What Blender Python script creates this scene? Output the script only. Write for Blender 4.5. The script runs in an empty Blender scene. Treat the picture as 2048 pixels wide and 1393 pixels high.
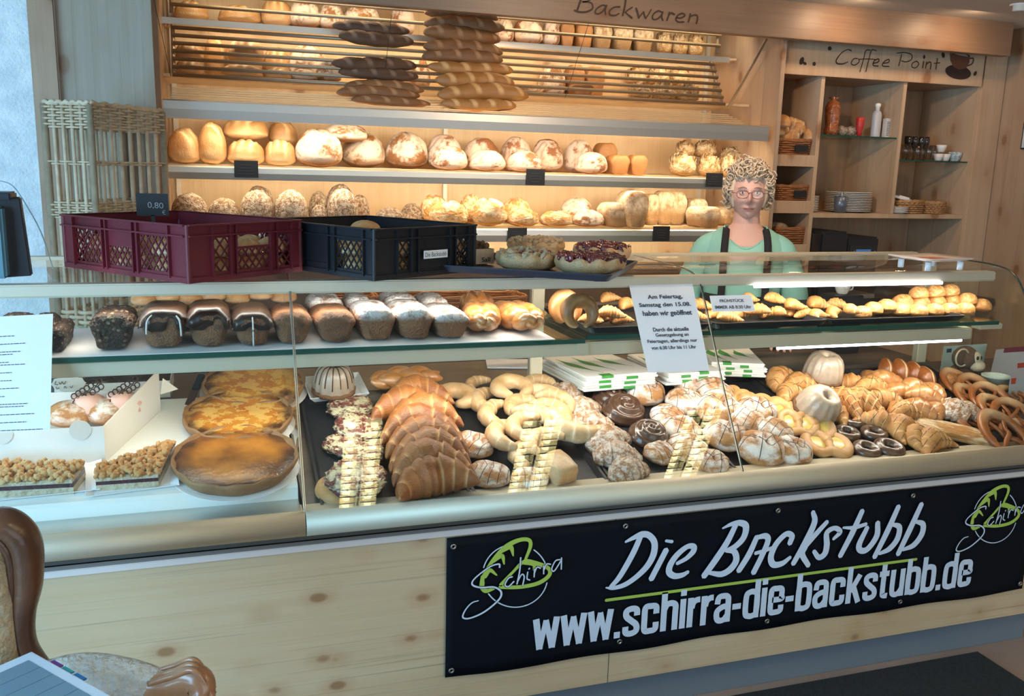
import bpy, bmesh, math, random
from mathutils import Vector, Matrix, noise, Euler
PI = math.pi
S = bpy.context.scene
COL = S.collection
# ------------------------------------------------------------ camera
W, H, FPX = 2048.0, 1393.0, 1800.0
_y, _p, _r = [math.radians(a) for a in (18.437, 11.397, 1.525)]
CP = Vector((0, 0, 1.62))
CF = Vector((math.sin(_y)*math.cos(_p), math.cos(_y)*math.cos(_p), -math.sin(_p)))
_R = Vector((math.cos(_y), -math.sin(_y), 0)); _U = _R.cross(CF)
CR = _R*math.cos(_r) + _U*math.sin(_r); CU = _U*math.cos(_r) - _R*math.sin(_r)
cam = bpy.data.cameras.new('camera'); camo = bpy.data.objects.new('camera', cam); COL.objects.link(camo)
M = Matrix((CR, CU, -CF)).transposed().to_4x4(); M.translation = CP
camo.matrix_world = M
cam.sensor_width = 36; cam.lens = FPX/W*36; cam.clip_start = .05; cam.clip_end = 60
S.camera = camo
# ------------------------------------------------------------ world, exposure
S.view_settings.view_transform = 'Standard'; S.view_settings.look = 'None'
S.view_settings.gamma = 1; S.view_settings.use_curve_mapping = False
S.view_settings.exposure = 0.03
wd = bpy.data.worlds.new('world'); S.world = wd; wd.use_nodes = True
wd.node_tree.nodes['Background'].inputs[0].default_value = (.88, .92, 1, 1)
wd.node_tree.nodes['Background'].inputs[1].default_value = .15
def area(name, loc, target, sx, sy, power, color):
    l = bpy.data.lights.new(name, 'AREA'); l.shape = 'RECTANGLE'; l.size = sx; l.size_y = sy
    l.energy = power; l.color = color
    o = bpy.data.objects.new(name, l); COL.objects.link(o); o.location = loc
    o.rotation_euler = (Vector(target)-Vector(loc)).to_track_quat('-Z', 'Y').to_euler()
    return o
area('window_daylight', (-2.75, .35, 1.5), (0, 2.4, 1.05), 2.2, 1.7, 175, (.34, .68, 1))
area('shop_window_daylight', (1.9, -3.0, 1.6), (1.5, 3, .8), 4.2, 2.0, 62, (.80, .93, 1))

# ------------------------------------------------------------ pixel of the photograph -> point on a real plane
def ray(px, py): return CF + CR*((px-W/2)/FPX) - CU*((py-H/2)/FPX)
def aty(px, py, Y):
    d = ray(px, py); return CP + d*(Y/d.y)
def atz(px, py, Z):
    d = ray(px, py); return CP + d*((Z-CP.z)/d.z)
def atp(px, py, P0, n):
    d = ray(px, py); return CP + d*((P0-CP).dot(n)/d.dot(n))
def depth(P): return (P-CP).dot(CF)
def metres(px, P): return px*depth(P)/FPX

# ------------------------------------------------------------ materials
def newmat(name):
    m = bpy.data.materials.new(name); m.use_nodes = True
    nt = m.node_tree; return m, nt, nt.nodes['Principled BSDF']
def nd(nt, t, **k):
    n = nt.nodes.new(t)
    for a, b in k.items():
        if a.startswith('i_'):
            key = a[2:]; key = int(key) if key.isdigit() else key
            n.inputs[key].default_value = b
        else: setattr(n, a, b)
    return n
def rgb(c): return (c[0], c[1], c[2], 1)
def mixc(nt, fac, a, b, blend='MIX'):
    n = nt.nodes.new('ShaderNodeMix'); n.data_type = 'RGBA'; n.blend_type = blend
    for s, v in ((n.inputs[0], fac), (n.inputs[6], a), (n.inputs[7], b)):
        if hasattr(v, 'is_linked') or hasattr(v, 'links'): nt.links.new(v, s)
        elif isinstance(v, (int, float)): s.default_value = v
        else: s.default_value = rgb(v)
    return n.outputs[2]
def ramp(nt, val, lo, hi):
    n = nt.nodes.new('ShaderNodeMapRange'); n.inputs[1].default_value = lo; n.inputs[2].default_value = hi
    nt.links.new(val, n.inputs[0]); return n.outputs[0]
def mathn(nt, op, a, b=None):
    n = nt.nodes.new('ShaderNodeMath'); n.operation = op
    for s, v in ((n.inputs[0], a), (n.inputs[1], b)):
        if v is None: continue
        if isinstance(v, (int, float)): s.default_value = v
        else: nt.links.new(v, s)
    return n.outputs[0]
def simple(name, c, rough=.5, metal=0, c2=None, scale=8, bump=0, bscale=60, coat=0, spec=.5, emis=None, es=0, space='Object'):
    m, nt, b = newmat(name)
    b.inputs['Base Color'].default_value = rgb(c); b.inputs['Roughness'].default_value = rough
    b.inputs['Metallic'].default_value = metal; b.inputs['Specular IOR Level'].default_value = spec
    if coat: b.inputs['Coat Weight'].default_value = coat; b.inputs['Coat Roughness'].default_value = .15
    tc = nd(nt, 'ShaderNodeTexCoord')
    if c2:
        n = nd(nt, 'ShaderNodeTexNoise', i_Scale=scale, i_Detail=5.0); nt.links.new(tc.outputs[space], n.inputs['Vector'])
        nt.links.new(mixc(nt, ramp(nt, n.outputs[0], .35, .65), c, c2), b.inputs['Base Color'])
    if bump:
        n = nd(nt, 'ShaderNodeTexNoise', i_Scale=bscale, i_Detail=4.0); nt.links.new(tc.outputs[space], n.inputs['Vector'])
        bp = nd(nt, 'ShaderNodeBump', i_Strength=bump, i_Distance=.02); nt.links.new(n.outputs[0], bp.inputs['Height']); nt.links.new(bp.outputs[0], b.inputs['Normal'])
    if emis:
        b.inputs['Emission Color'].default_value = rgb(emis); b.inputs['Emission Strength'].default_value = es
    return m
def wood(name, c, c2, axis='X', knots=True, knotc=(.22, .10, .04), rough=.42, grain=1.0, kscale=3.2):
    """knotty spruce: grain streaks along the axis and round knots"""
    m, nt, b = newmat(name); b.inputs['Roughness'].default_value = rough
    tc = nd(nt, 'ShaderNodeTexCoord')
    mp = nd(nt, 'ShaderNodeMapping')
    sc = {'X': (1.1, 9, 26), 'Z': (26, 9, 1.1), 'Y': (26, 1.1, 26)}[axis]
    mp.inputs['Scale'].default_value = sc; nt.links.new(tc.outputs['Object'], mp.inputs[0])
    n = nd(nt, 'ShaderNodeTexNoise', i_Scale=1.2, i_Detail=6.0, i_Distortion=.7); nt.links.new(mp.outputs[0], n.inputs['Vector'])
    mp2 = nd(nt, 'ShaderNodeMapping'); mp2.inputs['Scale'].default_value = tuple(a*4 if a > 5 else a for a in sc); nt.links.new(tc.outputs['Object'], mp2.inputs[0])
    n2 = nd(nt, 'ShaderNodeTexNoise', i_Scale=1.3, i_Detail=3.0, i_Distortion=.4); nt.links.new(mp2.outputs[0], n2.inputs['Vector'])
    c3 = tuple(a*.62 for a in c2)
    col = mixc(nt, ramp(nt, n.outputs[0], .3, .7), c, c2)
    col = mixc(nt, mathn(nt, 'MULTIPLY', ramp(nt, n2.outputs[0], .58, .75), .45*grain), col, c3)
    # broad blotches
    n3 = nd(nt, 'ShaderNodeTexNoise', i_Scale=1.4, i_Detail=2.0); nt.links.new(tc.outputs['Object'], n3.inputs['Vector'])
    col = mixc(nt, mathn(nt, 'MULTIPLY', ramp(nt, n3.outputs[0], .4, .7), .35), col, (c2[0]*.95, c2[1]*.8, c2[2]*.68))
    if knots:
        mk = nd(nt, 'ShaderNodeMapping'); mk.inputs['Scale'].default_value = {'X': (.6, 1, 1), 'Z': (1, 1, .6), 'Y': (1, .6, 1)}[axis]
        nt.links.new(tc.outputs['Object'], mk.inputs[0])
        v = nd(nt, 'ShaderNodeTexVoronoi', i_Scale=kscale*2.3, i_Randomness=1.0); nt.links.new(mk.outputs[0], v.inputs['Vector'])
        nk = nd(nt, 'ShaderNodeTexNoise', i_Scale=30.0); nt.links.new(tc.outputs['Object'], nk.inputs['Vector'])
        d = mathn(nt, 'ADD', v.outputs['Distance'], mathn(nt, 'MULTIPLY', nk.outputs[0], .05))
        k = ramp(nt, d, .185, .12)
        col = mixc(nt, mathn(nt, 'MULTIPLY', k, .75), col, knotc)
        k2 = ramp(nt, d, .40, .15)
        col = mixc(nt, mathn(nt, 'MULTIPLY', k2, .35), col, (c2[0]*.7, c2[1]*.45, c2[2]*.3))
    nt.links.new(col, b.inputs['Base Color'])
    bp = nd(nt, 'ShaderNodeBump', i_Strength=.12, i_Distance=.004); nt.links.new(n2.outputs[0], bp.inputs['Height']); nt.links.new(bp.outputs[0], b.inputs['Normal'])
    return m
def crust(name, c1, c2, cut, k=1.0, dk=.66, flour=0.0, fs=6.0, pale=None, rough=.5, bump=.35, bs=30, gloss=0, fcol=(.86, .80, .70), speck=None, spk=90, lo=.42, hi=.58, top=.25):
    """baked dough: two-tone crust, floury or sugared patches on the upper side, 'cut' vertex values show the crumb"""
    c1 = tuple(a*dk*(1, .92, .80)[i] for i, a in enumerate(c1)); c2 = tuple(a*dk*(1, .92, .80)[i] for i, a in enumerate(c2)); fs *= k; bs *= k
    m, nt, b = newmat(name); b.inputs['Roughness'].default_value = rough
    if gloss: b.inputs['Coat Weight'].default_value = gloss; b.inputs['Coat Roughness'].default_value = .25
    tc = nd(nt, 'ShaderNodeTexCoord')
    oi = nd(nt, 'ShaderNodeObjectInfo')
    vm = nd(nt, 'ShaderNodeVectorMath', operation='ADD'); nt.links.new(tc.outputs['Object'], vm.inputs[0])
    cb = nd(nt, 'ShaderNodeVectorMath', operation='SCALE'); cb.inputs['Scale'].default_value = 9.0; cb.inputs[0].default_value = (1, 1.7, .6)
    sc2 = nd(nt, 'ShaderNodeVectorMath', operation='SCALE'); nt.links.new(cb.outputs[0], sc2.inputs[0]); nt.links.new(oi.outputs['Random'], sc2.inputs['Scale'])
    nt.links.new(sc2.outputs[0], vm.inputs[1]); V = vm.outputs[0]
    n = nd(nt, 'ShaderNodeTexNoise', i_Scale=2.6*k, i_Detail=5.0); nt.links.new(V, n.inputs['Vector'])
    col = mixc(nt, ramp(nt, n.outputs[0], .33, .67), c1, c2)
    sep = nd(nt, 'ShaderNodeSeparateXYZ'); nt.links.new(tc.outputs['Generated'], sep.inputs[0]); gz = sep.outputs[2]
    if pale: col = mixc(nt, mathn(nt, 'MULTIPLY', ramp(nt, gz, .42, .08), .8), col, pale)
    at = nd(nt, 'ShaderNodeAttribute', attribute_name='cut')
    col = mixc(nt, at.outputs['Fac'], col, cut)
    if flour:
        nf = nd(nt, 'ShaderNodeTexNoise', i_Scale=fs, i_Detail=6.0, i_Roughness=.65); nt.links.new(V, nf.inputs['Vector'])
        f = mathn(nt, 'MULTIPLY', ramp(nt, nf.outputs[0], lo, hi), flour)
        f = mathn(nt, 'MULTIPLY', f, ramp(nt, gz, top-.12, top+.12))
        f = mathn(nt, 'MULTIPLY', f, mathn(nt, 'SUBTRACT', 1.0, mathn(nt, 'MULTIPLY', at.outputs['Fac'], .8)))
        col = mixc(nt, f, col, fcol)
    if speck:
        v = nd(nt, 'ShaderNodeTexVoronoi', i_Scale=float(spk)*.25*k); nt.links.new(V, v.inputs['Vector'])
        col = mixc(nt, mathn(nt, 'MULTIPLY', ramp(nt, v.outputs['Distance'], .36, .2), .85), col, speck)
    nt.links.new(col, b.inputs['Base Color'])
    nb = nd(nt, 'ShaderNodeTexNoise', i_Scale=float(bs), i_Detail=4.0); nt.links.new(V, nb.inputs['Vector'])
    bp = nd(nt, 'ShaderNodeBump', i_Strength=bump, i_Distance=.05); nt.links.new(nb.outputs[0], bp.inputs['Height']); nt.links.new(bp.outputs[0], b.inputs['Normal'])
    return m
def glassm(name, tint=(.93, .98, .96), refl=1.0, rough=.0, ior=1.5):
    """thin clear sheet: passes light, reflects by Fresnel"""
    m = bpy.data.materials.new(name); m.use_nodes = True; nt = m.node_tree; nt.nodes.clear()
    o = nd(nt, 'ShaderNodeOutputMaterial'); t = nd(nt, 'ShaderNodeBsdfTransparent'); g = nd(nt, 'ShaderNodeBsdfGlossy', i_Roughness=rough)
    t.inputs[0].default_value = rgb(tint); f = nd(nt, 'ShaderNodeLayerWeight', i_Blend=.5); mx = nd(nt, 'ShaderNodeMixShader')
    fr = mathn(nt, 'ADD', mathn(nt, 'MULTIPLY', mathn(nt, 'POWER', f.outputs['Facing'], 5.0), .85), .045*refl)
    nt.links.new(fr, mx.inputs[0]); nt.links.new(t.outputs[0], mx.inputs[1]); nt.links.new(g.outputs[0], mx.inputs[2]); nt.links.new(mx.outputs[0], o.inputs[0])
    return m
m_spruce = wood('spruce_horizontal', (.62, .49, .32), (.57, .42, .25), 'X', kscale=4.4, grain=1.5)
m_sprucev = wood('spruce_vertical', (.47, .33, .22), (.39, .26, .165), 'Z')
m_cool = wood('spruce_side_panel', (.40, .34, .27), (.33, .28, .21), 'Z', kscale=2.6)
m_sprucel = wood('spruce_light', (.27, .175, .11), (.22, .135, .085), 'X', kscale=2.6)
m_darkdeck = wood('grey_oak_worktop', (.11, .088, .074), (.07, .056, .048), 'X', knots=False, grain=2)
m_plaster = simple('white_plaster', (.84, .87, .88), .9, c2=(.66, .71, .74), scale=14, bump=.4, bscale=90)
m_ceiling = simple('ceiling_paint', (.62, .57, .50), .9)
m_floor = simple('terracotta_tiles', (.42, .30, .25), .45, c2=(.36, .25, .21), scale=3)
m_steel = simple('brushed_aluminium', (.58, .56, .52), .32, 1, bump=.03, bscale=200)
m_steelw = simple('champagne_aluminium', (.62, .56, .43), .55, .6)
m_lip = simple('shelf_lip_aluminium', (.56, .55, .52), .36, .8)
m_trim = simple('pale_trim_strip', (.76, .67, .62), .5)
m_white = simple('white_enamel', (.86, .85, .80), .25, coat=.3)
m_paper = simple('white_paper', (.84, .84, .86), .8)
m_card = simple('white_cardboard', (.80, .76, .70), .8)
m_ink = simple('black_ink', (.03, .03, .035), .8)
m_inkb = simple('dark_blue_ink', (.05, .06, .09), .8)
m_blackpl = simple('black_plastic', (.018, .019, .024), .35)
m_tray = simple('black_baking_tray', (.010, .011, .015), .45, 0, c2=(.017, .018, .022), scale=30, spec=.3)
m_slate = simple('black_price_tag', (.012, .013, .016), .6)
m_red = simple('wine_red_plastic', (.15, .014, .024), .42, c2=(.12, .011, .020), scale=6)
m_crateb = simple('black_crate_plastic', (.011, .011, .014), .42)
m_toe = simple('grey_blue_plinth', (.17, .20, .235), .6)
m_rubber = simple('black_mat', (.018, .022, .026), .9, c2=(.03, .036, .04), scale=120, bump=.6, bscale=300)
m_banner = simple('black_banner_vinyl', (.004, .006, .010), .6, spec=.12)
m_btext = simple('banner_white_print', (.62, .70, .82), .55)
m_green = simple('banner_green_print', (.40, .56, .09), .55)
m_glass = glassm('case_glass')
m_glassg = simple('green_glass_edge', (.01, .07, .05), .08)
m_glass2 = glassm('clear_glass', (.97, .98, .98), 1.3)
m_tube = simple('led_tube', (1, 1, 1), .4, emis=(.90, .90, 1), es=9)
m_warm = simple('warm_strip_lamp', (1, .8, .5), .4, emis=(1, .62, .26), es=8)
m_lampg = simple('ceiling_lamp_glow', (1, 1, .9), .4, emis=(1, .90, .52), es=26)
m_wick = simple('pale_willow', (.66, .54, .38), .6, c2=(.54, .42, .28), scale=30)
m_wick2 = simple('brown_willow', (.36, .15, .055), .55, c2=(.27, .10, .035), scale=30)
m_wick3 = simple('honey_willow', (.50, .29, .13), .55, c2=(.38, .20, .08), scale=30)
m_porc = simple('white_porcelain', (.78, .76, .73), .18, coat=.4)
m_choc = simple('dark_chocolate', (.035, .014, .008), .40, coat=.15)
m_chocm = simple('milk_chocolate_glaze', (.10, .048, .028), .25, c2=(.075, .034, .02), scale=4, coat=.5, bump=.1, bscale=9)
m_icing = simple('white_icing', (.70, .66, .60), .3, coat=.4)
# ------------------------------------------------------------ object helpers
def link(o, parent=None):
    COL.objects.link(o)
    if parent: o.parent = parent
    return o
def empty(name, loc, rz=0, label=None, cat=None, group=None):
    o = bpy.data.objects.new(name, None); o.empty_display_size = .1; COL.objects.link(o)
    o.location = loc; o.rotation_euler = (0, 0, rz)
    return tag(o, label, cat, group)
def tag(o, label=None, cat=None, group=None, kind=None):
    if label: o['label'] = label
    if cat: o['category'] = cat
    if group: o['group'] = group
    if kind: o['kind'] = kind
    return o
def mo(name, me, mat=None, parent=None, loc=None, rot=None, scale=None):
    if mat is not None:
        me.materials.clear()
        for m in (mat if isinstance(mat, (list, tuple)) else [mat]): me.materials.append(m)
    o = bpy.data.objects.new(name, me); link(o, parent)
    if loc is not None: o.location = loc
    if rot is not None: o.rotation_euler = rot
    if scale is not None: o.scale = scale
    return o
def bmo(name, bm, mat, parent=None, smooth=False, bev=0, **k):
    if bev: bmesh.ops.bevel(bm, geom=bm.edges[:], offset=bev, segments=2, affect='EDGES', clamp_overlap=True)
    me = bpy.data.meshes.new(name); bm.to_mesh(me); bm.free()
    if smooth:
        for p in me.polygons: p.use_smooth = True
    return mo(name, me, mat, parent, **k)
def box(bm, x0, x1, y0, y1, z0, z1, mat=None):
    M_ = Matrix.Translation(((x0+x1)/2, (y0+y1)/2, (z0+z1)/2)) @ Matrix.Diagonal((abs(x1-x0), abs(y1-y0), abs(z1-z0), 1))
    if mat is not None: M_ = mat @ M_
    return bmesh.ops.create_cube(bm, size=1, matrix=M_)
def boxo(name, x0, x1, y0, y1, z0, z1, m, parent=None, bev=.0015):
    bm = bmesh.new(); box(bm, x0, x1, y0, y1, z0, z1)
    return bmo(name, bm, m, parent, bev=bev)
def bar(bm, a, b, r, n=8, r2=None):
    a, b = Vector(a), Vector(b); d = b-a; L = d.length
    if L < 1e-6: return
    q = d.to_track_quat('Z', 'Y').to_matrix().to_4x4()
    bmesh.ops.create_cone(bm, cap_ends=True, segments=n, radius1=r, radius2=r if r2 is None else r2, depth=L, matrix=Matrix.Translation((a+b)/2) @ q)
def beam(bm, a, b, w, t):
    """flat bar between two points: w in the drawing plane (X-Z), t thick"""
    a, b = Vector(a), Vector(b); d = b-a
    q = d.to_track_quat('Z', 'Y').to_matrix().to_4x4()
    bmesh.ops.create_cube(bm, size=1, matrix=Matrix.Translation((a+b)/2) @ q @ Matrix.Diagonal((w, t, d.length, 1)))
def catmull(P, n=6, closed=False):
    P = [Vector(p) for p in P]; out = []
    N = len(P); rng = N if closed else N-1
    for i in range(rng):
        p0 = P[(i-1) % N] if closed or i > 0 else P[0]*2-P[1]
        p1, p2 = P[i], P[(i+1) % N]
        p3 = P[(i+2) % N] if closed or i < N-2 else P[-1]*2-P[-2]
        for k in range(n):
            t = k/n
            out.append(.5*((2*p1)+(p2-p0)*t+(2*p0-5*p1+4*p2-p3)*t*t+(3*p1-p0-3*p2+p3)*t**3))
    if not closed: out.append(P[-1])
    return out
def tube(bm, pts, rad, M_=10, flat=1.0, closed=False, up=(0, 0, 1), cut=None, lay=None, capr=True):
    """swept tube; rad = number or function(t); flat squashes it along 'up'"""
    pts = [Vector(p) for p in pts]; N = len(pts); up = Vector(up); rings = []
    for i, p in enumerate(pts):
        if closed: t = pts[(i+1) % N]-pts[i-1]
        else: t = pts[min(i+1, N-1)]-pts[max(i-1, 0)]
        t.normalize(); s = t.cross(up)
        if s.length < 1e-4: s = t.cross(Vector((1, 0, 0)))
        s.normalize(); u = s.cross(t).normalized()
        tt = i/(N if closed else N-1); r = rad(tt) if callable(rad) else rad
        ring = []
        for k in range(M_):
            a = 2*PI*k/M_
            v = bm.verts.new(p+s*(math.cos(a)*r)+u*(math.sin(a)*r*flat))
            if lay: v[lay] = cut(tt, a) if cut else 0
            ring.append(v)
        rings.append(ring)
    for i in range(N if closed else N-1):
        A, B = rings[i], rings[(i+1) % N]
        for k in range(M_): bm.faces.new((A[k], A[(k+1) % M_], B[(k+1) % M_], B[k]))
    if not closed and capr:
        for R_, rev in ((rings[0], False), (rings[-1], True)):
            try: bm.faces.new(R_ if rev else R_[::-1])
            except ValueError: pass
def lathe(bm, prof, n=32, flute=0, fd=0, M_=None):
    rings = []
    for r, z in prof:
        ring = []
        for k in range(n):
            a = 2*PI*k/n; rr = r*(1+fd*math.cos(flute*a)) if flute else r
            v = Vector((rr*math.cos(a), rr*math.sin(a), z))
            ring.append(bm.verts.new(M_ @ v if M_ else v))
        rings.append(ring)
    for A, B in zip(rings, rings[1:]):
        for k in range(n): bm.faces.new((A[k], A[(k+1) % n], B[(k+1) % n], B[k]))
    for R_ in (rings[0][::-1], rings[-1]):
        try: bm.faces.new(R_)
        except ValueError: pass
def normalise(bm):
    """fit to x,y in -.5..5 and z in 0..1 (unit box), keeps the pure shape; returns size"""
    xs = [v.co.x for v in bm.verts]; ys = [v.co.y for v in bm.verts]; zs = [v.co.z for v in bm.verts]
    sx, sy, sz = max(xs)-min(xs), max(ys)-min(ys), max(zs)-min(zs); cx, cy, z0 = (max(xs)+min(xs))/2, (max(ys)+min(ys))/2, min(zs)
    for v in bm.verts: v.co = Vector(((v.co.x-cx)/sx, (v.co.y-cy)/sy, (v.co.z-z0)/sz))
    return sx, sy, sz
SHAPE = {}
def shape(key, bm, mat):
    dims = normalise(bm); me = bpy.data.meshes.new(key.split('/')[0])
    bmesh.ops.recalc_face_normals(bm, faces=bm.faces[:])
    bm.to_mesh(me); bm.free()
    for p in me.polygons: p.use_smooth = True
    me.materials.append(mat); SHAPE[key] = (me, dims); return me
def nz3(v, s, seed): return noise.noise(Vector((v[0]*s+seed*7.3, v[1]*s-seed*3.1, v[2]*s+seed)))
def blob(seed, p=2.2, n=.05, ns=2.2, slashes=(), flatb=.45, nu=44, nv=26, L=1.0, Wd=1.0, Ht=.7, fine=0, cracks=0):
    bm = bmesh.new(); lay = bm.verts.layers.float.new('cut'); rows = []
    def sp(c, e): return math.copysign(abs(c)**(2/e), c)
    for j in range(nv+1):
        ph = -PI/2+PI*j/nv; row = []
        for i in range(nu):
            th = 2*PI*i/nu
            v = Vector((sp(math.cos(ph), p)*sp(math.cos(th), p), sp(math.cos(ph), p)*sp(math.sin(th), p), sp(math.sin(ph), p)))
            r = 1+n*nz3(v, ns, seed)+(fine*nz3(v, ns*4, seed+5) if fine else 0)
            c = 0.0
            if v.z > 0:
                for ang, off, ln, wd, dp in slashes:
                    u = v.x*math.cos(ang)+v.y*math.sin(ang); w = -v.x*math.sin(ang)+v.y*math.cos(ang)-off+.04*math.sin(u*5+seed)
                    if abs(u) < ln and abs(w) < wd*1.8:
                        k = (1-(abs(u)/ln)**2)
                        if abs(w) < wd: q = (1-(w/wd)**2)*k; r -= dp*q; c = max(c, min(1, q*1.6))
                        else: r += dp*.35*k*(1-abs(abs(w)/wd-1.4)/.4)
                if cracks:
                    q = abs(nz3(v, cracks, seed+9)); q = max(0, 1-q/.09)
                    r -= .05*q; c = max(c, q*.9)
            z = v.z*r
            if z < 0: z *= flatb
            vv = bm.verts.new((v.x*r*L, v.y*r*Wd, z*Ht)); vv[lay] = c; row.append(vv)
        rows.append(row)
    for A, B in zip(rows, rows[1:]):
        for k in range(nu): bm.faces.new((A[k], A[(k+1) % nu], B[(k+1) % nu], B[k]))
    bmesh.ops.remove_doubles(bm, verts=bm.verts[:], dist=1e-5)
    return bm
def tin(seed, L=1.6, Wd=.7, Ht=.8, bulge=.14, slashes=(), n=.03, fine=0.0):
    """tin loaf: straight flared sides, domed crown that overhangs a little; long axis y"""
    bm = bmesh.new(); lay = bm.verts.layers.float.new('cut'); NY, NA = 30, 40; rings = []
    for j in range(NY+1):
        t = -1+2*j/NY; e = (1-abs(t)**7)**.5 if abs(t) < 1 else 0.0
        ring = []
        for k in range(NA):
            a = 2*PI*k/NA; ca, sa = math.cos(a), math.sin(a)
            x = math.copysign(abs(ca)**.45, ca); z = math.copysign(abs(sa)**(.45 if sa < 0 else .8), sa)
            xw = x*(.90+.06*max(-1, min(1, z*1.6)))+bulge*x*math.exp(-((z-.35)/.42)**2)
            v = Vector((xw*Wd*(.55+.45*e), t*L*.98, z*Ht*(.6+.4*e if z > 0 else .93+.07*e)))
            q = 1+n*nz3(v, 2.2, seed)+(fine*nz3(v, 9, seed+3) if z > .1 else 0); c = 0
            if z > .35:
                for off, wd, dp in slashes:
                    w = v.x/Wd-off+.05*math.sin(v.y*3+seed)
                    if abs(w) < wd and abs(t) < .85: g = (1-(w/wd)**2); v.z -= dp*g*Ht; c = max(c, g)
            vv = bm.verts.new(v*q); vv[lay] = c; ring.append(vv)
        rings.append(ring)
    for A, B in zip(rings, rings[1:]):
        for k in range(NA): bm.faces.new((A[k], A[(k+1) % NA], B[(k+1) % NA], B[k]))
    bm.faces.new(rings[0][::-1]); bm.faces.new(rings[-1])
    return bm
def croissant(seed, bend=1.0, ridges=9, R=.3, sharp=.20, N=84, tip=.07, flat=.9):
    """crescent: rolled dough with stepped layers, thick middle, pointed ends"""
    bm = bmesh.new(); lay = bm.verts.layers.float.new('cut'); rnd = random.Random(seed)
    ph = rnd.uniform(0, .3)
    pts = []
    for i in range(N+1):
        t = i/N; a = (t-.5)*2
        x = math.sin(a*bend)/max(bend, .01); y = -(1-math.cos(a*bend))/max(bend, .01)*1.05
        pts.append((x, y, .03*math.sin(6*t+seed)))
    def saw(t):
        s = abs(t-.5)*2*ridges/2+ph; return s % 1.0
    def rad(t):
        e = max(0.0, math.sin(PI*min(max(t, .0), 1)))**.9
        return max(.02, R*(tip+(1-tip)*e)*(1-sharp*saw(t)) if 0 < t < 1 else .02)
    def cut(t, a):
        s = saw(t); q = max(0, (s-.72)/.28); return q*.75
    tube(bm, pts, rad, 16, flat, lay=lay, cut=cut)
    for v in bm.verts:
        v.co += v.co.normalized()*.03*nz3(v.co, 3, seed)
        if v.co.z < -.1: v.co.z = -.1+(v.co.z+.1)*.55
    return bm
def ringbread(seed, R=.62, r=.3, gap=0, N=56, flat=.8, fat=.25, n=.03):
    bm = bmesh.new(); lay = bm.verts.layers.float.new('cut')
    a0 = gap; pts = [(R*math.sin(a0+(2*PI-2*a0)*i/N), -R*math.cos(a0+(2*PI-2*a0)*i/N), 0) for i in range(N+(1 if gap else 0))]
    def rad(t):
        q = r*(1-fat*abs(t-.5)*2)
        if gap: q *= min(1, (max(0, math.sin(PI*t)))**.35+.15)
        return q
    tube(bm, pts, rad, 16, flat, closed=(gap == 0), lay=lay, cut=lambda t, a: 0)
    for v in bm.verts:
        v.co += Vector((1, 1, .6))*n*nz3(v.co, 2.5, seed)
        if v.co.z < -.08: v.co.z = -.08+(v.co.z+.08)*.6
    return bm
def pretzel(seed, r=.15):
    bm = bmesh.new(); lay = bm.verts.layers.float.new('cut')
    P = [(.42, -.50, .06), (.20, -.18, .05), (0, .08, .16), (-.22, .25, .03), (-.62, .52, 0), (-.88, .30, 0), (-.90, -.12, 0), (-.62, -.60, 0), (0, -.86, 0),
         (.62, -.60, 0), (.90, -.12, 0), (.88, .30, 0), (.62, .52, 0), (.22, .25, .05), (0, .08, -.05), (-.20, -.18, .05), (-.42, -.50, .06)]
    P = [(a, -b, c) for a, b, c in P]; pts = catmull(P, 8)
    tube(bm, pts, lambda t: r*(.55+.95*math.exp(-((t-.5)/.2)**2)), 12, .8, lay=lay, cut=lambda t, a: max(0, 1-abs(t-.5)/.09)*max(0, math.sin(a))**2*.9)
    return bm
def braid(seed, L=1.3, r=.22, amp=.26, turns=2.0, N=90):
    bm = bmesh.new(); lay = bm.verts.layers.float.new('cut')
    for s in range(3):
        pts = []
        for i in range(N+1):
            t = i/N; th = t*turns*2*PI+s*2*PI/3; e = max(.12, math.sin(PI*(.04+.92*t))**.5)
            pts.append(((t-.5)*2*L, amp*math.sin(th)*e, .12*math.sin(2*th)*e+.1))
        tube(bm, pts, lambda t: r*max(.25, math.sin(PI*(.04+.92*t))**.5), 12, .9, lay=lay, cut=lambda t, a: 0)
    return bm
def baguette(seed, L=1.0, r=.115, cuts=4, bend=.05, N=90):
    bm = bmesh.new(); lay = bm.verts.layers.float.new('cut'); rings = []; M_ = 22
    for i in range(N+1):
        t = i/N; x = (t-.5)*2*L; e = max(0, 1-abs(2*t-1)**3.2)**.55*(1+.05*math.sin(t*cuts*PI*2+seed)); ring = []
        for k in range(M_):
            a = 2*PI*k/M_; ca, sa = math.cos(a), math.sin(a)
            c = 0; q = 1
            f = (t*cuts*1.05-.03+ca*.32) % 1.0; inside = .07 < t < .93
            if sa > .05 and inside:
                w = abs(f-.5)
                if w < .17: g = (1-(w/.17)**2)*min(1, sa*2); q -= .06*g; c = g
                elif w < .24: q += .03
            y = ca*r*e*q*1.1; z = sa*r*e*q*(.9 if sa > 0 else .6)
            v = bm.verts.new((x, y+bend*math.sin(t*PI*2+seed), z+bend*.5*math.sin(t*5+seed))); v[lay] = min(1, c*1.2); ring.append(v)
        rings.append(ring)
    for A, B in zip(rings, rings[1:]):
        for k in range(M_): bm.faces.new((A[k], A[(k+1) % M_], B[(k+1) % M_], B[k]))
    bm.faces.new(rings[0][::-1]); bm.faces.new(rings[-1])
    return bm
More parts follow.
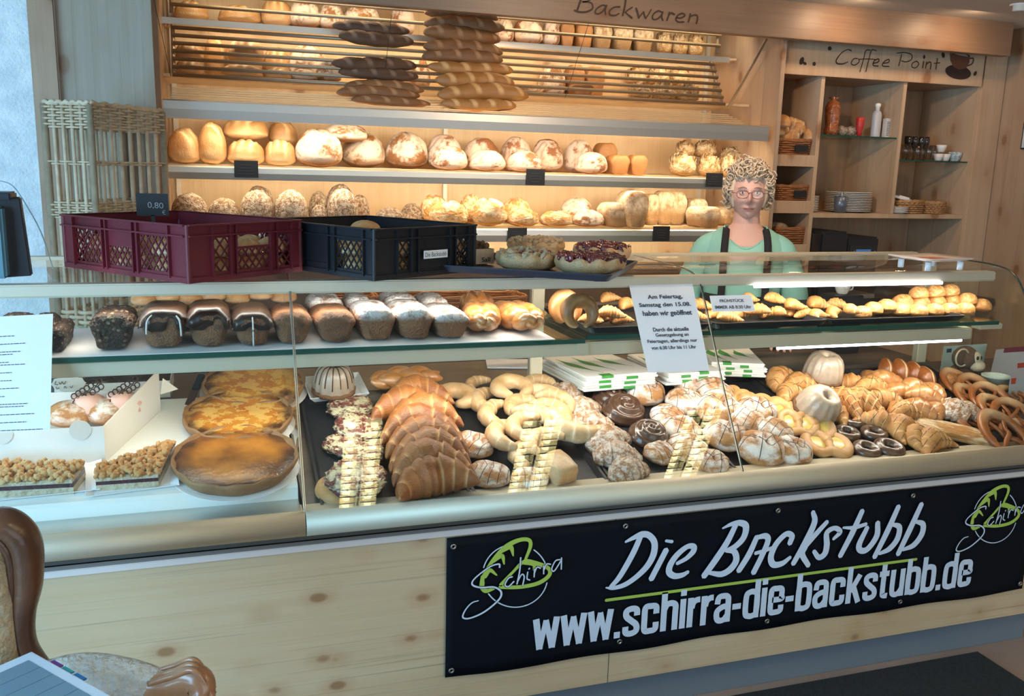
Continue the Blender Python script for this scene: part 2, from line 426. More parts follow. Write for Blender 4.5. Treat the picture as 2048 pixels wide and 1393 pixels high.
def ribbon(bm, pts, w, Y, t=.0012, n=8, closed=False, caps=True):
    """brush stroke lying on the plane y=Y: pts = [(x,z)] metres, w = list of widths or one"""
    P = catmull([Vector((p[0], 0, p[1])) for p in pts], n, closed) if len(pts) > 2 else [Vector((p[0], 0, p[1])) for p in pts]
    N = len(P); K = len(pts)
    def wd(i):
        if not isinstance(w, (list, tuple)): return w
        u = i/(N-1)*(len(w)-1); k = min(int(u), len(w)-2); return w[k]+(w[k+1]-w[k])*(u-k)
    L, R_ = [], []
    for i, p in enumerate(P):
        d = (P[(i+1) % N]-P[i-1]) if closed else (P[min(i+1, N-1)]-P[max(i-1, 0)])
        d.normalize(); nn = Vector((-d.z, 0, d.x))*wd(i)/2; L.append(p+nn); R_.append(p-nn)
    if not closed:  # round ends
        def cap(c, d, r): return [c+Vector((math.cos(a)*d.x-math.sin(a)*d.z, 0, math.sin(a)*d.x+math.cos(a)*d.z))*r for a in (PI/3, 0, -PI/3)]
        d1 = (P[-1]-P[-2]).normalized(); d0 = (P[0]-P[1]).normalized()
        c1 = cap(P[-1], d1, wd(N-1)/2); c0 = cap(P[0], d0, wd(0)/2)
    def V(p, y): return bm.verts.new((p.x, y, p.z))
    fl = [V(p, Y-t) for p in L]; fr = [V(p, Y-t) for p in R_]
    rng = range(N) if closed else range(N-1)
    for i in rng:
        j = (i+1) % N
        bm.faces.new((fl[i], fr[i], fr[j], fl[j]))
    if not closed and caps:
        a = [fl[-1]]+[V(p, Y-t) for p in c1]+[fr[-1]]; bm.faces.new(a)
        a = [fr[0]]+[V(p, Y-t) for p in c0]+[fl[0]]; bm.faces.new(a)
def strokes(name, data, Y, mat, parent, t=.0012, loc0=None):
    n_=[0]
    """data: list of (pixel points, pixel width(s)); put on the real plane y=Y in metres"""
    bm = bmesh.new(); o = Vector(loc0) if loc0 is not None else Vector((0, 0, 0))
    for pts, w in data:
        Q = [aty(a, b, Y) for a, b in pts]; k = depth(Q[0])/FPX
        ww = [x*k for x in w] if isinstance(w, (list, tuple)) else w*k
        n_[0] += 1; ribbon(bm, [(q.x-o.x, q.z-o.z) for q in Q], ww, Y-o.y, t+n_[0]*.00012)
    return bmo(name, bm, mat, parent)
def poly(name, outlines, Y, mat, parent, t=.0008, loc0=None):
    bm = bmesh.new(); o = Vector(loc0) if loc0 is not None else Vector((0, 0, 0))
    for pts in outlines:
        Q = [aty(a, b, Y) for a, b in pts]
        bm.faces.new([bm.verts.new((q.x-o.x, Y-t-o.y, q.z-o.z)) for q in Q])
    return bmo(name, bm, mat, parent)
def text_mesh(body, size=1.0, offset=0.0, shear=0.0, align='LEFT', ext=0.0, sp=1.0, lsp=1.0):
    cu = bpy.data.curves.new('txt', 'FONT'); cu.body = body; cu.size = size; cu.offset = offset; cu.shear = shear; cu.align_x = align
    cu.extrude = ext; cu.space_character = sp; cu.space_line = lsp; cu.resolution_u = 4
    o = bpy.data.objects.new('txt', cu); COL.objects.link(o)
    dg = bpy.context.evaluated_depsgraph_get(); dg.update()
    me = bpy.data.meshes.new_from_object(o.evaluated_get(dg)); bpy.data.objects.remove(o); bpy.data.curves.remove(cu)
    return me
def text_on(name, body, mat, parent, M_, width=None, height=None, **k):
    """text scaled to width and height, laid on the plane of matrix M_ (x right, y up)"""
    me = text_mesh(body, **k)
    xs = [v.co.x for v in me.vertices]; ys = [v.co.y for v in me.vertices]
    x0, x1, y0, y1 = min(xs), max(xs), min(ys), max(ys)
    sx = width/(x1-x0) if width else 1; sy = height/(y1-y0) if height else sx
    if not width: sx = sy
    for v in me.vertices: v.co = M_ @ Vector(((v.co.x-x0)*sx, (v.co.y-y0)*sy, v.co.z))
    return mo(name, me, mat, parent)
def frame(o, x, y):
    """matrix with origin o, x axis and y axis directions"""
    x = Vector(x).normalized(); y = Vector(y).normalized(); z = x.cross(y)
    m = Matrix((x, y, z)).transposed().to_4x4(); m.translation = Vector(o); return m
ORD = ['first', 'second', 'third', 'fourth', 'fifth', 'sixth', 'seventh', 'eighth', 'ninth', 'tenth', 'eleventh', 'twelfth', 'thirteenth', 'fourteenth', 'fifteenth', 'sixteenth', 'seventeenth', 'eighteenth', 'nineteenth', 'twentieth']
def ordl(i, n):
    if n == 1: return 'single'
    if i == 0: return 'leftmost'
    if i == n-1: return 'rightmost'
    return ORD[i]+' from left'
VARIANT = {}
def pick(kind):
    ks = [k for k in SHAPE if k.split('/')[0] == kind]; i = VARIANT.get(kind, 0); VARIANT[kind] = i+1
    return ks[i % len(ks)]
def item(kind, loc, size, rot, label, cat, group=None, name=None):
    me, dims = SHAPE[pick(kind)]
    o = bpy.data.objects.new(name or kind, me); COL.objects.link(o)
    o.location = loc; o.scale = size; o.rotation_euler = rot
    return tag(o, label, cat, group)
# ============================================================ ROOM
def struct(name, *a, m=None, bev=0):
    o = boxo(name, *a, m, bev=bev); o['kind'] = 'structure'; return o
CEIL = 2.45
struct('floor', -3.2, 4.6, -4.5, 5.2, -.05, 0, m=m_floor)
struct('ceiling', -3.2, 4.6, -4.5, 5.2, CEIL, CEIL+.06, m=m_ceiling)
struct('wall_left', -3.2, -.615, 3.85, 4.1, 0, CEIL, m=m_plaster)
struct('wall_right', 4.32, 4.42, -1.2, 4.9, 0, CEIL, m=m_sprucev)
struct('wall_back', -.64, 4.4, 4.80, 4.9, 0, CEIL, m=m_sprucev)
# narrow board and cool wood panel between plaster and bread shelf
struct('trim_1', -.615, -.53, 3.83, 3.855, 0, CEIL, m=m_sprucev)
struct('trim_2', -.528, -.195, 3.86, 3.89, 0, CEIL, m=m_cool)
# fascia over the shelves
o = boxo('trim_3', -.9, 4.13, 4.0, 4.06, aty(1550, 74, 4.0).z, CEIL, m_sprucel); o['kind'] = 'structure'
o = boxo('trim_4', -.9, 4.13, 4.06, 4.8, 2.40, 2.42, m_sprucev); o['kind'] = 'structure'
# lettering burnt into the fascia
sgn = tag(strokes('fascia_lettering', [(list(p), [x*1.35 for x in w] if isinstance(w, list) else w*1.35) for p, w in [
    ([(1162, -2), (1158, 10), (1154, 22)], 3), ([(1149, 21), (1158, 24), (1172, 24), (1184, 18), (1184, 8), (1176, 4), (1165, 4), (1176, 2), (1184, -4)], [2.6, 3, 3, 2.6, 2.4, 2.2, 2, 2, 2.4]),
    ([(1212, 12), (1204, 11), (1194, 17), (1190, 25), (1196, 28), (1205, 23), (1212, 12)], 2.4), ([(1213, 11), (1210, 20), (1211, 29)], 2.6),
    ([(1239, 14), (1228, 15), (1219, 22), (1220, 30), (1230, 31), (1238, 27)], [3, 2.2, 2.4, 2.8, 2.4, 2]),
    ([(1252, -4), (1249, 14), (1245, 31)], 2.8), ([(1264, 15), (1256, 20), (1250, 25)], 2.2), ([(1250, 25), (1257, 31), (1263, 36)], [2, 3, 3.6]),
    ([(1272, 17), (1275, 26), (1277, 36)], [3, 2.6, 3]), ([(1277, 36), (1283, 28), (1287, 24)], 2), ([(1287, 24), (1288, 30), (1291, 37)], 2.6), ([(1291, 37), (1297, 28), (1302, 19)], 2),
    ([(1324, 25), (1316, 22), (1306, 29), (1305, 38), (1312, 39), (1320, 33), (1325, 25)], 2.2), ([(1325, 24), (1323, 33), (1325, 41)], 2.4),
    ([(1338, 25), (1336, 33), (1333, 41)], 2.4), ([(1337, 31), (1342, 26), (1348, 29)], [2, 2.4, 3]),
    ([(1353, 36), (1362, 36), (1369, 31), (1364, 27), (1355, 31), (1351, 39), (1356, 44), (1367, 44)], 2.2),
    ([(1380, 28), (1378, 37), (1376, 44)], 2.6), ([(1378, 35), (1385, 31), (1393, 31), (1394, 39), (1392, 47)], [2, 2.2, 2.6, 2.8, 3])]],
    3.998, simple('burnt_lettering', (.05, .025, .012), .7), None), 'dark brown handwritten word Backwaren on the wooden fascia above the bread shelves', 'lettering')

# ============================================================ COUNTER
PROF = [(2.143, .772), (2.222, .898), (2.293, 1.012), (2.352, 1.115), (2.385, 1.17), (2.412, 1.215), (2.437, 1.255), (2.465, 1.285), (2.50, 1.304), (2.55, 1.313), (2.64, 1.318), (2.95, 1.32)]
ctr = empty('display_counter', (.9, 2.2, 0), 0, 'long glass-fronted bakery counter with knotty wood front and aluminium rail', 'display counter')
ctr_loc = Vector((.9, 2.2, 0))
def cbox(name, x0, x1, y0, y1, z0, z1, m, bev=.0015, parent=None):
    return boxo(name, x0-.9, x1-.9, y0-2.2, y1-2.2, z0, z1, m, parent or ctr, bev)
XL, XR = -1.0, 2.72
seam = aty(1224, 1200, 2.2).x
cbox('front_panel', XL, seam-.001, 2.2, 2.22, .126, .645, m_spruce)
cbox('front_panel', seam+.001, XR, 2.2, 2.22, .126, .645, m_spruce)
cbox('trim_strip', XL, XR, 2.192, 2.22, .645, .662, m_trim)
cbox('shadow_gap', XL, XR, 2.225, 2.24, .662, .72, simple('olive_gap_profile', (.10, .095, .08), .6))
cbox('plinth', XL, XR, 2.244, 2.26, 0, .13, m_toe)
cbox('carcass', XL, XR, 2.262, 3.12, 0, .64, m_darkdeck)
# bottom rail: rounded aluminium section swept along x
def prism(name, prof, x0, x1, m, parent, smooth=True):
    bm = bmesh.new(); A = [bm.verts.new((x0-.9, y-2.2, z)) for y, z in prof]; B = [bm.verts.new((x1-.9, y-2.2, z)) for y, z in prof]; n = len(prof)
    for i in range(n): bm.faces.new((A[i], A[(i+1) % n], B[(i+1) % n], B[i]))
    bm.faces.new(A[::-1]); bm.faces.new(B); bmesh.ops.recalc_face_normals(bm, faces=bm.faces[:])
    o = bmo(name, bm, m, parent)
    for p in o.data.polygons: p.use_smooth = smooth and len(p.vertices) == 4
    return o
railp = [(2.225, .715), (2.140, .712), (2.124, .716), (2.116, .726), (2.114, .742), (2.120, .758), (2.130, .767), (2.142, .773), (2.150, .773), (2.150, .76), (2.225, .76)]
J1, J2 = .188, 1.428
for a, b in ((XL, J1-.001), (J1+.001, XR)): prism('bottom_rail', railp, a, b, m_steelw, ctr, True)
m_edge = simple('dark_glass_edge', (.03, .05, .04), .2)
for a, b in ((XL, J1-.002), (J1+.002, J2-.002), (J2+.002, XR-.02)):
    bm = bmesh.new(); P = catmull([(0, y, z) for y, z in PROF], 4)
    rows = [[bm.verts.new((x-.9, p.y-2.2, p.z)) for p in P] for x in (a, (a+b)/2, b)]
    for A, B in zip(rows, rows[1:]):
        for i in range(len(P)-1): bm.faces.new((A[i], B[i], B[i+1], A[i+1]))
    g = bmo('curved_glass', bm, m_glass, ctr, smooth=True)
    for x in ((a, b) if a > 0 else (b,)):
        bm = bmesh.new(); tube(bm, [(x-.9, p.y-2.2, p.z) for p in P], .0017 if x < 2.5 else .003, 6)
        bmo('glass_edge', bm, m_edge if b > 2 or a > 1 else m_steel, g)
# side panes: right end and divider
for x, nm in ((XR-.02, 'end_pane'), (J1, 'divider_pane')):
    bm = bmesh.new(); P = catmull([(0, y, z) for y, z in PROF], 3)
    q = [(p.y, p.z) for p in P]+[(2.95, .92), (2.78, .90), (2.2, .76)]
    bm.faces.new([bm.verts.new((x-.9, y-2.2, z)) for y, z in q]); bmesh.ops.triangulate(bm, faces=bm.faces[:])
    bmo(nm, bm, m_glass, ctr)
# rails with lamps
z1 = aty(600, 586, 2.47).z
cbox('upper_light_rail', XL, XR-.12, 2.455, 2.50, z1, z1+.033, m_steelw, .004)
cbox('shelf_light_rail', XL, XR-.25, 2.40, 2.44, 1.078, 1.118, m_steelw, .004)
def ctube(name, x0, x1, y, z, r=.008):
    bm = bmesh.new(); bar(bm, (x0-.9, y-2.2, z), (x1-.9, y-2.2, z), r, 12); return bmo(name, bm, m_tube, ctr, smooth=True)
ctube('led_tube', 1.62, 2.36, 2.45, z1-.002, .0055); ctube('led_tube', 1.70, 2.44, 2.415, 1.072, .0048)
ctube('led_tube', .22, 1.40, 2.512, z1+.012, .006); ctube('led_tube', XL, .15, 2.512, z1+.012, .006); ctube('led_tube', .22, 1.6, 2.452, 1.09, .005)
for y, z, x0, x1, pw in ((2.49, z1-.02, XL, .18, 6), (2.49, z1-.02, .2, 1.42, 11), (2.47, z1-.02, 1.45, 2.6, 13)):
    l = area('case_led_upper', ((x0+x1)/2, y, z), ((x0+x1)/2, y+.13, z-.3), x1-x0, .02, pw*.30, (1, .88, .72))
for x0, x1, pw in ((XL, .15, 6), (.22, 1.40, 13), (1.45, 2.5, 12)):
    area('case_led_lower', ((x0+x1)/2, 2.43, 1.066), ((x0+x1)/2, 2.53, .8), x1-x0, .02, pw*.30, (1, .90, .76))
# glass shelves
sh = cbox('glass_shelf', XL, 1.02, 2.385, 2.86, 1.122, 1.130, glassm('shelf_glass', (.80, .93, .88)), 0)
boxo('green_edge', XL-.9, 1.02-.9, 2.383-2.2, 2.387-2.2, 1.119, 1.132, m_glassg, ctr, 0)
sh = cbox('glass_shelf', 1.03, XR-.14, 2.40, 2.86, 1.130, 1.138, glassm('shelf_glass_right', (.80, .93, .88)), 0)
boxo('green_edge', 1.03-.9, XR-.14-.9, 2.398-2.2, 2.402-2.2, 1.126, 1.139, m_glassg, ctr, 0)
cbox('paper_liner', -.90, .93, 2.395, 2.80, 1.1305, 1.1325, m_paper, 0)
cbox('shelf_bracket', 1.0, 1.035, 2.39, 2.42, 1.085, 1.12, m_steelw, .002)
cbox('shelf_bracket', 2.50, 2.60, 2.40, 2.44, 1.11, 1.128, m_steelw, .002)
for x in (1.00, 2.62, -.95):
    cbox('upright_post', x, x+.045, 2.80, 2.83, .90, 1.315, m_steelw, .003)
cbox('rear_top_rail', XL, XR-.03, 2.93, 2.97, 1.295, 1.325, m_steelw, .003)
# deck: sloping shelf that carries the trays, worktop behind
D0 = Vector((0, 2.19, .735)); SL = math.atan(.25); DN = Vector((0, -math.sin(SL), math.cos(SL)))
def deckz(y): return D0.z+(y-D0.y)*.25
prism('sloping_deck', [(2.16, deckz(2.16)-.02), (2.79, deckz(2.79)-.02), (2.79, deckz(2.79)), (2.16, deckz(2.16))], J1+.004, XR-.03, m_darkdeck, ctr, False)
cbox('rear_worktop', XL, XR-.03, 2.80, 3.16, .88, .905, m_darkdeck)
yf = 2.262; zf = aty(600, 973, yf).z; zb = aty(600, 1009, yf).z
WP0 = Vector((0, yf, zf)); wsl = (.912-zf)/(2.79-yf); WN = Vector((0, -wsl, 1)).normalized()
prism('white_platform', [(yf, zb), (yf+.02, zb-.01), (2.79, .86), (2.79, .912), (yf+.012, zf+.004), (yf+.003, zf-.004)], XL, J1-.006, m_white, ctr, False)
prism('steel_well', [(2.16, .752), (yf+.03, .752), (yf+.03, zb-.012), (yf+.02, zb-.012), (yf+.015, .762), (2.16, .762)], XL, J1-.006, m_steel, ctr, False)
bm = bmesh.new(); bar(bm, (J1-.05-.9, yf+.01-2.2, zb-.022), (J1-.05-.9, yf-.012-2.2, zb-.022), .008, 12); bmo('stud', bm, m_steel, ctr)

# ============================================================ BANNER
BY = 2.196
b0 = aty(893, 1076, BY); b1 = aty(888, 1355, BY)
bt, bb = b0.z, b1.z; bx0 = b0.x; bx1 = 2.62
ban = empty('banner', (bx0, BY, bb), 0, 'black vinyl banner with white lettering hung on the wooden counter front', 'banner')
bo = Vector((bx0, BY, bb))
bm = bmesh.new(); NX, NZ = 90, 14; g = []
def bdy(x, z):
    u = (x-bx0)/(bx1-bx0); w = (z-bb)/(bt-bb)
    return -.004-.003*math.sin(u*9+w*3)*(1-w)**1.0-.004*max(0, 1-abs(u*1.9-w*.55-.10)/.10)*.6
for i in range(NX+1):
    x = bx0+(bx1-bx0)*i/NX; sag = .010*math.sin(i/NX*PI*5)**2
    g.append([bm.verts.new((x-bx0, bdy(x, bb+(bt-bb)*j/NZ)+.004-.004, (bt-bb)*j/NZ-(sag*(1-j/NZ)*.6))) for j in range(NZ+1)])
for A, B in zip(g, g[1:]):
    for j in range(NZ): bm.faces.new((A[j], B[j], B[j+1], A[j+1]))
fb = bmo('vinyl_sheet', bm, m_banner, ban, smooth=True)
sd = fb.modifiers.new('s', 'SOLIDIFY'); sd.thickness = .001
BT = BY-.0125
def Zp(o, s, L): return [(o[0]+a/s, o[1]+b/s) for a, b in L]
z3 = lambda L: Zp((1200, 1000), 5.12, L)
z1_ = lambda L: Zp((1500, 980), 5.12, L)
k = 1/5.12
DIE = [(z3([(262, 430), (330, 395), (425, 355), (500, 365), (555, 440), (545, 560), (480, 680), (370, 790), (250, 870), (130, 905), (60, 900)]), [5, 9, 14, 13, 14, 15, 14, 12, 11, 8, 3]),
       (z3([(415, 370), (350, 520), (270, 670), (190, 800), (110, 890)]), [12, 13, 13, 12, 9]),
       (z3([(672, 520), (600, 660), (525, 805)]), 13), (z3([(675, 420), (735, 428)]), [6, 7]),
       (z3([(790, 650), (880, 600), (950, 530), (955, 480), (890, 480), (790, 560), (720, 660), (705, 740), (760, 780), (840, 770), (895, 740)]), [8, 10, 13, 13, 11, 13, 14, 14, 13, 11, 8]),
       (z3([(1255, 290), (1340, 250), (1430, 235), (1490, 270), (1470, 380), (1390, 470), (1290, 520)]), [4, 9, 13, 15, 14, 13, 8]),
       (z3([(1385, 260), (1300, 430), (1190, 600), (1065, 775)]), [12, 14, 15, 14]),
       (z3([(1290, 520), (1370, 530), (1390, 620), (1330, 710), (1240, 760), (1140, 750), (1080, 745)]), [8, 13, 15, 15, 13, 9, 5]),
       (z3([(1600, 385), (1520, 560), (1420, 720)]), [12, 14, 13]), (z3([(1600, 385), (1690, 370), (1715, 420), (1650, 580), (1570, 740)]), [9, 13, 13, 13, 13]), (z3([(1590, 545), (1680, 520), (1760, 490)]), 8),
       (z3([(1940, 440), (1960, 370), (1900, 350), (1800, 450), (1745, 580), (1770, 660), (1860, 650), (1940, 590)]), [12, 13, 12, 13, 14, 14, 12, 8])]
B2 = [(z1_([(640, 230), (655, 330), (570, 520), (440, 750)]), [10, 14, 15, 12]), (z1_([(780, 330), (680, 440), (560, 580)]), [10, 12, 11]), (z1_([(560, 580), (530, 660), (590, 770)]), [13, 13, 11]),
      (z1_([(850, 500), (915, 430), (860, 390), (780, 440), (780, 560), (760, 650), (700, 690), (650, 630)]), [7, 12, 10, 12, 14, 14, 12, 9]),
      (z1_([(1140, 220), (1040, 440), (920, 670)]), [12, 14, 12]), (z1_([(950, 385), (1060, 385), (1180, 350)]), [5, 9, 8]),
      (z1_([(1190, 390), (1110, 560), (1130, 620), (1200, 600), (1290, 470), (1300, 340)]), [11, 14, 13, 13, 14, 12]),
      (z1_([(1510, 175), (1400, 420), (1270, 680)]), [12, 14, 12]), (z1_([(1440, 350), (1520, 380), (1500, 500), (1420, 600), (1320, 650)]), [7, 13, 14, 13, 7]),
      (z1_([(1745, 150), (1630, 400), (1510, 650)]), [12, 14, 12]), (z1_([(1680, 320), (1760, 350), (1750, 450), (1670, 560), (1560, 610)]), [7, 13, 14, 13, 7])]
strokes('brush_lettering', DIE+B2, BT, m_btext, ban, loc0=bo)
strokes('underline', [([(1212, 1201), (1832, 1119)], 6.5)], BT, m_green, ban, loc0=bo)
# web address in heavy condensed capitals-free type
wa = aty(1065, 1301, BT); wb = aty(1939, 1172, BT)
fr = Matrix.Translation((wa.x-bo.x, BT-bo.y-.0012, (wa.z+wb.z)/2-bo.z)) @ Matrix.Rotation(PI/2, 4, 'X')
hgt = aty(1500, 1170, BT).z-aty(1503, 1240, BT).z
ST = .34
def rr_(x0, x1, z0, z1, r=.22): return [(x0+r, z0), (x1-r, z0), (x1, z0+r), (x1, z1-r), (x1-r, z1), (x0+r, z1), (x0, z1-r), (x0, z0+r)]
RG = [(rr_(.17, .83, .15, 1.57, .2), True)]
GL = {'h': (1, [([(.17, 0), (.17, 2.25)], 0), ([(.17, 1.2), (.34, 1.52), (.62, 1.57), (.82, 1.42), (.83, 1.0), (.83, 0)], 0)]),
 'i': (.34, [([(.17, 0), (.17, 1.72)], 0), ([(.17, 1.90), (.17, 2.25)], 0)]), 'r': (.70, [([(.17, 0), (.17, 1.72)], 0), ([(.24, 1.1), (.32, 1.40), (.50, 1.55), (.72, 1.57)], 0)]),
 'a': (1, [([(.83, 0), (.83, 1.2), (.76, 1.5), (.5, 1.57), (.24, 1.5), (.17, 1.12)], 0), ([(.83, .95), (.5, .92), (.2, .72), (.17, .38), (.3, .15), (.6, .16), (.83, .45)], 0)]),
 'd': (1, RG+[([(.83, 0), (.83, 2.25)], 0)]), 'b': (1, RG+[([(.17, 0), (.17, 2.25)], 0)]),
 'e': (1, [([(.83, .56), (.80, .22), (.5, .15), (.2, .22), (.17, .86), (.2, 1.5), (.5, 1.57), (.8, 1.5), (.83, 1.1), (.83, .92), (.25, .90)], 0)]),
 'c': (1, [([(.83, .62), (.80, .22), (.5, .15), (.2, .22), (.17, .86), (.2, 1.5), (.5, 1.57), (.8, 1.5), (.83, 1.10)], 0)]),
 's': (.96, [([(.79, 1.15), (.76, 1.48), (.48, 1.57), (.20, 1.46), (.20, 1.16), (.46, .90), (.76, .62), (.78, .28), (.48, .15), (.20, .24), (.17, .58)], 0)]),
 'k': (1.02, [([(.17, 0), (.17, 2.25)], 0), ([(.28, .72), (.84, 1.72)], 0), ([(.46, 1.0), (.86, 0)], 0)]),
 't': (.68, [([(.30, 2.12), (.30, .5), (.36, .20), (.66, .15)], 0), ([(.0, 1.55), (.66, 1.55)], 1)]), 'u': (1, [([(.17, 1.72), (.17, .45), (.30, .17), (.58, .17), (.83, .5)], 0), ([(.83, 0), (.83, 1.72)], 0)]),
 'w': (1.36, [([(.13, 1.72), (.36, .02)], 0), ([(.36, .02), (.66, 1.60)], 2), ([(.66, 1.60), (1.0, .02)], 2), ([(1.0, .02), (1.23, 1.72)], 0)]),
 '.': (.36, [([(.17, 0), (.17, .36)], 0)]), '-': (.56, [([(.0, .84), (.52, .84)], 1)])}
bm = bmesh.new(); xc = 0; kk = 0
for ch in 'www.schirra-die-backstubb.de':
    wch, sts = GL[ch]
    for pts_, mode in sts:
        kk += 1
        ribbon(bm, [(p_[0]+xc, p_[1]) for p_ in pts_], {0: ST, 1: .30, 2: .28, True: ST}[mode if mode is not True else True] if mode is not True else ST, 0, .0, 6, closed=(mode is True), caps=False)
        for v in bm.verts:
            if v.co.y > -.5: v.co.y = -1-kk*.001
    xc += wch+.10
sx_ = (wb.x-wa.x)/(xc-.1); sz_ = hgt*1.06/2.25
for v in bm.verts: v.co = Vector((wa.x-bo.x+v.co.x*sx_, BT-bo.y-.001-(-v.co.y-1)*.02, (wa.z+wb.z)/2-bo.z+v.co.z*sz_))
bmo('web_address', bm, m_btext, ban)
def logo(fx, pf):
    L = lambda Q: [pf(a, b) for a, b in Q]
    # ring, green loaf shape, white handwriting; coordinates of the left emblem enlarged 3.145x from (860, 950)
    C0 = (535, 635); R0 = (205, 198)
    ring = lambda a0, a1: L([(C0[0]+R0[0]*math.cos(math.radians(a0+(a1-a0)*i/14)), C0[1]-R0[1]*math.sin(math.radians(a0+(a1-a0)*i/14))) for i in range(15)])
    W_ = [(ring(165, 100), 2.4*fx), (ring(55, 22), 2.4*fx), (ring(-13, -145), 2.4*fx)]
    G = [(L([(330, 690), (335, 640), (400, 530), (480, 450), (560, 410), (620, 410), (630, 450), (600, 530)]), [i*fx for i in (8, 8, 8, 11, 9, 8, 8, 6)]),
         (L([(330, 640), (325, 700), (350, 730), (400, 715)]), [i*fx for i in (8, 10, 9, 6)]),
         (L([(395, 545), (450, 510), (465, 560)]), [i*fx for i in (7, 10, 3)]), (L([(450, 480), (505, 455), (522, 508)]), [i*fx for i in (7, 11, 3)]), (L([(345, 640), (375, 600), (418, 630)]), [i*fx for i in (8, 9, 3)]),
         (L([(440, 705), (560, 705), (680, 680), (748, 630), (740, 585), (660, 555), (590, 545), (520, 610), (445, 690)]), [i*fx for i in (8, 8, 9, 9, 8, 10, 8, 6, 8)]), (L([(590, 550), (650, 560), (650, 600)]), [i*fx for i in (9, 10, 3)])]
    Sc = [(L([(436, 580), (430, 560), (370, 580), (280, 650), (265, 690), (320, 708), (400, 705), (445, 735), (430, 785), (340, 860), (250, 900), (205, 895), (220, 850), (260, 805), (302, 790)]), [i*fx for i in (3.4, 3.4, 3, 3, 3.6, 3.6, 3.6, 4, 4, 3.6, 3.4, 3.4, 3, 2.6, 2.2)]),
          (L([(515, 640), (490, 650), (470, 690), (490, 702), (525, 670)]), 3*fx), (L([(568, 520), (562, 600), (545, 685)]), 3*fx), (L([(548, 670), (575, 625), (590, 640), (580, 695)]), 2.8*fx),
          (L([(612, 610), (608, 650), (625, 660)]), 2.8*fx), (L([(620, 590), (623, 586)]), 3.2*fx), (L([(655, 590), (652, 640)]), 2.8*fx), (L([(652, 620), (670, 580), (692, 585)]), 2.8*fx),
          (L([(712, 570), (712, 620)]), 2.8*fx), (L([(712, 600), (730, 560), (755, 560)]), 2.8*fx), (L([(815, 530), (785, 540), (762, 590), (780, 600), (822, 535)]), 2.8*fx), (L([(824, 520), (822, 590)]), 2.8*fx)]
    strokes('emblem_ring', W_, BT, m_btext, ban, t=.0010, loc0=bo)
    strokes('emblem_loaf', G, BT, m_green, ban, t=.0018, loc0=bo)
    strokes('emblem_script', [(p, [x*1.7 for x in w] if isinstance(w, list) else w*1.7) for p, w in Sc], BT, m_banner, ban, t=.0024, loc0=bo)
    strokes('emblem_script', Sc, BT, m_btext, ban, t=.0030, loc0=bo)
logo(1.0, lambda a, b: (860+a/3.145, 950+b/3.145))
# the right emblem is the same print further along the sheet
A_ = aty(860+535/3.145, 950+635/3.145, BT); B_ = aty(1850+970/6.96, 950+580/6.96, BT); sh_ = B_-A_
def proj(P):
    d = P-CP; z = d.dot(CF); return (W/2+FPX*d.dot(CR)/z, H/2-FPX*d.dot(CU)/z)
def pf2(a, b):
    P = aty(860+a/3.145, 950+b/3.145, BT); return proj(P+sh_)
logo(.79, pf2)
for px, py in ((907, 1094), (1251, 1053), (1556, 1022), (1826, 992), (903, 1342), (1239, 1284), (1534, 1243), (1800, 1204), (2040, 1168)):
    P = aty(px, py, BT); bm = bmesh.new()
    lathe(bm, [(.0035, 0), (.0035, .003), (.0075, .003), (.009, 0), (.0035, 0)], 18, M_=Matrix.Translation(P-bo) @ Matrix.Rotation(PI/2, 4, 'X'))
    bmo('eyelet', bm, simple('eyelet_steel', (.35, .32, .30), .35, .9) if px == 907 else bpy.data.materials['eyelet_steel'], ban, smooth=True)
# door mat
P = atz(1953, 1308, 0)
tag(boxo('door_mat', .35, P.x, 1.15, 2.20, 0, .012, m_rubber, bev=.004), 'black rubber-edged door mat lying on the floor before the counter', 'mat')

# ============================================================ CEILING LAMPS (their louvres mirror in the curved glass)
m_lampd = simple('lamp_diffuser_glow', (1, 1, .9), .4, emis=(1, .88, .52), es=6)
m_alu = simple('lamp_aluminium', (.85, .82, .70), .25, .9)
for i, (x0, x1) in enumerate(((.54, .75), (1.44, 1.68), (2.375, 2.61))):
    y0, y1 = .30, .93; cx = (x0+x1)/2
    L = empty('ceiling_lamp', (cx, (y0+y1)/2, CEIL), 0, ['leftmost', 'middle', 'rightmost'][i]+' of three louvred twin-tube ceiling lamps mirrored in the curved counter glass', 'ceiling lamp', 'louvred lamps on the ceiling')
    hw, hl = (x1-x0)/2, (y1-y0)/2
    bm = bmesh.new(); box(bm, -hw, hw, -hl, hl, -.012, -.002); boxm = m_white
    bmo('housing', bm, m_white, L)
    for sx in (-hw/2-.003, hw/2+.003): boxo('lamp_diffuser', sx-hw/2+.012, sx+hw/2-.012, -hl+.004, hl-.004, -.020, -.0125, m_lampd, L, 0)
    for sx in (-hw, -.006, hw-.012): boxo('side_reflector', sx, sx+.012, -hl, hl, -.06, -.012, m_alu, L, 0)
    for sx in (-hw/2-.003, hw/2+.003):
        bm = bmesh.new(); bar(bm, (sx, -hl+.01, -.03), (sx, hl-.01, -.03), .018, 12); bmo('lamp_tube', bm, m_lampg, L, smooth=True)
        bm = bmesh.new()
        for j in range(13):
            y = -hl+.02+j*(2*hl-.04)/12; beamw = hw/2-.008
            box(bm, sx-beamw, sx+beamw, y-.004, y+.004, -.062, -.030)
        bmo('louvre', bm, m_alu, L)
area('downlight_and_fill', (3.0, 3.75, 2.42), (3.05, 4.1, 1.7), .06, .06, 2.0, (1, .66, .40))
area('downlight_and_fill', (3.7, 3.75, 2.42), (3.7, 4.1, 1.7), .06, .06, 2.0, (1, .66, .40))
area('downlight_and_fill', (1.6, 2.75, 2.42), (2.2, 3.5, 1.35), .10, .10, 16, (1, .70, .45))  # unseen ceiling lamp added as fill to brighten the woman
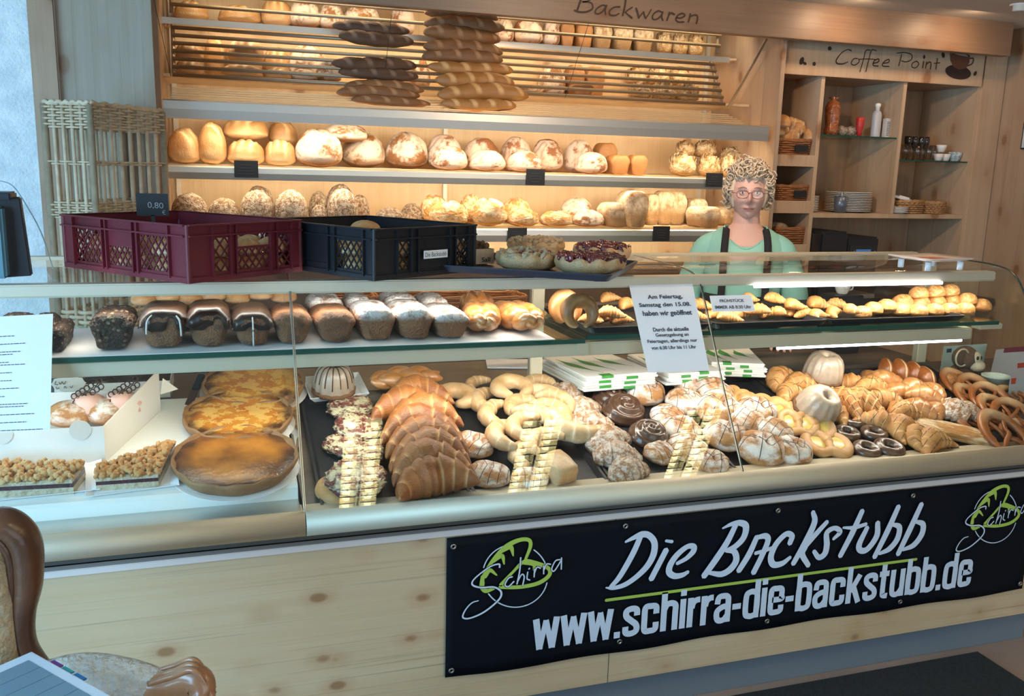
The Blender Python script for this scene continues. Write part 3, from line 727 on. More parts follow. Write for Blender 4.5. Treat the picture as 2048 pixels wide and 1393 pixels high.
bm = bmesh.new(); lathe(bm, [(.045, 0), (.045, -.006), (.03, -.006), (.03, -.03), (.02, -.032)], 24)
P = atz(2040, 8, CEIL)
tag(bmo('recessed_spotlight', bm, m_white, loc=(P.x, P.y, CEIL-.001), smooth=True), 'small white round recessed spotlight in the ceiling at top right', 'ceiling light')
# ============================================================ BREAD MATERIALS AND SHAPES
WH = dict(bump=.15, bs=18)
b_wheat = crust('wheat_crust', (.60, .31, .13), (.70, .43, .20), (.84, .64, .38), pale=(.74, .52, .30), rough=.45, **WH)
b_farm = crust('floured_farm_crust', (.36, .15, .05), (.48, .22, .08), (.26, .10, .035), flour=.95, fs=2.2, lo=.40, hi=.50, bump=.3, rough=.7, top=.2, fcol=(.74, .62, .50))
b_rye = crust('dark_floured_crust', (.34, .13, .05), (.42, .18, .08), (.28, .10, .04), flour=.90, fs=1.6, lo=.43, hi=.50, bump=.25, rough=.75, top=.1, fcol=(.66, .52, .42))
b_seed = crust('seeded_dark_crust', (.22, .11, .055), (.34, .18, .09), (.5, .38, .26), flour=.8, fs=9, lo=.44, hi=.58, speck=(.62, .52, .40), spk=130, bump=.7, bs=26, rough=.6, fcol=(.55, .45, .36))
b_gold = crust('golden_country_crust', (.74, .34, .10), (.90, .52, .20), (.50, .20, .05), flour=.85, fs=3, lo=.45, hi=.56, bump=.6, bs=12, rough=.6, fcol=(.86, .68, .44))
b_tinf = crust('floury_tin_crust', (.48, .28, .13), (.58, .36, .18), (.42, .22, .10), flour=.85, fs=5, lo=.35, hi=.62, bump=.5, bs=30, rough=.75, fcol=(.74, .60, .44), top=.45)
b_tinb = crust('brown_tin_crust', (.46, .20, .06), (.55, .26, .09), (.34, .13, .04), bump=.2, rough=.5)
b_petal = crust('ragged_petal_crust', (.60, .32, .11), (.78, .50, .23), (.34, .13, .04), flour=.6, fs=4, bump=.6, bs=14, rough=.6, fcol=(.88, .72, .50))
b_bagd = crust('dark_baguette_crust', (.13, .06, .03), (.20, .10, .055), (.26, .15, .09), bump=.25, rough=.55)
b_bagm = crust('brown_baguette_crust', (.30, .125, .045), (.42, .19, .07), (.46, .24, .11), bump=.2, rough=.5)
b_bagg = crust('golden_baguette_crust', (.56, .24, .065), (.66, .31, .09), (.72, .42, .17), bump=.15, rough=.42)
b_crois = crust('croissant_crust', (.36, .115, .032), (.58, .23, .07), (.80, .44, .18), bump=.22, bs=24, rough=.4, gloss=.15)
b_croisl = crust('pale_croissant_crust', (.68, .29, .085), (.88, .47, .17), (.90, .58, .27), bump=.22, bs=24, rough=.42, gloss=.12)
b_horn = crust('milk_horn_crust', (.86, .50, .24), (1.0, .76, .50), (.92, .70, .44), pale=(.90, .72, .50), bump=.08, bs=10, rough=.38, gloss=.15)
b_roll = crust('roll_crust', (.80, .42, .17), (.95, .58, .28), (.90, .66, .40), pale=(.86, .66, .44), bump=.1, bs=12, rough=.42)
b_glaze = crust('egg_glazed_crust', (.52, .18, .04), (.74, .33, .09), (.30, .09, .02), bump=.12, bs=10, rough=.28, gloss=.5, flour=.15, fcol=(.84, .66, .44))
b_pretz = crust('pretzel_crust', (.36, .10, .022), (.52, .17, .04), (.72, .48, .26), bump=.12, bs=12, rough=.35, gloss=.3)
b_sugar = crust('sugar_dusted_crust', (.60, .26, .09), (.78, .42, .17), (.34, .12, .05), flour=.88, fs=2.2, lo=.42, hi=.58, bump=.3, rough=.7, fcol=(.84, .80, .76), top=.35)
b_cream = crust('sugar_glazed_twist', (.48, .22, .09), (.64, .36, .18), (.34, .14, .06), flour=.75, fs=6, lo=.42, hi=.55, bump=.5, bs=16, rough=.4, gloss=.4, fcol=(.80, .70, .62))
b_cake = crust('cake_side_crust', (.26, .11, .05), (.36, .165, .075), (.10, .05, .03), bump=.5, bs=22, rough=.65, speck=(.10, .05, .03), spk=14)
b_caked = crust('dark_cake_crust', (.07, .035, .02), (.15, .075, .04), (.34, .24, .12), bump=.9, bs=16, rough=.6, speck=(.40, .30, .16), spk=26)
b_powd = crust('powdered_cake_crust', (.30, .13, .06), (.42, .20, .09), (.10, .05, .03), flour=.93, fs=3, lo=.34, hi=.5, bump=.5, bs=16, rough=.75, fcol=(.74, .70, .68), top=.72)
b_tart = crust('tart_shortcrust', k=6, c1=(.36, .17, .07), c2=(.50, .28, .13), cut=(.5, .3, .15), bump=.15, bs=14, rough=.6)
b_custard = crust('browned_custard', (.80, .22, .02), (1.0, .42, .05), (.07, .02, .01), k=6, bump=.15, rough=.3, gloss=.3, flour=.6, fs=5, lo=.49, hi=.52, fcol=(.90, .56, .15), top=-1)
b_custd = crust('dark_browned_custard', (.24, .07, .016), (1.0, .40, .06), (.07, .022, .01), k=3.2, bump=.1, rough=.25, gloss=.4)
b_yellow = simple('yellow_custard', (.72, .54, .14), .3, c2=(.64, .44, .10), scale=6, coat=.3)
b_crumb = crust('butter_crumble', (.85, .44, .16), (1.0, .64, .30), (.5, .2, .1), bump=.8, bs=16, rough=.75)
b_crumbp = crust('pale_crumble', (.62, .49, .32), (.72, .60, .42), (.5, .3, .2), bump=.8, bs=16, rough=.75)
b_berry = crust('berry_crumble', (.20, .03, .035), (.36, .09, .07), (.3, .1, .1), bump=.6, bs=9, rough=.35, gloss=.4, flour=.95, fs=4.5, lo=.47, hi=.54, fcol=(.76, .66, .42), top=-1)
b_jam = simple('berry_jam', (.07, .006, .02), .25, c2=(.03, .004, .012), scale=30, coat=.5, bump=.4)
b_plum = simple('plum_topping', (.16, .014, .018), .22, c2=(.05, .008, .012), scale=9, coat=.6, bump=.6, bscale=14)
b_sponge = simple('cake_crumb', (.58, .47, .33), .9, c2=(.50, .40, .27), scale=40, bump=.5, bscale=70)
b_frost = crust('guglhupf_glaze', (.62, .50, .42), (.70, .58, .50), (.4, .2, .1), bump=.12, bs=8, rough=.3, gloss=.5)
X_ = 0.0
for i in range(3):
    s = i+1
    shape('oval_loaf/%d' % i, blob(s, L=1, Wd=.72, Ht=.72, n=.05, slashes=[(1.2, -.45, .95, .12, .09), (1.2, .0, 1.0, .12, .09), (1.2, .45, .95, .12, .09)]), b_wheat)
    shape('farm_loaf/%d' % i, blob(s+10, n=.05, Ht=.75, slashes=[(.3+i, .0, .8, .09, .05), (1.9+i, .1, .6, .08, .04)], cracks=1.6), b_farm)
    shape('rye_loaf/%d' % i, blob(s+20, L=1, Wd=.9, n=.04, Ht=.8, slashes=[(.2*i, .42, .8, .16, .045)], cracks=1.2), b_rye)
    shape('seeded_loaf/%d' % i, blob(s+30, L=.85, Wd=1, n=.04, Ht=.95, fine=.03), b_seed)
    shape('country_loaf/%d' % i, blob(s+40, n=.09, Ht=.8, fine=.04, slashes=[(.5+i*.7, .05, .8, .14, .09)], cracks=2.0), b_gold)
    shape('floury_tin_loaf/%d' % i, tin(s, L=1.5, Wd=.72, Ht=.95, fine=.02), b_tinf)
    shape('brown_tin_loaf/%d' % i, tin(s+5, L=1.5, Wd=.65, Ht=.62, slashes=[(0, .12, .05)]), b_tinb)
    shape('round_roll/%d' % i, blob(s+50, L=1, Wd=.8, Ht=.62, n=.04, slashes=[(.1*i, 0, .8, .09, .07)]), b_roll)
    shape('dark_baguette/%d' % i, baguette(s, cuts=4, r=.13, bend=.02), b_bagd)
    shape('brown_baguette/%d' % i, baguette(s+4, cuts=4, r=.115, bend=.02), b_bagm)
    shape('golden_baguette/%d' % i, baguette(s+8, cuts=4, r=.125, bend=.03), b_bagg)
    shape('croissant/%d' % i, croissant(s, bend=1.0, ridges=7, R=.37, sharp=.17, tip=.05), b_crois)
    shape('pale_croissant/%d' % i, croissant(s+3, bend=.8, ridges=8, R=.30), b_croisl)
    shape('milk_horn/%d' % i, croissant(s+6, bend=1.5, ridges=7, R=.26, sharp=.09, tip=.3), b_horn)
    shape('sugared_twist/%d' % i, croissant(s+9, bend=.2, ridges=6, R=.36, sharp=.14, tip=.45), b_cream)
    shape('pretzel/%d' % i, pretzel(s, r=.14+.01*i), b_pretz)
    shape('braided_loaf/%d' % i, braid(s, turns=1.15+.2*i, r=.34, amp=.3, L=.95), b_glaze)
    shape('bear_claw/%d' % i, blob(s+60, L=1, Wd=.8, Ht=.6, n=.10, nu=56, slashes=[(PI/2, -.55, .5, .08, .10), (PI/2, -.1, .5, .08, .10), (PI/2, .35, .5, .08, .10)]), b_sugar)
    shape('chocolate_croissant/%d' % i, blob(s+70, L=1, Wd=.75, Ht=.72, n=.05, slashes=[(PI/2, -.3, .9, .06, .06), (PI/2, .3, .9, .06, .06)], cracks=2.5), b_croisl)
    shape('loaf_cake/%d' % i, tin(s+20, L=1.6, Wd=.62, Ht=.85, bulge=.18, n=.05, fine=.03), b_cake)
    shape('powdered_loaf_cake/%d' % i, tin(s+30, L=1.6, Wd=.62, Ht=.9, bulge=.16, n=.06, fine=.05), b_powd)
    shape('dark_loaf_cake/%d' % i, tin(s+40, L=1.6, Wd=.70, Ht=.8, bulge=.12, n=.08, fine=.12), b_caked)
    shape('nut_croissant/%d' % i, croissant(s+12, bend=.5, ridges=5, R=.36, sharp=.1, tip=.3), b_glaze)
def petal(seed):
    bm = bmesh.new(); lay = bm.verts.layers.float.new('cut'); r = random.Random(seed)
    b = blob(seed, n=.12, Ht=.8, nu=30, nv=18); me = bpy.data.meshes.new('t'); b.to_mesh(me); b.free(); bm.from_mesh(me); bpy.data.meshes.remove(me)
    lay = bm.verts.layers.float['cut'] if 'cut' in bm.verts.layers.float else lay
    for i in range(22):
        th = r.uniform(0, 2*PI); ph = r.uniform(.15, 1.35); d = Vector((math.cos(ph)*math.cos(th), math.cos(ph)*math.sin(th), math.sin(ph)*.8))
        t = d.cross(Vector((0, 0, 1))).normalized(); u = t.cross(d).normalized(); w = r.uniform(.22, .36)
        a, b_, c, e = d*.93-t*w-u*.12, d*.93+t*w-u*.12, d*1.22+t*w*.6+u*w*.9, d*1.2-t*w*.7+u*w
        vs = [bm.verts.new(p) for p in (a, b_, c, e)]; vs2 = [bm.verts.new(p*.95) for p in (a, b_, c, e)]
        vs[2][lay] = .0; bm.faces.new(vs); bm.faces.new(vs2[::-1])
        for k in range(4): bm.faces.new((vs[k], vs2[k], vs2[(k+1) % 4], vs[(k+1) % 4]))
    return bm
for i in range(3): shape('crusty_petal_bread/%d' % i, petal(80+i), b_petal)
def berryround(seed, R=1.0):
    return blob(seed, Ht=.28, n=.12, fine=.14, nu=60, nv=30)
for i in range(2):
    shape('berry_crumble_pastry/%d' % i, berryround(90+i), b_berry)
shape('ring_loaf/0', ringbread(1, R=.58, r=.34, fat=.45, gap=.22), crust('ring_loaf_crust', (.40, .17, .06), (.56, .29, .12), (.7, .5, .3), bump=.1, rough=.4))
shape('plain_ring_roll/0', ringbread(2, R=.52, r=.38, fat=.35, gap=.25), b_horn)
shape('plain_ring_roll/1', ringbread(5, R=.55, r=.36, fat=.35, gap=.3), b_horn)
shape('chocolate_ring/0', ringbread(3, R=.6, r=.36, fat=0, n=.02), b_crumb)

# ============================================================ BREAD SHELF UNIT
SY = 4.2; SB = 4.78
unit = empty('bread_shelf', (1.25, SB-.3, 0), 0, 'large warm-lit wooden bread shelf with aluminium lips and slatted shelves', 'bread shelf')
uo = Vector((1.25, SB-.3, 0))
def ub(name, x0, x1, y0, y1, z0, z1, m, bev=.001, parent=None):
    return boxo(name, x0-uo.x, x1-uo.x, y0-uo.y, y1-uo.y, z0, z1, m, parent or unit, bev)
m_back = wood('shelf_back_spruce', (.74, .56, .35), (.68, .49, .28), 'Z', kscale=2)
m_gold = simple('slat_gold_anodised', (.56, .42, .25), .38, .5)
m_rod = simple('rod_backlit_shade', (.30, .22, .14), .4, .4)  # rods stand against lit loaves; their backlit shade is put into this darker colour
m_uw = simple('upright_channel', (.70, .66, .58), .5, .2)
xl = -.185
ub('side_panel', xl-.028, xl, 4.10, SB, 0, CEIL-.04, m_sprucev)
ub('side_panel', 2.765, 2.79, 4.10, SB, 0, CEIL-.04, m_sprucev)
ub('lower_cabinet', xl, 2.765, 4.235, 4.26, .0, 1.165, simple('dark_cabinet_front', (.13, .075, .045), .55, c2=(.10, .055, .032), scale=3))
ub('back_panel', xl, 2.765, SB-.02, SB, .3, CEIL-.04, m_back)
for x in (xl+.02, 1.17, 2.70):
    ub('upright_channel', x, x+.022, SB-.04, SB-.021, .3, CEIL-.05, m_uw)
lips = [(SY, aty(332, 330, SY).z, aty(332, 357, SY).z), (SY, aty(1000, 458, SY).z, aty(1000, 484, SY).z)]
def lip(y, zt, zb, x0=xl+.005, x1=2.75):
    bm = bmesh.new(); pr = [(y, zt), (y-.008, zt-.006), (y-.010, (zt+zb)/2), (y-.004, zb), (y+.012, zb), (y+.02, zb+.01), (y+.02, zt)]
    A = [bm.verts.new((x0-uo.x, a-uo.y, b)) for a, b in pr]; B = [bm.verts.new((x1-uo.x, a-uo.y, b)) for a, b in pr]; n = len(pr)
    for i in range(n): bm.faces.new((A[i], A[(i+1) % n], B[(i+1) % n], B[i]))
    bm.faces.new(A[::-1]); bm.faces.new(B); bmesh.ops.recalc_face_normals(bm, faces=bm.faces[:])
    return bmo('shelf_lip', bm, m_lip, unit)
def slat(x0, x1, y, z, w=.022, t=.008): return ub('shelf_slat', x0, x1, y, y+w, z-t, z, m_gold, 0)
SZ = []
for y, zt, zb in lips:
    lip(y, zt, zb); SZ.append(zt+.004)
    for i in range(11): slat(xl, 2.75, y+.03+i*.048, zt+.002+i*.0012)
    ub('lamp_tube', xl+.1, 2.65, y+.03, y+.042, zb+.006, zb+.018, m_warm, 0)
L1 = (4.10, aty(1000, 228, 4.10).z, aty(1000, 262, 4.10).z)
lip(*L1, x0=-.18, x1=2.72)
ub('lamp_tube', xl+.1, 2.65, 4.14, 4.152, L1[2]+.006, L1[2]+.018, m_warm, 0)
for i in range(6): slat(-.15, 2.62, 4.125+i*.04, L1[1]+.004+i*.012, .018, .006)
# lamps behind each lip
for y, z in ((4.15, L1[2]), (SY+.05, lips[0][2]), (SY+.05, lips[1][2])):
    for x0, x1 in ((-.1, .85), (.85, 1.75), (1.75, 2.7)):
        area('shelf_lamp', ((x0+x1)/2, y, z-.004), ((x0+x1)/2, y+.28, z-.26), x1-x0-.05, .03, 3.3, (1, .86, .60))
for x0, x1 in ((-.1, .85), (.85, 1.75), (1.75, 2.7)):
    area('rack_lamp', ((x0+x1)/2, 4.40, 2.38), ((x0+x1)/2, 4.75, 2.0), x1-x0-.05, .05, 2.9, (1, .83, .55))
    area('rack_lamp', ((x0+x1)/2, 4.55, 2.205), ((x0+x1)/2, 4.75, 1.95), x1-x0-.05, .03, 1.7, (1, .83, .55))
# inclined rod rack: lower tier and upper tier
RL0, RL1 = (4.34, 1.975), (4.50, 2.225); RU0, RU1 = (4.43, 2.245), (4.44, 2.42)
def rod(y, z, x0=-.145, x1=2.60, r=.0085):
    bm = bmesh.new(); bar(bm, (x0-uo.x, y-uo.y, z), (x1-uo.x, y-uo.y, z), r, 10); bmo('rack_rod', bm, m_rod, unit, smooth=True)
for i in range(8):
    t = i/7; rod(RL0[0]+(RL1[0]-RL0[0])*t, RL0[1]+(RL1[1]-RL0[1])*t)
for i in range(3): rod(RU0[0], RU0[1]+.035+i*.055)
for x in (-.14, 1.17, 2.59):
    bm = bmesh.new()
    bar(bm, (x-uo.x, RL0[0]-uo.y+.012, RL0[1]), (x-uo.x, RL1[0]-uo.y+.012, RL1[1]), .009, 8)
    bmo('rack_upright', bm, m_rod, unit); bm = bmesh.new()
    bar(bm, (x-uo.x, RU0[0]-uo.y+.012, RU0[1]), (x-uo.x, RU1[0]-uo.y+.012, RU1[1]), .009, 8)
    bmo('rack_upright', bm, m_rod, unit)
UA, UB = 1.985, 2.235
ub('rack_shelf', xl, 2.75, 4.34, SB-.02, UA-.018, UA-.006, m_back)
ub('rack_shelf', xl, 2.75, 4.50, SB-.02, UB-.016, UB-.004, m_back)
ub('shelf_edge', xl, 2.70, 4.488, 4.50, UB-.03, UB-.002, m_lip)
# side bracket strip at the right and support wires
a, b, c = aty(1456, 216, 4.33), aty(1505, 130, 4.15), aty(1533, 78, 4.05)
bm = bmesh.new(); 
for p, q in ((a, b), (b, c)): beam(bm, p-uo, q-uo, .014, .004)
bmo('side_bracket', bm, m_steel, unit)
for (p, q) in (((1177, 48), (1130, 196)), ((308, 0), (342, 152)), ((783, 30), (768, 160))):
    A, B = aty(*p, 4.05), aty(*q, 4.33); bm = bmesh.new(); bar(bm, A-uo, B-uo, .0012, 6); bmo('tension_wire', bm, m_blackpl, unit)
# black price tags on the lips
for i, (x0, y0, x1, y1, Y, wh) in enumerate(((469, 322, 516, 355, SY, 'leftmost, under the oval wheat loaves'), (1052, 339, 1090, 370, SY, 'under the row of dark floured loaves'), (1411, 347, 1446, 374, SY, 'beside the blonde hair of the saleswoman'), (1015, 456, 1054, 485, SY, 'under the golden country loaves'), (1305, 453, 1340, 482, SY, 'under the floury tin loaves'))):
    A, B = aty(x0, y1, Y-.016), aty(x1, y0, Y-.016); cx = (A.x+B.x)/2
    t = empty('price_tag', (cx, Y-.016, A.z), 0, 'small black price tag on the shelf lip '+wh, 'price tag', 'black tags on the bread shelf')
    w = B.x-A.x; h = B.z-A.z
    boxo('tag_plate', -w/2, w/2, -.002, .002, 0, h, m_slate, t, 0)
    bm = bmesh.new(); r = random.Random(i)
    m_chalk = bpy.data.materials.get('faded_chalk') or simple('faded_chalk', (.045, .045, .05), .8)
    for k in range(4):
        ln = w*r.uniform(.4, .75); box(bm, -ln/2, ln/2, -.0026, -.002, h*(.2+.17*k), h*(.2+.17*k)+.003)
    bmo('chalk_lines', bm, m_chalk, t)

# ---- loaves: (kind, x0, y0, x1, y1, depth row, look)
def shelfrow(items, zshelf, where, group, Yf, Yb=None, snap=.045):
    byrow = {}
    for it in items: byrow.setdefault(it[5], []).append(it)
    for r, L in byrow.items():
        L.sort(key=lambda q: q[1]+q[3]); cnt = {}; tot = {}
        for it in L: tot[it[6]] = tot.get(it[6], 0)+1
        for it in L:
            kind, x0, y0, x1, y1, row, look = it[:7]; extra = it[7] if len(it) > 7 else {}
            Y = {'front': Yf, 'back': Yf+.16, 'top': Yf+.07}[row]
            P = aty((x0+x1)/2, y1, Y); w = metres(x1-x0, P); h = metres(y1-y0, P)*1.0
            z = P.z
            if row == 'front' or (row == 'back' and zshelf+.08 > z): z = zshelf
            h = max(.04, aty((x0+x1)/2, y0, Y).z-z)
            D = extra.get('d', w*.95)
            i = cnt.get(look, 0); cnt[look] = i+1
            rw = {'front': 'front row', 'back': 'back row', 'top': 'upper layer'}[row]
            lab = '%s, %s such in %s, %s' % (look, ordl(i, tot[look]), rw, where)
            item(kind, (P.x, Y+D*.1, z+.001), (w, D, h), (extra.get('rx', 0), extra.get('ry', 0), extra.get('rz', random.Random(x0).uniform(-.2, .2))), lab, 'bread', group)
OW, FA, RY, SE, CO, FT, BT_, PB = 'oval golden wheat loaf', 'round floury farm loaf', 'round dark loaf with flour cap', 'dark seed-crusted loaf', 'golden cracked country loaf', 'floury domed tin loaf', 'brown oblong tin loaf', 'ragged crusty petal bread'
shelfrow([('oval_loaf', 337, 255, 403, 323, 'front', OW, dict(rz=1.3)), ('oval_loaf', 396, 244, 455, 323, 'front', OW, dict(rz=1.6)), ('oval_loaf', 448, 234, 536, 281, 'top', OW),
 ('oval_loaf', 456, 278, 530, 325, 'front', OW), ('oval_loaf', 537, 242, 596, 292, 'back', OW, dict(rz=1.2)), ('oval_loaf', 530, 278, 591, 326, 'front', OW),
 ('farm_loaf', 592, 257, 686, 328, 'front', FA), ('farm_loaf', 647, 245, 735, 285, 'top', FA), ('farm_loaf', 686, 265, 772, 318, 'back', FA), ('farm_loaf', 772, 263, 857, 321, 'back', FA),
 ('rye_loaf', 855, 269, 927, 312, 'back', RY), ('rye_loaf', 864, 292, 936, 337, 'front', RY), ('rye_loaf', 927, 276, 1001, 316, 'back', RY), ('rye_loaf', 938, 300, 1013, 339, 'front', RY),
 ('rye_loaf', 1001, 273, 1064, 316, 'back', RY), ('rye_loaf', 1013, 302, 1085, 341, 'front', RY), ('rye_loaf', 1064, 278, 1128, 325, 'back', RY), ('rye_loaf', 1128, 280, 1191, 325, 'back', RY), ('rye_loaf', 1150, 304, 1216, 345, 'front', RY),
 ('brown_tin_loaf', 1189, 286, 1232, 320, 'back', BT_), ('brown_tin_loaf', 1213, 310, 1257, 345, 'front', BT_), ('brown_tin_loaf', 1254, 310, 1293, 345, 'front', BT_),
 ('crusty_petal_bread', 1336, 303, 1397, 346, 'front', PB), ('crusty_petal_bread', 1350, 280, 1392, 315, 'back', PB), ('crusty_petal_bread', 1388, 280, 1434, 316, 'back', PB), ('crusty_petal_bread', 1395, 306, 1442, 347, 'front', PB),
 ('crusty_petal_bread', 1438, 308, 1480, 347, 'front', PB), ('crusty_petal_bread', 1440, 293, 1487, 325, 'back', PB)], SZ[0], 'upper lit shelf', 'breads on the upper lit shelf', 4.30)
shelfrow([('seeded_loaf', 345, 386, 416, 434, 'front', SE), ('seeded_loaf', 418, 396, 479, 434, 'front', SE), ('seeded_loaf', 490, 372, 549, 425, 'back', SE), ('seeded_loaf', 482, 380, 547, 434, 'front', SE), ('seeded_loaf', 550, 379, 617, 436, 'front', SE),
 ('seeded_loaf', 618, 383, 657, 430, 'back', SE), ('seeded_loaf', 652, 368, 713, 420, 'back', SE), ('seeded_loaf', 655, 377, 717, 440, 'front', SE), ('seeded_loaf', 622, 410, 656, 440, 'front', SE), ('seeded_loaf', 700, 390, 740, 430, 'back', SE),
 ('seeded_loaf', 752, 415, 809, 448, 'front', 'small tan seeded loaf'), ('seeded_loaf', 802, 407, 846, 446, 'back', 'small tan seeded loaf'),
 ('country_loaf', 858, 402, 938, 450, 'front', CO), ('country_loaf', 840, 389, 897, 430, 'back', CO), ('country_loaf', 918, 388, 965, 430, 'back', CO), ('country_loaf', 941, 396, 1015, 456, 'front', CO), ('country_loaf', 1002, 395, 1064, 436, 'back', CO),
 ('country_loaf', 1015, 418, 1080, 456, 'front', CO), ('country_loaf', 1080, 422, 1147, 456, 'front', CO), ('farm_loaf', 1123, 395, 1189, 436, 'back', 'round floury country loaf'), ('farm_loaf', 1144, 420, 1210, 456, 'front', 'round floury country loaf'),
 ('floury_tin_loaf', 1200, 405, 1256, 455, 'front', FT), ('floury_tin_loaf', 1238, 382, 1293, 455, 'front', FT, dict(d=.24)), ('floury_tin_loaf', 1280, 388, 1318, 446, 'back', FT), ('floury_tin_loaf', 1305, 382, 1346, 441, 'back', FT), ('floury_tin_loaf', 1328, 384, 1371, 442, 'back', FT),
 ('floury_tin_loaf', 1370, 397, 1412, 440, 'back', FT), ('floury_tin_loaf', 1378, 413, 1437, 454, 'front', FT, dict(rz=.5)), ('floury_tin_loaf', 1424, 413, 1467, 450, 'back', FT, dict(rz=.4))], SZ[1], 'lower lit shelf', 'breads on the lower lit shelf', 4.30)
shelfrow([('oval_loaf', 352, 84, 407, 124, 'top', OW), ('oval_loaf', 352, 118, 407, 158, 'front', OW), ('oval_loaf', 408, 71, 458, 145, 'back', OW, dict(rz=1.5)), ('oval_loaf', 455, 76, 528, 128, 'top', OW), ('oval_loaf', 444, 127, 526, 162, 'front', OW),
 ('oval_loaf', 525, 94, 583, 142, 'back', OW), ('oval_loaf', 532, 134, 584, 164, 'front', OW), ('farm_loaf', 575, 87, 656, 138, 'back', FA), ('farm_loaf', 582, 138, 638, 166, 'front', FA), ('farm_loaf', 632, 120, 684, 166, 'front', FA),
 ('farm_loaf', 815, 113, 862, 168, 'back', FA), ('farm_loaf', 1030, 170, 1078, 200, 'front', FA), ('farm_loaf', 1078, 128, 1133, 170, 'back', FA), ('farm_loaf', 1082, 172, 1130, 200, 'front', FA), ('brown_tin_loaf', 1130, 130, 1168, 172, 'back', BT_), ('brown_tin_loaf', 1166, 134, 1207, 178, 'back', BT_), ('brown_tin_loaf', 1138, 168, 1186, 200, 'front', BT_),
 ('crusty_petal_bread', 1250, 132, 1296, 172, 'back', PB), ('crusty_petal_bread', 1294, 130, 1340, 172, 'back', PB), ('crusty_petal_bread', 1338, 132, 1382, 172, 'back', PB), ('crusty_petal_bread', 1256, 164, 1306, 204, 'front', PB), ('crusty_petal_bread', 1304, 160, 1352, 204, 'front', PB), ('crusty_petal_bread', 1350, 162, 1400, 205, 'front', PB)],
 UA, 'lower rack tier', 'breads behind the lower rack rods', 4.50)
shelfrow([('oval_loaf', 350, 0, 416, 40, 'front', OW), ('oval_loaf', 439, 10, 523, 72, 'front', OW), ('oval_loaf', 523, -4, 584, 50, 'front', OW), ('farm_loaf', 578, -4, 642, 60, 'front', FA), ('farm_loaf', 638, 4, 690, 62, 'front', FA), ('farm_loaf', 688, 2, 760, 56, 'front', FA),
 ('rye_loaf', 781, 8, 830, 80, 'front', RY), ('rye_loaf', 994, 36, 1028, 80, 'front', RY), ('rye_loaf', 1026, 34, 1087, 92, 'front', RY), ('rye_loaf', 1085, 38, 1120, 92, 'front', RY),
 ('brown_tin_loaf', 1119, 42, 1148, 96, 'front', BT_), ('brown_tin_loaf', 1146, 44, 1183, 98, 'front', BT_), ('floury_tin_loaf', 1182, 46, 1222, 84, 'front', FT), ('floury_tin_loaf', 1222, 48, 1264, 84, 'front', FT), ('floury_tin_loaf', 1264, 52, 1306, 86, 'front', FT),
 ('crusty_petal_bread', 1309, 58, 1346, 112, 'front', PB), ('crusty_petal_bread', 1344, 60, 1376, 104, 'front', PB), ('crusty_petal_bread', 1374, 62, 1408, 108, 'front', PB)],
 UB, 'topmost rack tier', 'breads behind the topmost rack rods', 4.60)
# ---- baguettes piled in front of the rods
bg = [('dark_baguette', 665, 45, 820, 72), ('dark_baguette', 677, 66, 829, 96), ('dark_baguette', 662, 116, 836, 146), ('dark_baguette', 677, 136, 838, 163), ('brown_baguette', 688, 161, 848, 187), ('brown_baguette', 672, 173, 842, 200), ('brown_baguette', 702, 193, 864, 216),
      ('brown_baguette', 846, 15, 998, 42), ('brown_baguette', 845, 33, 1012, 66), ('brown_baguette', 843, 54, 1006, 90), ('brown_baguette', 842, 80, 1008, 112), ('brown_baguette', 842, 98, 1008, 130), ('golden_baguette', 852, 125, 1030, 156), ('golden_baguette', 864, 143, 1032, 182), ('golden_baguette', 870, 166, 1059, 205), ('golden_baguette', 880, 198, 1034, 227)]
dk = {'dark_baguette': 'dark brown', 'brown_baguette': 'scored brown', 'golden_baguette': 'golden'}
for i, (k_, x0, y0, x1, y1) in enumerate(bg):
    left = i < 7; j = i if left else i-7; n = 7 if left else 9
    Y = 4.40-.0009*(y1-40) if y1 < 170 else 4.285-.0016*(y1-170)
    P = aty((x0+x1)/2, y1, Y); w = metres(x1-x0, P); h = metres(y1-y0, P)
    pos = 'topmost' if j == 0 else 'lowest' if j == n-1 else ORD[j]+' from top'
    tilt = -.05+.02*math.sin(i*2.1)
    item(k_, (P.x, Y, P.z+.004), (w, h*1.05, h*1.0), (.25, tilt+.05, -.06*math.cos(i*1.7)), '%s baguette, %s of the %s pile leaning on the rack rods' % (dk[k_], pos, 'left' if left else 'right'), 'baguette', 'baguettes piled on the rack')
# ============================================================ BAKING TRAYS ON THE SLOPING DECK
from mathutils.bvhtree import BVHTree
def tray_mesh(bm, w, l, h=.018):
    """shallow pan with rolled rim, origin at the middle of its underside"""
    def ring(x, y, z, r=.02, n=5):
        out = []
        for cx, cy, a0 in ((x-r, y-r, 0), (-x+r, y-r, PI/2), (-x+r, -y+r, PI), (x-r, -y+r, 1.5*PI)):
            for k in range(n): a = a0+PI/2*k/(n-1); out.append(bm.verts.new((cx+r*math.cos(a), cy+r*math.sin(a), z)))
        return out
    R_ = [ring(w/2-.014, l/2-.014, 0), ring(w/2-.004, l/2-.004, h), ring(w/2, l/2, h), ring(w/2, l/2, h-.003), ring(w/2-.005, l/2-.005, h-.004), ring(w/2-.016, l/2-.016, .002)]
    R_ = [ring(w/2-.018, l/2-.018, .002), ring(w/2-.008, l/2-.008, h), ring(w/2, l/2, h), ring(w/2-.001, l/2-.001, h-.004), ring(w/2-.012, l/2-.012, 0)]
    for A, B in zip(R_, R_[1:]):
        n = len(A)
        for k in range(n): bm.faces.new((A[k], A[(k+1) % n], B[(k+1) % n], B[k]))
    bm.faces.new(R_[0]); bm.faces.new(R_[-1][::-1])
    bmesh.ops.recalc_face_normals(bm, faces=bm.faces[:])
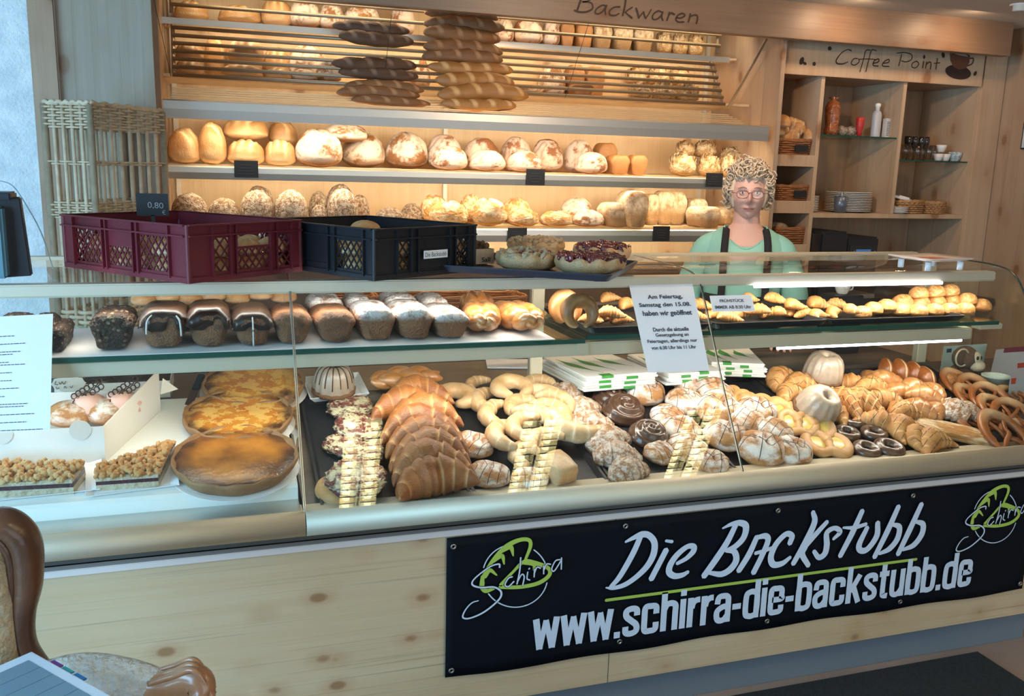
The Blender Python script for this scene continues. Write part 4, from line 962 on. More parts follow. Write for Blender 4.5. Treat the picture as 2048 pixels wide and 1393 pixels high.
def deckM(x, y, rz=0, lift=0, rx=0, P0=None, sl=None):
    P0 = P0 or D0; sl = SL if sl is None else sl
    z = P0.z+(y-P0.y)*math.tan(sl); n = Vector((0, -math.sin(sl), math.cos(sl)))
    return Matrix.Translation(Vector((x, y, z))+n*lift) @ Matrix.Rotation(sl, 4, 'X') @ Matrix.Rotation(rz, 4, 'Z') @ Matrix.Rotation(rx, 4, 'X')
tname = ['leftmost, with croissants', 'second from left, with pale milk horns', 'third from left, with glazed twists', 'fourth from left, with custard danishes', 'fifth from left, with chocolate rings', 'rightmost, with pretzels']
TX = [.232+.403*i for i in range(6)]
for i, x in enumerate(TX):
    bm = bmesh.new(); tray_mesh(bm, .398, .60); o = bmo('baking_tray', bm, m_tray)
    o.matrix_world = deckM(x+.2, 2.19+.30*math.cos(SL)+.004, lift=.0015)
    tag(o, 'black baking tray, %s, on the sloping display' % tname[i], 'baking tray', 'black trays in the display')
_bvh = {}
def bvh_of(me):
    if me.name not in _bvh: _bvh[me.name] = BVHTree.FromPolygons([v.co.copy() for v in me.vertices], [tuple(p.vertices) for p in me.polygons])
    return _bvh[me.name]
def drape(me, lines, r=.012, n=26, lift=.006):
    """thin icing threads laid over the top of a unit shape"""
    t = bvh_of(me); bm = bmesh.new()
    for ln in lines:
        pts = []
        for i in range(n+1):
            u = i/n*(len(ln)-1); k = min(int(u), len(ln)-2); f = u-k
            x = ln[k][0]+(ln[k+1][0]-ln[k][0])*f; y = ln[k][1]+(ln[k+1][1]-ln[k][1])*f
            h = t.ray_cast(Vector((x, y, 3)), Vector((0, 0, -1)))
            if h[0] is not None: pts.append(h[0]+Vector((0, 0, lift)))
            elif len(pts) > 2: tube(bm, pts, r, 5); pts = []
            else: pts = []
        if len(pts) > 2: tube(bm, pts, r, 5)
    m = bpy.data.meshes.new('drizzle'); bm.to_mesh(m); bm.free(); return m
DRZ = {}
def drizzle(o, mat=None, style=0):
    key = (o.data.name, style)
    if key not in DRZ:
        rnd = random.Random(len(DRZ)+5)
        if style == 0: lines = [[(-.38+.2*j, -.5), (-.30+.2*j+rnd.uniform(-.08, .08), 0), (-.42+.22*j, .5)] for j in range(5)]
        elif style == 1: lines = [[(-.5, -.3+.2*j+rnd.uniform(-.1, .1)), (0, -.2+.2*j), (.5, -.35+.22*j)] for j in range(4)]+[[(-.3, -.4), (.3, .4)]]
        else: lines = [[(-.5, -.1), (-.2, .2), (.1, -.2), (.45, .15)], [(-.4, .25), (0, -.05), (.4, .3)], [(-.2, -.45), (.1, .4)], [(.25, -.4), (.2, .4)]]
        m = drape(o.data, lines[:4] if style else lines, .008); m.materials.append(mat or m_choc); DRZ[key] = m
    d = bpy.data.objects.new('chocolate_drizzle', DRZ[key]); COL.objects.link(d); d.parent = o; return d
def ditem(kind, cx, cy, wpx, dr=.75, hr=.4, rz=0, lift=0, rx=0, label='', cat='pastry', group=None, plane=None, driz=None, name=None):
    P0 = plane[0] if plane else D0; sl = plane[1] if plane else SL
    n = Vector((0, -math.sin(sl), math.cos(sl)))
    Q = atp(cx, cy, P0, n); w = metres(wpx, Q); h = w*hr
    base = .004 if plane is None else 0
    Q = atp(cx, cy, P0+n*(h*.5+lift+base), n); w = metres(wpx, Q); h = w*hr
    o = item(kind, (0, 0, 0), (1, 1, 1), (0, 0, 0), label, cat, group, name)
    o.matrix_world = Matrix.Translation(Q-n*(h*.5)) @ Matrix.Rotation(sl, 4, 'X') @ Matrix.Rotation(rz, 4, 'Z') @ Matrix.Rotation(rx, 4, 'X') @ Matrix.Diagonal((w, w*dr, h, 1))
    if driz is not None: drizzle(o, None, driz)
    return o
# --- tray 1
cr = [(832, 782, 130, .02), (812, 806, 140, .02), (838, 822, 150, .02), (838, 846, 160, .02), (848, 872, 160, .02), (850, 892, 158, .02), (855, 918, 165, .015), (862, 955, 168, .0)]
for i, (x, y, w, l) in enumerate(cr):
    ditem('croissant', x, y, w*1.04, .62, .50, random.Random(i).uniform(-.12, .12)+(.22 if i == 7 else 0), l, .22 if i < 7 else .0, 'glossy brown butter croissant, %s of the shingled row from the glass' % (['eighth', 'seventh', 'sixth', 'fifth', 'fourth', 'third', 'second', 'nearest'][i]), 'croissant', 'butter croissants on the leftmost tray')
for i, (x, y, w, h, l, t) in enumerate([(700, 812, 98, .28, .0, 'farthest'), (715, 850, 105, .28, .012, 'second farthest'), (690, 888, 90, .28, .0, 'middle'), (728, 905, 95, .28, .012, 'second nearest'), (712, 952, 135, .26, .028, 'nearest, on top of a round bun')]):
    ditem('berry_crumble_pastry', x, y, w, .95, h, i*1.1, l, .12*(i % 2), 'red berry pastry with pale crumble, %s' % t, 'pastry', 'berry crumble pastries')
ditem('round_roll', 686, 975, 110, .9, .30, 0, 0, 0, 'smooth golden base bun under the nearest berry crumble pastry', 'bun')
ditem('braided_loaf', 812, 757, 148, .42, .30, .05, .03, 0, 'golden braided yeast loaf behind the butter croissants', 'bread')
# --- guglhupf cakes
def gugl(seed=0, n=72, drip=False):
    bm = bmesh.new(); lay = bm.verts.layers.float.new('cut')
    pr = [(.50, .0), (.53, .08), (.54, .25), (.52, .45), (.48, .65), (.42, .80), (.33, .90), (.22, .93), (.12, .88), (.08, .75), (.07, .5)]
    rings = []
    for j, (r, z) in enumerate(pr):
        k_ = max(0, 1-abs(j-3)/6); ring = []
        for i in range(n):
            a = 2*PI*i/n; q = 1+.045*k_*math.cos(14*a+z*1.5); zz = z
            if drip and j == 0: zz = .02+.16*max(0, math.sin(7*a+seed))**1.0
            ring.append(bm.verts.new((r*q*math.cos(a), r*q*math.sin(a), zz)))
        rings.append(ring)
    for A, B in zip(rings, rings[1:]):
        for k in range(n): bm.faces.new((A[k], A[(k+1) % n], B[(k+1) % n], B[k]))
    bm.faces.new(rings[-1]); bm.faces.new(rings[0][::-1])
    return bm
shape('ring_cake/0', gugl(), b_frost)
shape('striped_ring_cake/0', gugl(), crust('striped_icing', (.52, .42, .36), (.60, .50, .43), (.4, .2, .1), bump=.1, rough=.3, gloss=.5))
bm = bmesh.new(); lathe(bm, [(.44, 0), (.56, .03), (.565, .2), (.53, .24), (.2, .24)], 48, 14, .02)
me_base = bpy.data.meshes.new('cake_base'); bm.to_mesh(me_base); bm.free(); me_base.materials.append(b_cake)
for p in me_base.polygons: p.use_smooth = True
def cakebase(o):
    d = bpy.data.objects.new('baked_base', me_base); COL.objects.link(d); d.parent = o; d.scale = (.92, .92, .75)
g = ditem('ring_cake', 1649, 735, 80, .97, .74, 0, .035, 0, 'white-glazed ring cake standing upright on pastries, farther of the two', 'cake', 'glazed ring cakes'); cakebase(g)
g = ditem('ring_cake', 1631, 800, 90, .97, .66, .3, .03, .45, 'white-glazed ring cake tipped towards the glass, nearer of the two', 'cake', 'glazed ring cakes'); cakebase(g)
g = ditem('striped_ring_cake', 668, 757, 84, .97, .72, 0, .03, 0, 'icing-glazed ring cake with dark chocolate lines on a white paper tray', 'cake'); cakebase(g)
me = g.data; lines = [[(.08*math.cos(a), .08*math.sin(a)), (.62*math.cos(a), .62*math.sin(a))] for a in [2*PI*i/16+.2 for i in range(16)]]
dm = drape(me, lines, .016); dm.materials.append(m_choc); d = bpy.data.objects.new('chocolate_lines', dm); COL.objects.link(d); d.parent = g
n = DN; Q = atp(670, 782, D0+n*.02, n)
def paper_tray(Q, w, l, rz, label, mtx=None, h=.02, mat=None):
    bm = bmesh.new(); hw, hl = w/2, l/2; b = .82
    lo_ = [bm.verts.new(p) for p in ((-hw*b, -hl*b, 0), (hw*b, -hl*b, 0), (hw*b, hl*b, 0), (-hw*b, hl*b, 0))]
    hi_ = [bm.verts.new(p) for p in ((-hw, -hl, h), (hw, -hl, h), (hw, hl, h), (-hw, hl, h))]
    bm.faces.new(lo_)
    for k in range(4): bm.faces.new((lo_[k], lo_[(k+1) % 4], hi_[(k+1) % 4], hi_[k]))
    o = bmo('paper_tray', bm, mat or m_paper); o.matrix_world = mtx or (Matrix.Translation(Q) @ Matrix.Rotation(SL, 4, 'X') @ Matrix.Rotation(rz, 4, 'Z'))
    s_ = o.modifiers.new('t', 'SOLIDIFY'); s_.thickness = .0015
    return tag(o, label, 'paper tray')
paper_tray(Q, .185, .15, .08, 'white cardboard tray under the chocolate-striped ring cake')
# --- tray 2: milk horns, rings, raisin buns
for i, (x, y, w, rz, lf, t) in enumerate([(915, 790, 92, -.65, 0, 'left, lying on the tray edge'), (1023, 772, 92, .1, .03, 'on top of the milk horns')]):
    ditem('plain_ring_roll', x, y, w, .82, .36, rz+PI*.0, lf+.004, 0, 'pale oval ring roll, %s' % t, 'ring roll', 'pale ring rolls')
hn = [(966, 800, 100, 1.25, .0), (950, 770, 70, .9, .0), (985, 828, 100, 1.35, .01), (1040, 808, 95, .5, .01), (1090, 790, 95, -.6, .02), (1075, 765, 80, -.2, .0), (1003, 868, 110, 1.25, .02), (1040, 850, 100, 1.0, .03), (1075, 830, 100, -1.0, .03), (1110, 825, 105, -1.2, .02), (1080, 880, 100, .6, .02), (1138, 852, 130, 2.3, .02), (1118, 800, 90, -1.0, .03), (1045, 905, 95, .9, .0)]
for i, (x, y, w, rz, lf) in enumerate(hn):
    ditem('milk_horn', x, y, w, .62, .36, rz, lf, 0, 'pale soft milk horn in the heap, near %s' % ['the left ring roll', 'the braided loaf', 'the tray centre', 'the top ring roll', 'the twists at the back', 'the bracket', 'the chocolate-lined buns', 'the middle front', 'the right middle', 'the twist row', 'the front centre', 'the white folded roll, the largest', 'the rear twist', 'the front of the heap'][i], 'roll', 'pale milk horns')
for i, (x, y, w) in enumerate([(945, 888, 88), (977, 947, 92), (1060, 955, 78)]):
    ditem('bear_claw', x, y, w, .9, .42, -.6+i*.2, 0, 0, 'raisin bun with thin chocolate lines, %s of three on the milk horn tray' % ['farthest', 'middle', 'rightmost'][i], 'bun', 'chocolate-lined raisin buns', driz=0, name='raisin_bun').data
def wedge_roll():
    bm = bmesh.new(); lay = bm.verts.layers.float.new('cut')
    bmesh.ops.create_cube(bm, size=1); bmesh.ops.subdivide_edges(bm, edges=bm.edges[:], cuts=6, use_grid_fill=True)
    for v in bm.verts:
        r = v.co.normalized(); v.co = v.co*.72+r*.22; v.co.x += .25*v.co.y; v.co *= 1+.06*nz3(v.co, 2, 3)
    return bm
shape('folded_roll/0', wedge_roll(), b_horn)
ditem('folded_roll', 1117, 938, 66, 1.15, .7, .4, 0, 0, 'pale block-shaped folded roll alone at the front of the milk horn tray', 'roll')
# --- tray 3
tw = [(1128, 782, 78), (1158, 812, 88), (1182, 842, 95), (1210, 874, 100), (1235, 905, 100), (1252, 936, 95)]
for i, (x, y, w) in enumerate(tw):
    ditem('sugared_twist', x, y, w, .74, .42, .35 if i % 2 else -.3, .005+.004*(i % 2), .25, 'white-glazed twisted pastry, %s of the long shingled row' % ['sixth', 'fifth', 'fourth', 'third', 'second', 'nearest'][5-i] if False else 'white-glazed twisted pastry, %s of the long shingled row' % ['farthest', 'second farthest', 'third farthest', 'third nearest', 'second nearest', 'nearest'][i], 'pastry', 'white-glazed twists')
def swirl(seed):
    bm = bmesh.new(); lay = bm.verts.layers.float.new('cut'); rings = []; n = 48; NR = 22
    for j in range(NR+1):
        r = j/NR; ring = []
        for k in range(n):
            a = 2*PI*k/n; z = .55*(1-r**3.5)+.055*math.sin(r*20-a+seed)*(1 if r < .93 else 0)
            ring.append(bm.verts.new((r*math.cos(a), r*math.sin(a), max(0, z))))
        rings.append(ring)
    for A, B in zip(rings, rings[1:]):
        for k in range(n): bm.faces.new((A[k], B[k], B[(k+1) % n], A[(k+1) % n]))
    low = [bm.verts.new((v.co.x*.95, v.co.y*.95, -.12)) for v in rings[-1]]
    for k in range(n): bm.faces.new((rings[-1][k], low[k], low[(k+1) % n], rings[-1][(k+1) % n]))
    bm.faces.new(low[::-1]); bmesh.ops.remove_doubles(bm, verts=bm.verts[:], dist=1e-4)
    return bm
shape('chocolate_snail/0', swirl(0), m_chocm); shape('chocolate_snail/1', swirl(2), m_chocm)
for i, (x, y, w, rx) in enumerate([(1222, 792, 85, .1), (1248, 812, 95, .25), (1298, 862, 92, .2)]):
    ditem('chocolate_snail', x, y, w, .9, .36, .3*i, .012*i, rx, 'chocolate-glazed snail pastry, %s of the three' % ['farthest', 'middle', 'nearest'][i], 'pastry', 'chocolate-glazed snails')
bc = [(1290, 780, 84, .3, 0, 2), (1336, 830, 72, -.7, .01, 1), (1362, 855, 85, -.3, .0, 2), (1368, 800, 80, .5, .01, 2), (1318, 903, 70, .6, .0, 0), (1375, 890, 85, -.2, .0, 1), (1422, 922, 78, -.5, 0, 2),
      (1385, 768, 78, .4, .01, 2), (1425, 778, 85, -.1, .015, 1), (1440, 815, 95, -.5, .02, 2), (1452, 868, 92, -.4, .01, 2), (1492, 838, 85, .6, .02, 1), (1515, 818, 85, -.3, .02, 2), (1522, 893, 105, -.2, .0, 2), (1548, 858, 80, .5, .02, 1), (1583, 898, 88, .2, .0, 2)]
for i, (x, y, w, rz, lf, st) in enumerate(bc):
    ditem('bear_claw', x, y, w, .95, .46, rz, lf, .15, 'sugar-dusted bear claw with chocolate threads, %s from left along the glass' % ordl(i, len(bc)).replace(' from left', ''), 'pastry', 'sugar-dusted bear claws', driz=st)
# --- custard danishes: ring of dough with two yellow pools
def danish_dough():
    bm = bmesh.new(); lay = bm.verts.layers.float.new('cut')
    P = [(0, -.62, .05), (.55, -.72, 0), (.95, -.25, 0), (.95, .35, 0), (.5, .68, 0), (.1, .45, .05), (0, 0, .12), (-.1, .45, .05), (-.5, .68, 0), (-.95, .35, 0), (-.95, -.25, 0), (-.55, -.72, 0)]
    tube(bm, catmull(P, 7, True), lambda t: .26+.02*math.sin(t*12), 12, .75, closed=True, lay=lay, cut=lambda t, a: 0)
    tube(bm, catmull([(0, -.6, .05), (0, -.2, .1), (0, .1, .12)], 6), .2, 10, .8, lay=lay, cut=lambda t, a: 0)
    return bm
shape('custard_danish/0', danish_dough(), b_roll)
bm = bmesh.new()
for sx in (-1, 1): lathe(bm, [(.24, .30), (.245, .40), (.2, .46), (.08, .50), (.01, .505)], 24, M_=Matrix.Translation((sx*.235, .0, 0)) @ Matrix.Diagonal((.8, 1.25, 1, 1)))
me_cus = bpy.data.meshes.new('custard'); bm.to_mesh(me_cus); bm.free(); me_cus.materials.append(b_yellow)
for p in me_cus.polygons: p.use_smooth = True
dn = [(1472, 790, 62, -.9, .02), (1508, 805, 66, -.7, .02), (1540, 812, 80, -.5, .02), (1578, 825, 88, -.4, .02), (1596, 845, 88, -.4, .02), (1628, 852, 90, -.3, .015), (1655, 887, 104, -.3, .0)]
for i, (x, y, w, rz, lf) in enumerate(dn):
    o = ditem('custard_danish', x, y, w, .9, .26, rz, lf, .25 if i < 6 else .05, 'golden danish with two yellow custard pools, %s in the shingled row' % ordl(i, 7), 'pastry', 'custard danishes')
    d = bpy.data.objects.new('custard', me_cus); COL.objects.link(d); d.parent = o; d.scale = (1, 1, 1.3)
# --- tray 5: chocolate rings, striped croissants
bm = bmesh.new(); tube(bm, [(.62*math.cos(2*PI*i/48), .62*math.sin(2*PI*i/48), 0) for i in range(48)], .36, 16, .95, closed=True)
for v in bm.verts: v.co += Vector((0, 0, .02))*nz3(v.co, 3, 1)
shape('chocolate_donut/0', bm, m_chocm)
for i, (x, y, w) in enumerate([(1707, 843, 54), (1693, 868, 56), (1748, 868, 56), (1733, 900, 60), (1778, 897, 64)]):
    ditem('chocolate_donut', x, y, w, 1, .36, 0, 0, 0, 'small glossy chocolate-glazed ring, %s of the five' % ['farthest', 'leftmost', 'rear right', 'front left', 'front right'][i], 'doughnut', 'chocolate-glazed rings')
pc = [(1560, 755, 95, .5, .01, 0), (1600, 765, 90, -.2, .02, 1), (1580, 785, 90, .4, .01, 0), (1702, 765, 80, -.5, .01, None), (1690, 800, 110, -1.15, .01, 1), (1668, 822, 90, -1.2, .0, 0), (1742, 770, 85, -.2, .02, 2), (1722, 800, 115, -.75, .015, 1), (1770, 800, 105, -.1, .01, 0), (1760, 842, 100, -.9, .0, 0), (1805, 822, 95, .1, .01, 1), (1803, 852, 105, .5, .0, 1), (1832, 870, 88, .7, .01, 0), (1863, 880, 108, .35, .0, 1)]
for i, (x, y, w, rz, lf, st) in enumerate(pc):
    ditem('pale_croissant', x, y, w, .62, .44, rz, lf, .1, 'pale flaky croissant%s, %s on the fifth tray' % (' with thin chocolate stripes' if st is not None else ' without stripes', ordl(i, len(pc)).replace(' from left', ' counting from the left')), 'croissant', 'striped croissants on the fifth tray', driz=st, name='striped_croissant')
nc = [(1735, 752, 55, .6, .0), (1760, 757, 82, .1, .02), (1795, 780, 70, -.3, .02), (1822, 770, 70, .2, .03), (1850, 790, 80, -.7, .02), (1835, 815, 80, -.8, .01), (1868, 820, 75, .6, .0), (1870, 780, 60, -1.2, .02), (1895, 760, 55, .3, .0)]
for i, (x, y, w, rz, lf) in enumerate(nc):
    ditem('nut_croissant', x, y, w, .6, .5, rz, lf, .15, 'shiny dark-glazed filled croissant, %s of the heap before the monkey' % ordl(i, 9), 'croissant', 'dark-glazed filled croissants')
shape('pointed_bun/0', blob(201, L=.55, Wd=1.2, Ht=.55, p=1.7, n=.04, slashes=[(PI/2, 0, .9, .12, .08)]), b_pretz)
for i, (x, y, w) in enumerate([(1771, 730, 34), (1799, 733, 38), (1827, 738, 36), (1850, 748, 36)]):
    ditem('pointed_bun', x, y, w, 1.5, .8, -.2+.1*i, .03, .9-.1*i, 'pointed brown spelt roll standing up at the back, %s' % ordl(i, 4), 'roll', 'pointed rolls at the back')
# --- pretzels
pz = [(1912, 760, 76, .1, .02, .9), (1950, 772, 80, -.3, .025, .9), (1938, 790, 76, .3, .01, .8), (1978, 790, 84, -.4, .03, .8), (1990, 815, 86, .2, .02, .8), (2022, 822, 84, -.5, .03, .8), (1944, 845, 92, .7, .0, .7), (1998, 855, 104, .1, .03, 1.3), (2038, 862, 84, -.4, .0, .7), (2025, 792, 72, .4, .01, .6)]
for i, (x, y, w, rz, lf, rx) in enumerate(pz):
    ditem('pretzel', x, y, w, 1, .22, rz, lf, .10+rx*.22, 'brown salted pretzel, %s of the leaning pile at the right end' % ordl(i, 10), 'pretzel', 'pretzels in the right pile')
ditem('sugared_twist', 1905, 815, 75, .9, .4, -1.0, .02, .3, 'nut-covered glazed pastry between dark croissants and pretzels, left half', 'pastry')
ditem('sugared_twist', 1932, 818, 70, .8, .4, -.9, .01, .2, 'nut-covered glazed pastry touching the pretzels, right half', 'pastry')
shape('lattice_strip/0', blob(211, L=1.6, Wd=.5, Ht=.3, p=3, n=.03, slashes=[(.6, -.9+.3*k, .6, .07, .05) for k in range(7)]), b_gold)
ditem('lattice_strip', 1905, 862, 165, .34, .14, -.62, 0, 0, 'long flat cheese-baked strip lying in front of the pretzels', 'pastry')
# ============================================================ LEFT WHITE PLATFORM: tarts, crumble cake, box
PL = (WP0, math.atan(wsl)); PN = WN
def on_platform(px, py, lift=0): return atp(px, py, WP0+PN*lift, PN)
def platM(Q, rz=0): return Matrix.Translation(Q) @ Matrix.Rotation(PL[1], 4, 'X') @ Matrix.Rotation(rz, 4, 'Z')
def tart(cx, cy, wpx, fill, label, seed, lift=0, rx=0):
    Q = on_platform(cx, cy, .03+lift); r = metres(wpx, Q)/2; Q = Q-PN*.03
    t = empty('custard_tart', (0, 0, 0), 0, label, 'tart', 'round custard tarts on the white platform'); t.matrix_world = platM(Q) @ Matrix.Rotation(rx, 4, 'X')
    bm = bmesh.new(); lay = bm.verts.layers.float.new('cut')
    n = 72; rings = []
    for j, (rr, z) in enumerate([(.88, 0), (.95, .012), (1.0, .030), (1.0, .040), (.975, .042), (.955, .036), (.90, .030)]):
        rings.append([bm.verts.new((r*rr*(1+.010*math.sin(9*a+seed)+.006*math.sin(23*a))*math.cos(a), r*rr*(1+.010*math.sin(9*a+seed))*math.sin(a), z+(.003*math.sin(13*a+seed) if j > 2 else 0))) for a in [2*PI*k/n for k in range(n)]])
    for A, B in zip(rings, rings[1:]):
        for k in range(n): bm.faces.new((A[k], A[(k+1) % n], B[(k+1) % n], B[k]))
    bm.faces.new(rings[0][::-1]); bm.faces.new(rings[-1]); bmo('pastry_shell', bm, b_tart, t, smooth=True)
    bm = bmesh.new(); lay = bm.verts.layers.float.new('cut'); rings = []
    for j in range(15):
        q = j/14; ring = []
        for k in range(n):
            a = 2*PI*k/n; x, y = r*.955*q*math.cos(a), r*.955*q*math.sin(a)
            z = .034+.007*(1-q**4)+.0035*nz3((x*8, y*8, 0), 1.5, seed); v = bm.verts.new((x, y, z))
            v[lay] = min(1, max(0, (q-.66)/.26)*1.1*(.85+.9*nz3((x*9, y*9, 1), 3, seed))); ring.append(v)
        rings.append(ring)
    for A, B in zip(rings, rings[1:]):
        for k in range(n): bm.faces.new((A[k], B[k], B[(k+1) % n], A[(k+1) % n]))
    bmesh.ops.remove_doubles(bm, verts=bm.verts[:], dist=1e-6)
    bmo('custard_filling', bm, fill, t, smooth=True)
    bm = bmesh.new(); lathe(bm, [(r*.9, -.001), (r*1.04, .002), (r*1.04, .003), (r*.9, .0005)], 48); bmo('paper_disc', bm, m_paper, t)
tart(508, 768, 200, b_custard, 'round tart with mottled orange custard, farthest of the three', 1)
tart(477, 832, 212, b_custard, 'round tart with mottled orange custard, middle of the three', 2)
tart(471, 916, 242, b_custd, 'round tart with smooth dark-browned custard, nearest of the three', 3)
def crumble_cake(plan, h, label, seed):
    c = sum((Vector((p.x, p.y, p.z)) for p in plan), Vector())/len(plan)
    t = empty('crumble_cake', c, 0, label, 'cake', 'crumble cake pieces')
    loc = [p-c for p in plan]
    def layer(nm, z0, z1, m, grow=1.0, cuts=0):
        bm = bmesh.new(); A = [bm.verts.new(Vector((p.x*grow, p.y*grow, p.z))+PN*z0) for p in loc]; B = [bm.verts.new(Vector((p.x*grow, p.y*grow, p.z))+PN*z1) for p in loc]; n = len(A)
        for k in range(n): bm.faces.new((A[k], A[(k+1) % n], B[(k+1) % n], B[k]))
        bm.faces.new(A[::-1]); bm.faces.new(B); bmesh.ops.recalc_face_normals(bm, faces=bm.faces[:]); return bmo(nm, bm, m, t)
    layer('sponge_base', 0, h*.34, b_sponge); layer('jam_layer', h*.34, h*.52, b_jam, .995); layer('sponge_layer', h*.52, h*.68, b_sponge, .99)
    bm = bmesh.new(); lay = bm.verts.layers.float.new('cut'); r = random.Random(seed)
    # crumbs: lumpy little stones covering the top
    n_ = len(loc); mn = Vector((min(p.x for p in loc), min(p.y for p in loc))); mx = Vector((max(p.x for p in loc), max(p.y for p in loc)))
    def inside(x, y):
        c_ = False
        for i in range(n_):
            a, b = loc[i], loc[(i+1) % n_]
            if (a.y > y) != (b.y > y) and x < (b.x-a.x)*(y-a.y)/(b.y-a.y)+a.x: c_ = not c_
        return c_
    cnt = 0
    while cnt < 330:
        x, y = r.uniform(mn.x, mx.x), r.uniform(mn.y, mx.y)
        if not inside(x, y): continue
        cnt += 1; s = r.uniform(.005, .0105); z = h*.68+r.uniform(0, h*.22)
        # z on the sloping plane
        zz = y*wsl
        bmesh.ops.create_icosphere(bm, subdivisions=1, radius=s, matrix=Matrix.Translation(Vector((x, y, zz))+PN*z) @ Euler((r.random()*3, r.random()*3, 0)).to_matrix().to_4x4() @ Matrix.Diagonal((1.2, .9, .8, 1)))
    o = bmo('crumble_topping', bm, b_crumb, t, smooth=True); o['kind'] = 'stuff'
    return t
pp = [on_platform(*p) for p in ((193, 985), (318, 976), (330, 940), (205, 948))]
pp[2] = pp[1]+Vector((.035, .16, .16*wsl)); pp[3] = pp[0]+Vector((.0, .045, .045*wsl))
crumble_cake([pp[0], pp[1], pp[2], pp[3]], .056, 'wedge of butter crumble cake with dark berry layer, right of the two', 1)
qq = [on_platform(*p) for p in ((-70, 1002), (148, 990))]
crumble_cake([qq[0], qq[1], qq[1]+Vector((.02, .07, .07*wsl)), qq[0]+Vector((0, .10, .10*wsl))], .062, 'long cut slice of butter crumble cake with berry layer, at the left edge', 2)
for (c, w, l, rz, lab) in ((on_platform(262, 975), .215, .16, .10, 'white paper plate under the right crumble cake wedge'), (on_platform(55, 985), .32, .17, .06, 'white paper plate under the long left crumble slice')):
    paper_tray(None, w, l, 0, lab, platM(c+PN*.001+Vector((0, .045, .045*wsl)), rz), h=.008)
# white pastry box
A = on_platform(212, 925); B = on_platform(318, 826); dv = (B-A); dl = .30; dv = dv.normalized(); lv = Vector((-1, .02, .004)).normalized(); hN = PN
hb = .098
bx = empty('cake_box', A, 0, 'open white cardboard cake box holding two cream puffs', 'box')
def quadp(nm, pts, m, parent, th=.0015):
    bm = bmesh.new(); bm.faces.new([bm.verts.new(p) for p in pts]); o = bmo(nm, bm, m, parent); s_ = o.modifiers.new('t', 'SOLIDIFY'); s_.thickness = th; return o
z0 = Vector((0, 0, 0)); up = Vector((0, -.02, 1))
quadp('front_side', [z0, lv*.34, lv*.34+up*hb, up*hb], m_card, bx)
quadp('right_side', [z0, dv*dl, dv*dl+up*hb*1.15, dv*(dl-.02)+up*hb*1.25, up*hb], m_card, bx)
quadp('rear_side', [dv*dl, dv*dl+lv*.34, dv*dl+lv*.34+up*hb*.7, dv*dl+up*hb*.7], m_card, bx)
quadp('bottom', [z0+PN*.002, lv*.34+PN*.002, lv*.34+dv*dl+PN*.002, dv*dl+PN*.002], m_card, bx)
quadp('corner_flap', [dv*dl+up*hb*.5, dv*dl+Vector((.05, .01, .0))+up*hb*.62, dv*dl+Vector((.01, 0, 0))+up*hb*1.0], m_card, bx)
bm = bmesh.new(); 
for k in range(2): lathe(bm, [(.0, 0), (.026, 0), (.026, .0015), (0, .0015)], 24, M_=Matrix.Translation(lv*(.055+.18*k)+up*(hb*.93)+Vector((0, -.0025, 0))) @ Matrix.Rotation(PI/2, 4, 'X'))
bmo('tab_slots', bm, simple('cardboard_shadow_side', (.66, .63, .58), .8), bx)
def puff(px, py, lab, s=1.0):
    Q = atp(px, py, A+PN*.06, PN); base = Q-PN*.03
    t = empty('cream_puff', base, .4, lab, 'pastry', 'cream puffs in the cake box'); t.rotation_euler = (PL[1], 0, .5)
    b = blob(301, n=.04, Ht=.45); normalise(b); me = bpy.data.meshes.new('choux'); b.to_mesh(me); b.free()
    for p in me.polygons: p.use_smooth = True
    me.materials.append(b_sugar); o = mo('choux_bun', me, None, t, scale=(.12*s, .10*s, .062))
    b = bmesh.new(); lathe(b, [(.02, .05), (.042, .05), (.050, .06), (.042, .072), (.046, .082), (.03, .094), (.01, .10)], 20, 7, .08, Matrix.Translation((.035*s, 0, -.02)) @ Matrix.Rotation(.2, 4, 'Y'))
    bmo('pink_cream', b, simple('pink_cream', (.78, .46, .38), .5) if 'pink_cream' not in bpy.data.materials else bpy.data.materials['pink_cream'], t, smooth=True)
    b = bmesh.new()
    for row in range(2):
        for k in range(7):
            a = Matrix.Translation((.01+.011*k, -.01+.012*row, .062+.006*k+.014*row)) @ Matrix.Rotation(1.1, 4, 'X')
            pts = [a @ Vector((.0075*math.cos(u), .0075*math.sin(u), 0)) for u in [2*PI*i/10 for i in range(10)]]
            tube(b, pts, .0018, 5, closed=True)
    bmo('chocolate_lattice', b, m_choc, t)
puff(138, 826, 'cream puff with chocolate lattice, left one half behind the paper notice'); puff(212, 822, 'cream puff with chocolate lattice, right one in the cake box', .9)
# low cardboard tray with crumbly cake behind
P = aty(228, 803, 2.84)
t = empty('cake_tray', (P.x, 2.95, .9055), 0, 'low cardboard tray of dark crumble cake behind the cake box', 'cake tray')
w = metres(215, P)
bm = bmesh.new(); hw = w/2
for (a, b, c, d) in ((-hw, hw, -.11, -.108), (-hw, hw, .108, .11), (-hw, -hw+.002, -.11, .11), (hw-.002, hw, -.11, .11)): box(bm, a, b, c, d, 0, .052)
bmo('tray_wall', bm, m_card, t)
bm = bmesh.new(); lay = bm.verts.layers.float.new('cut'); g = []
for i in range(40): g.append([bm.verts.new((-hw+.004+(w-.008)*i/39, -.106+.212*j/23, .045+.02*abs(nz3((i*.5, j*.5, 0), 1.1, 2))+.008*nz3((i, j, 0), 1.7, 5))) for j in range(24)])
for A_, B_ in zip(g, g[1:]):
    for j in range(23): bm.faces.new((A_[j], B_[j], B_[j+1], A_[j+1]))
bmo('crumble_cake_top', bm, b_caked, t, smooth=True)
P = aty(137, 768, 2.83); bm = bmesh.new()
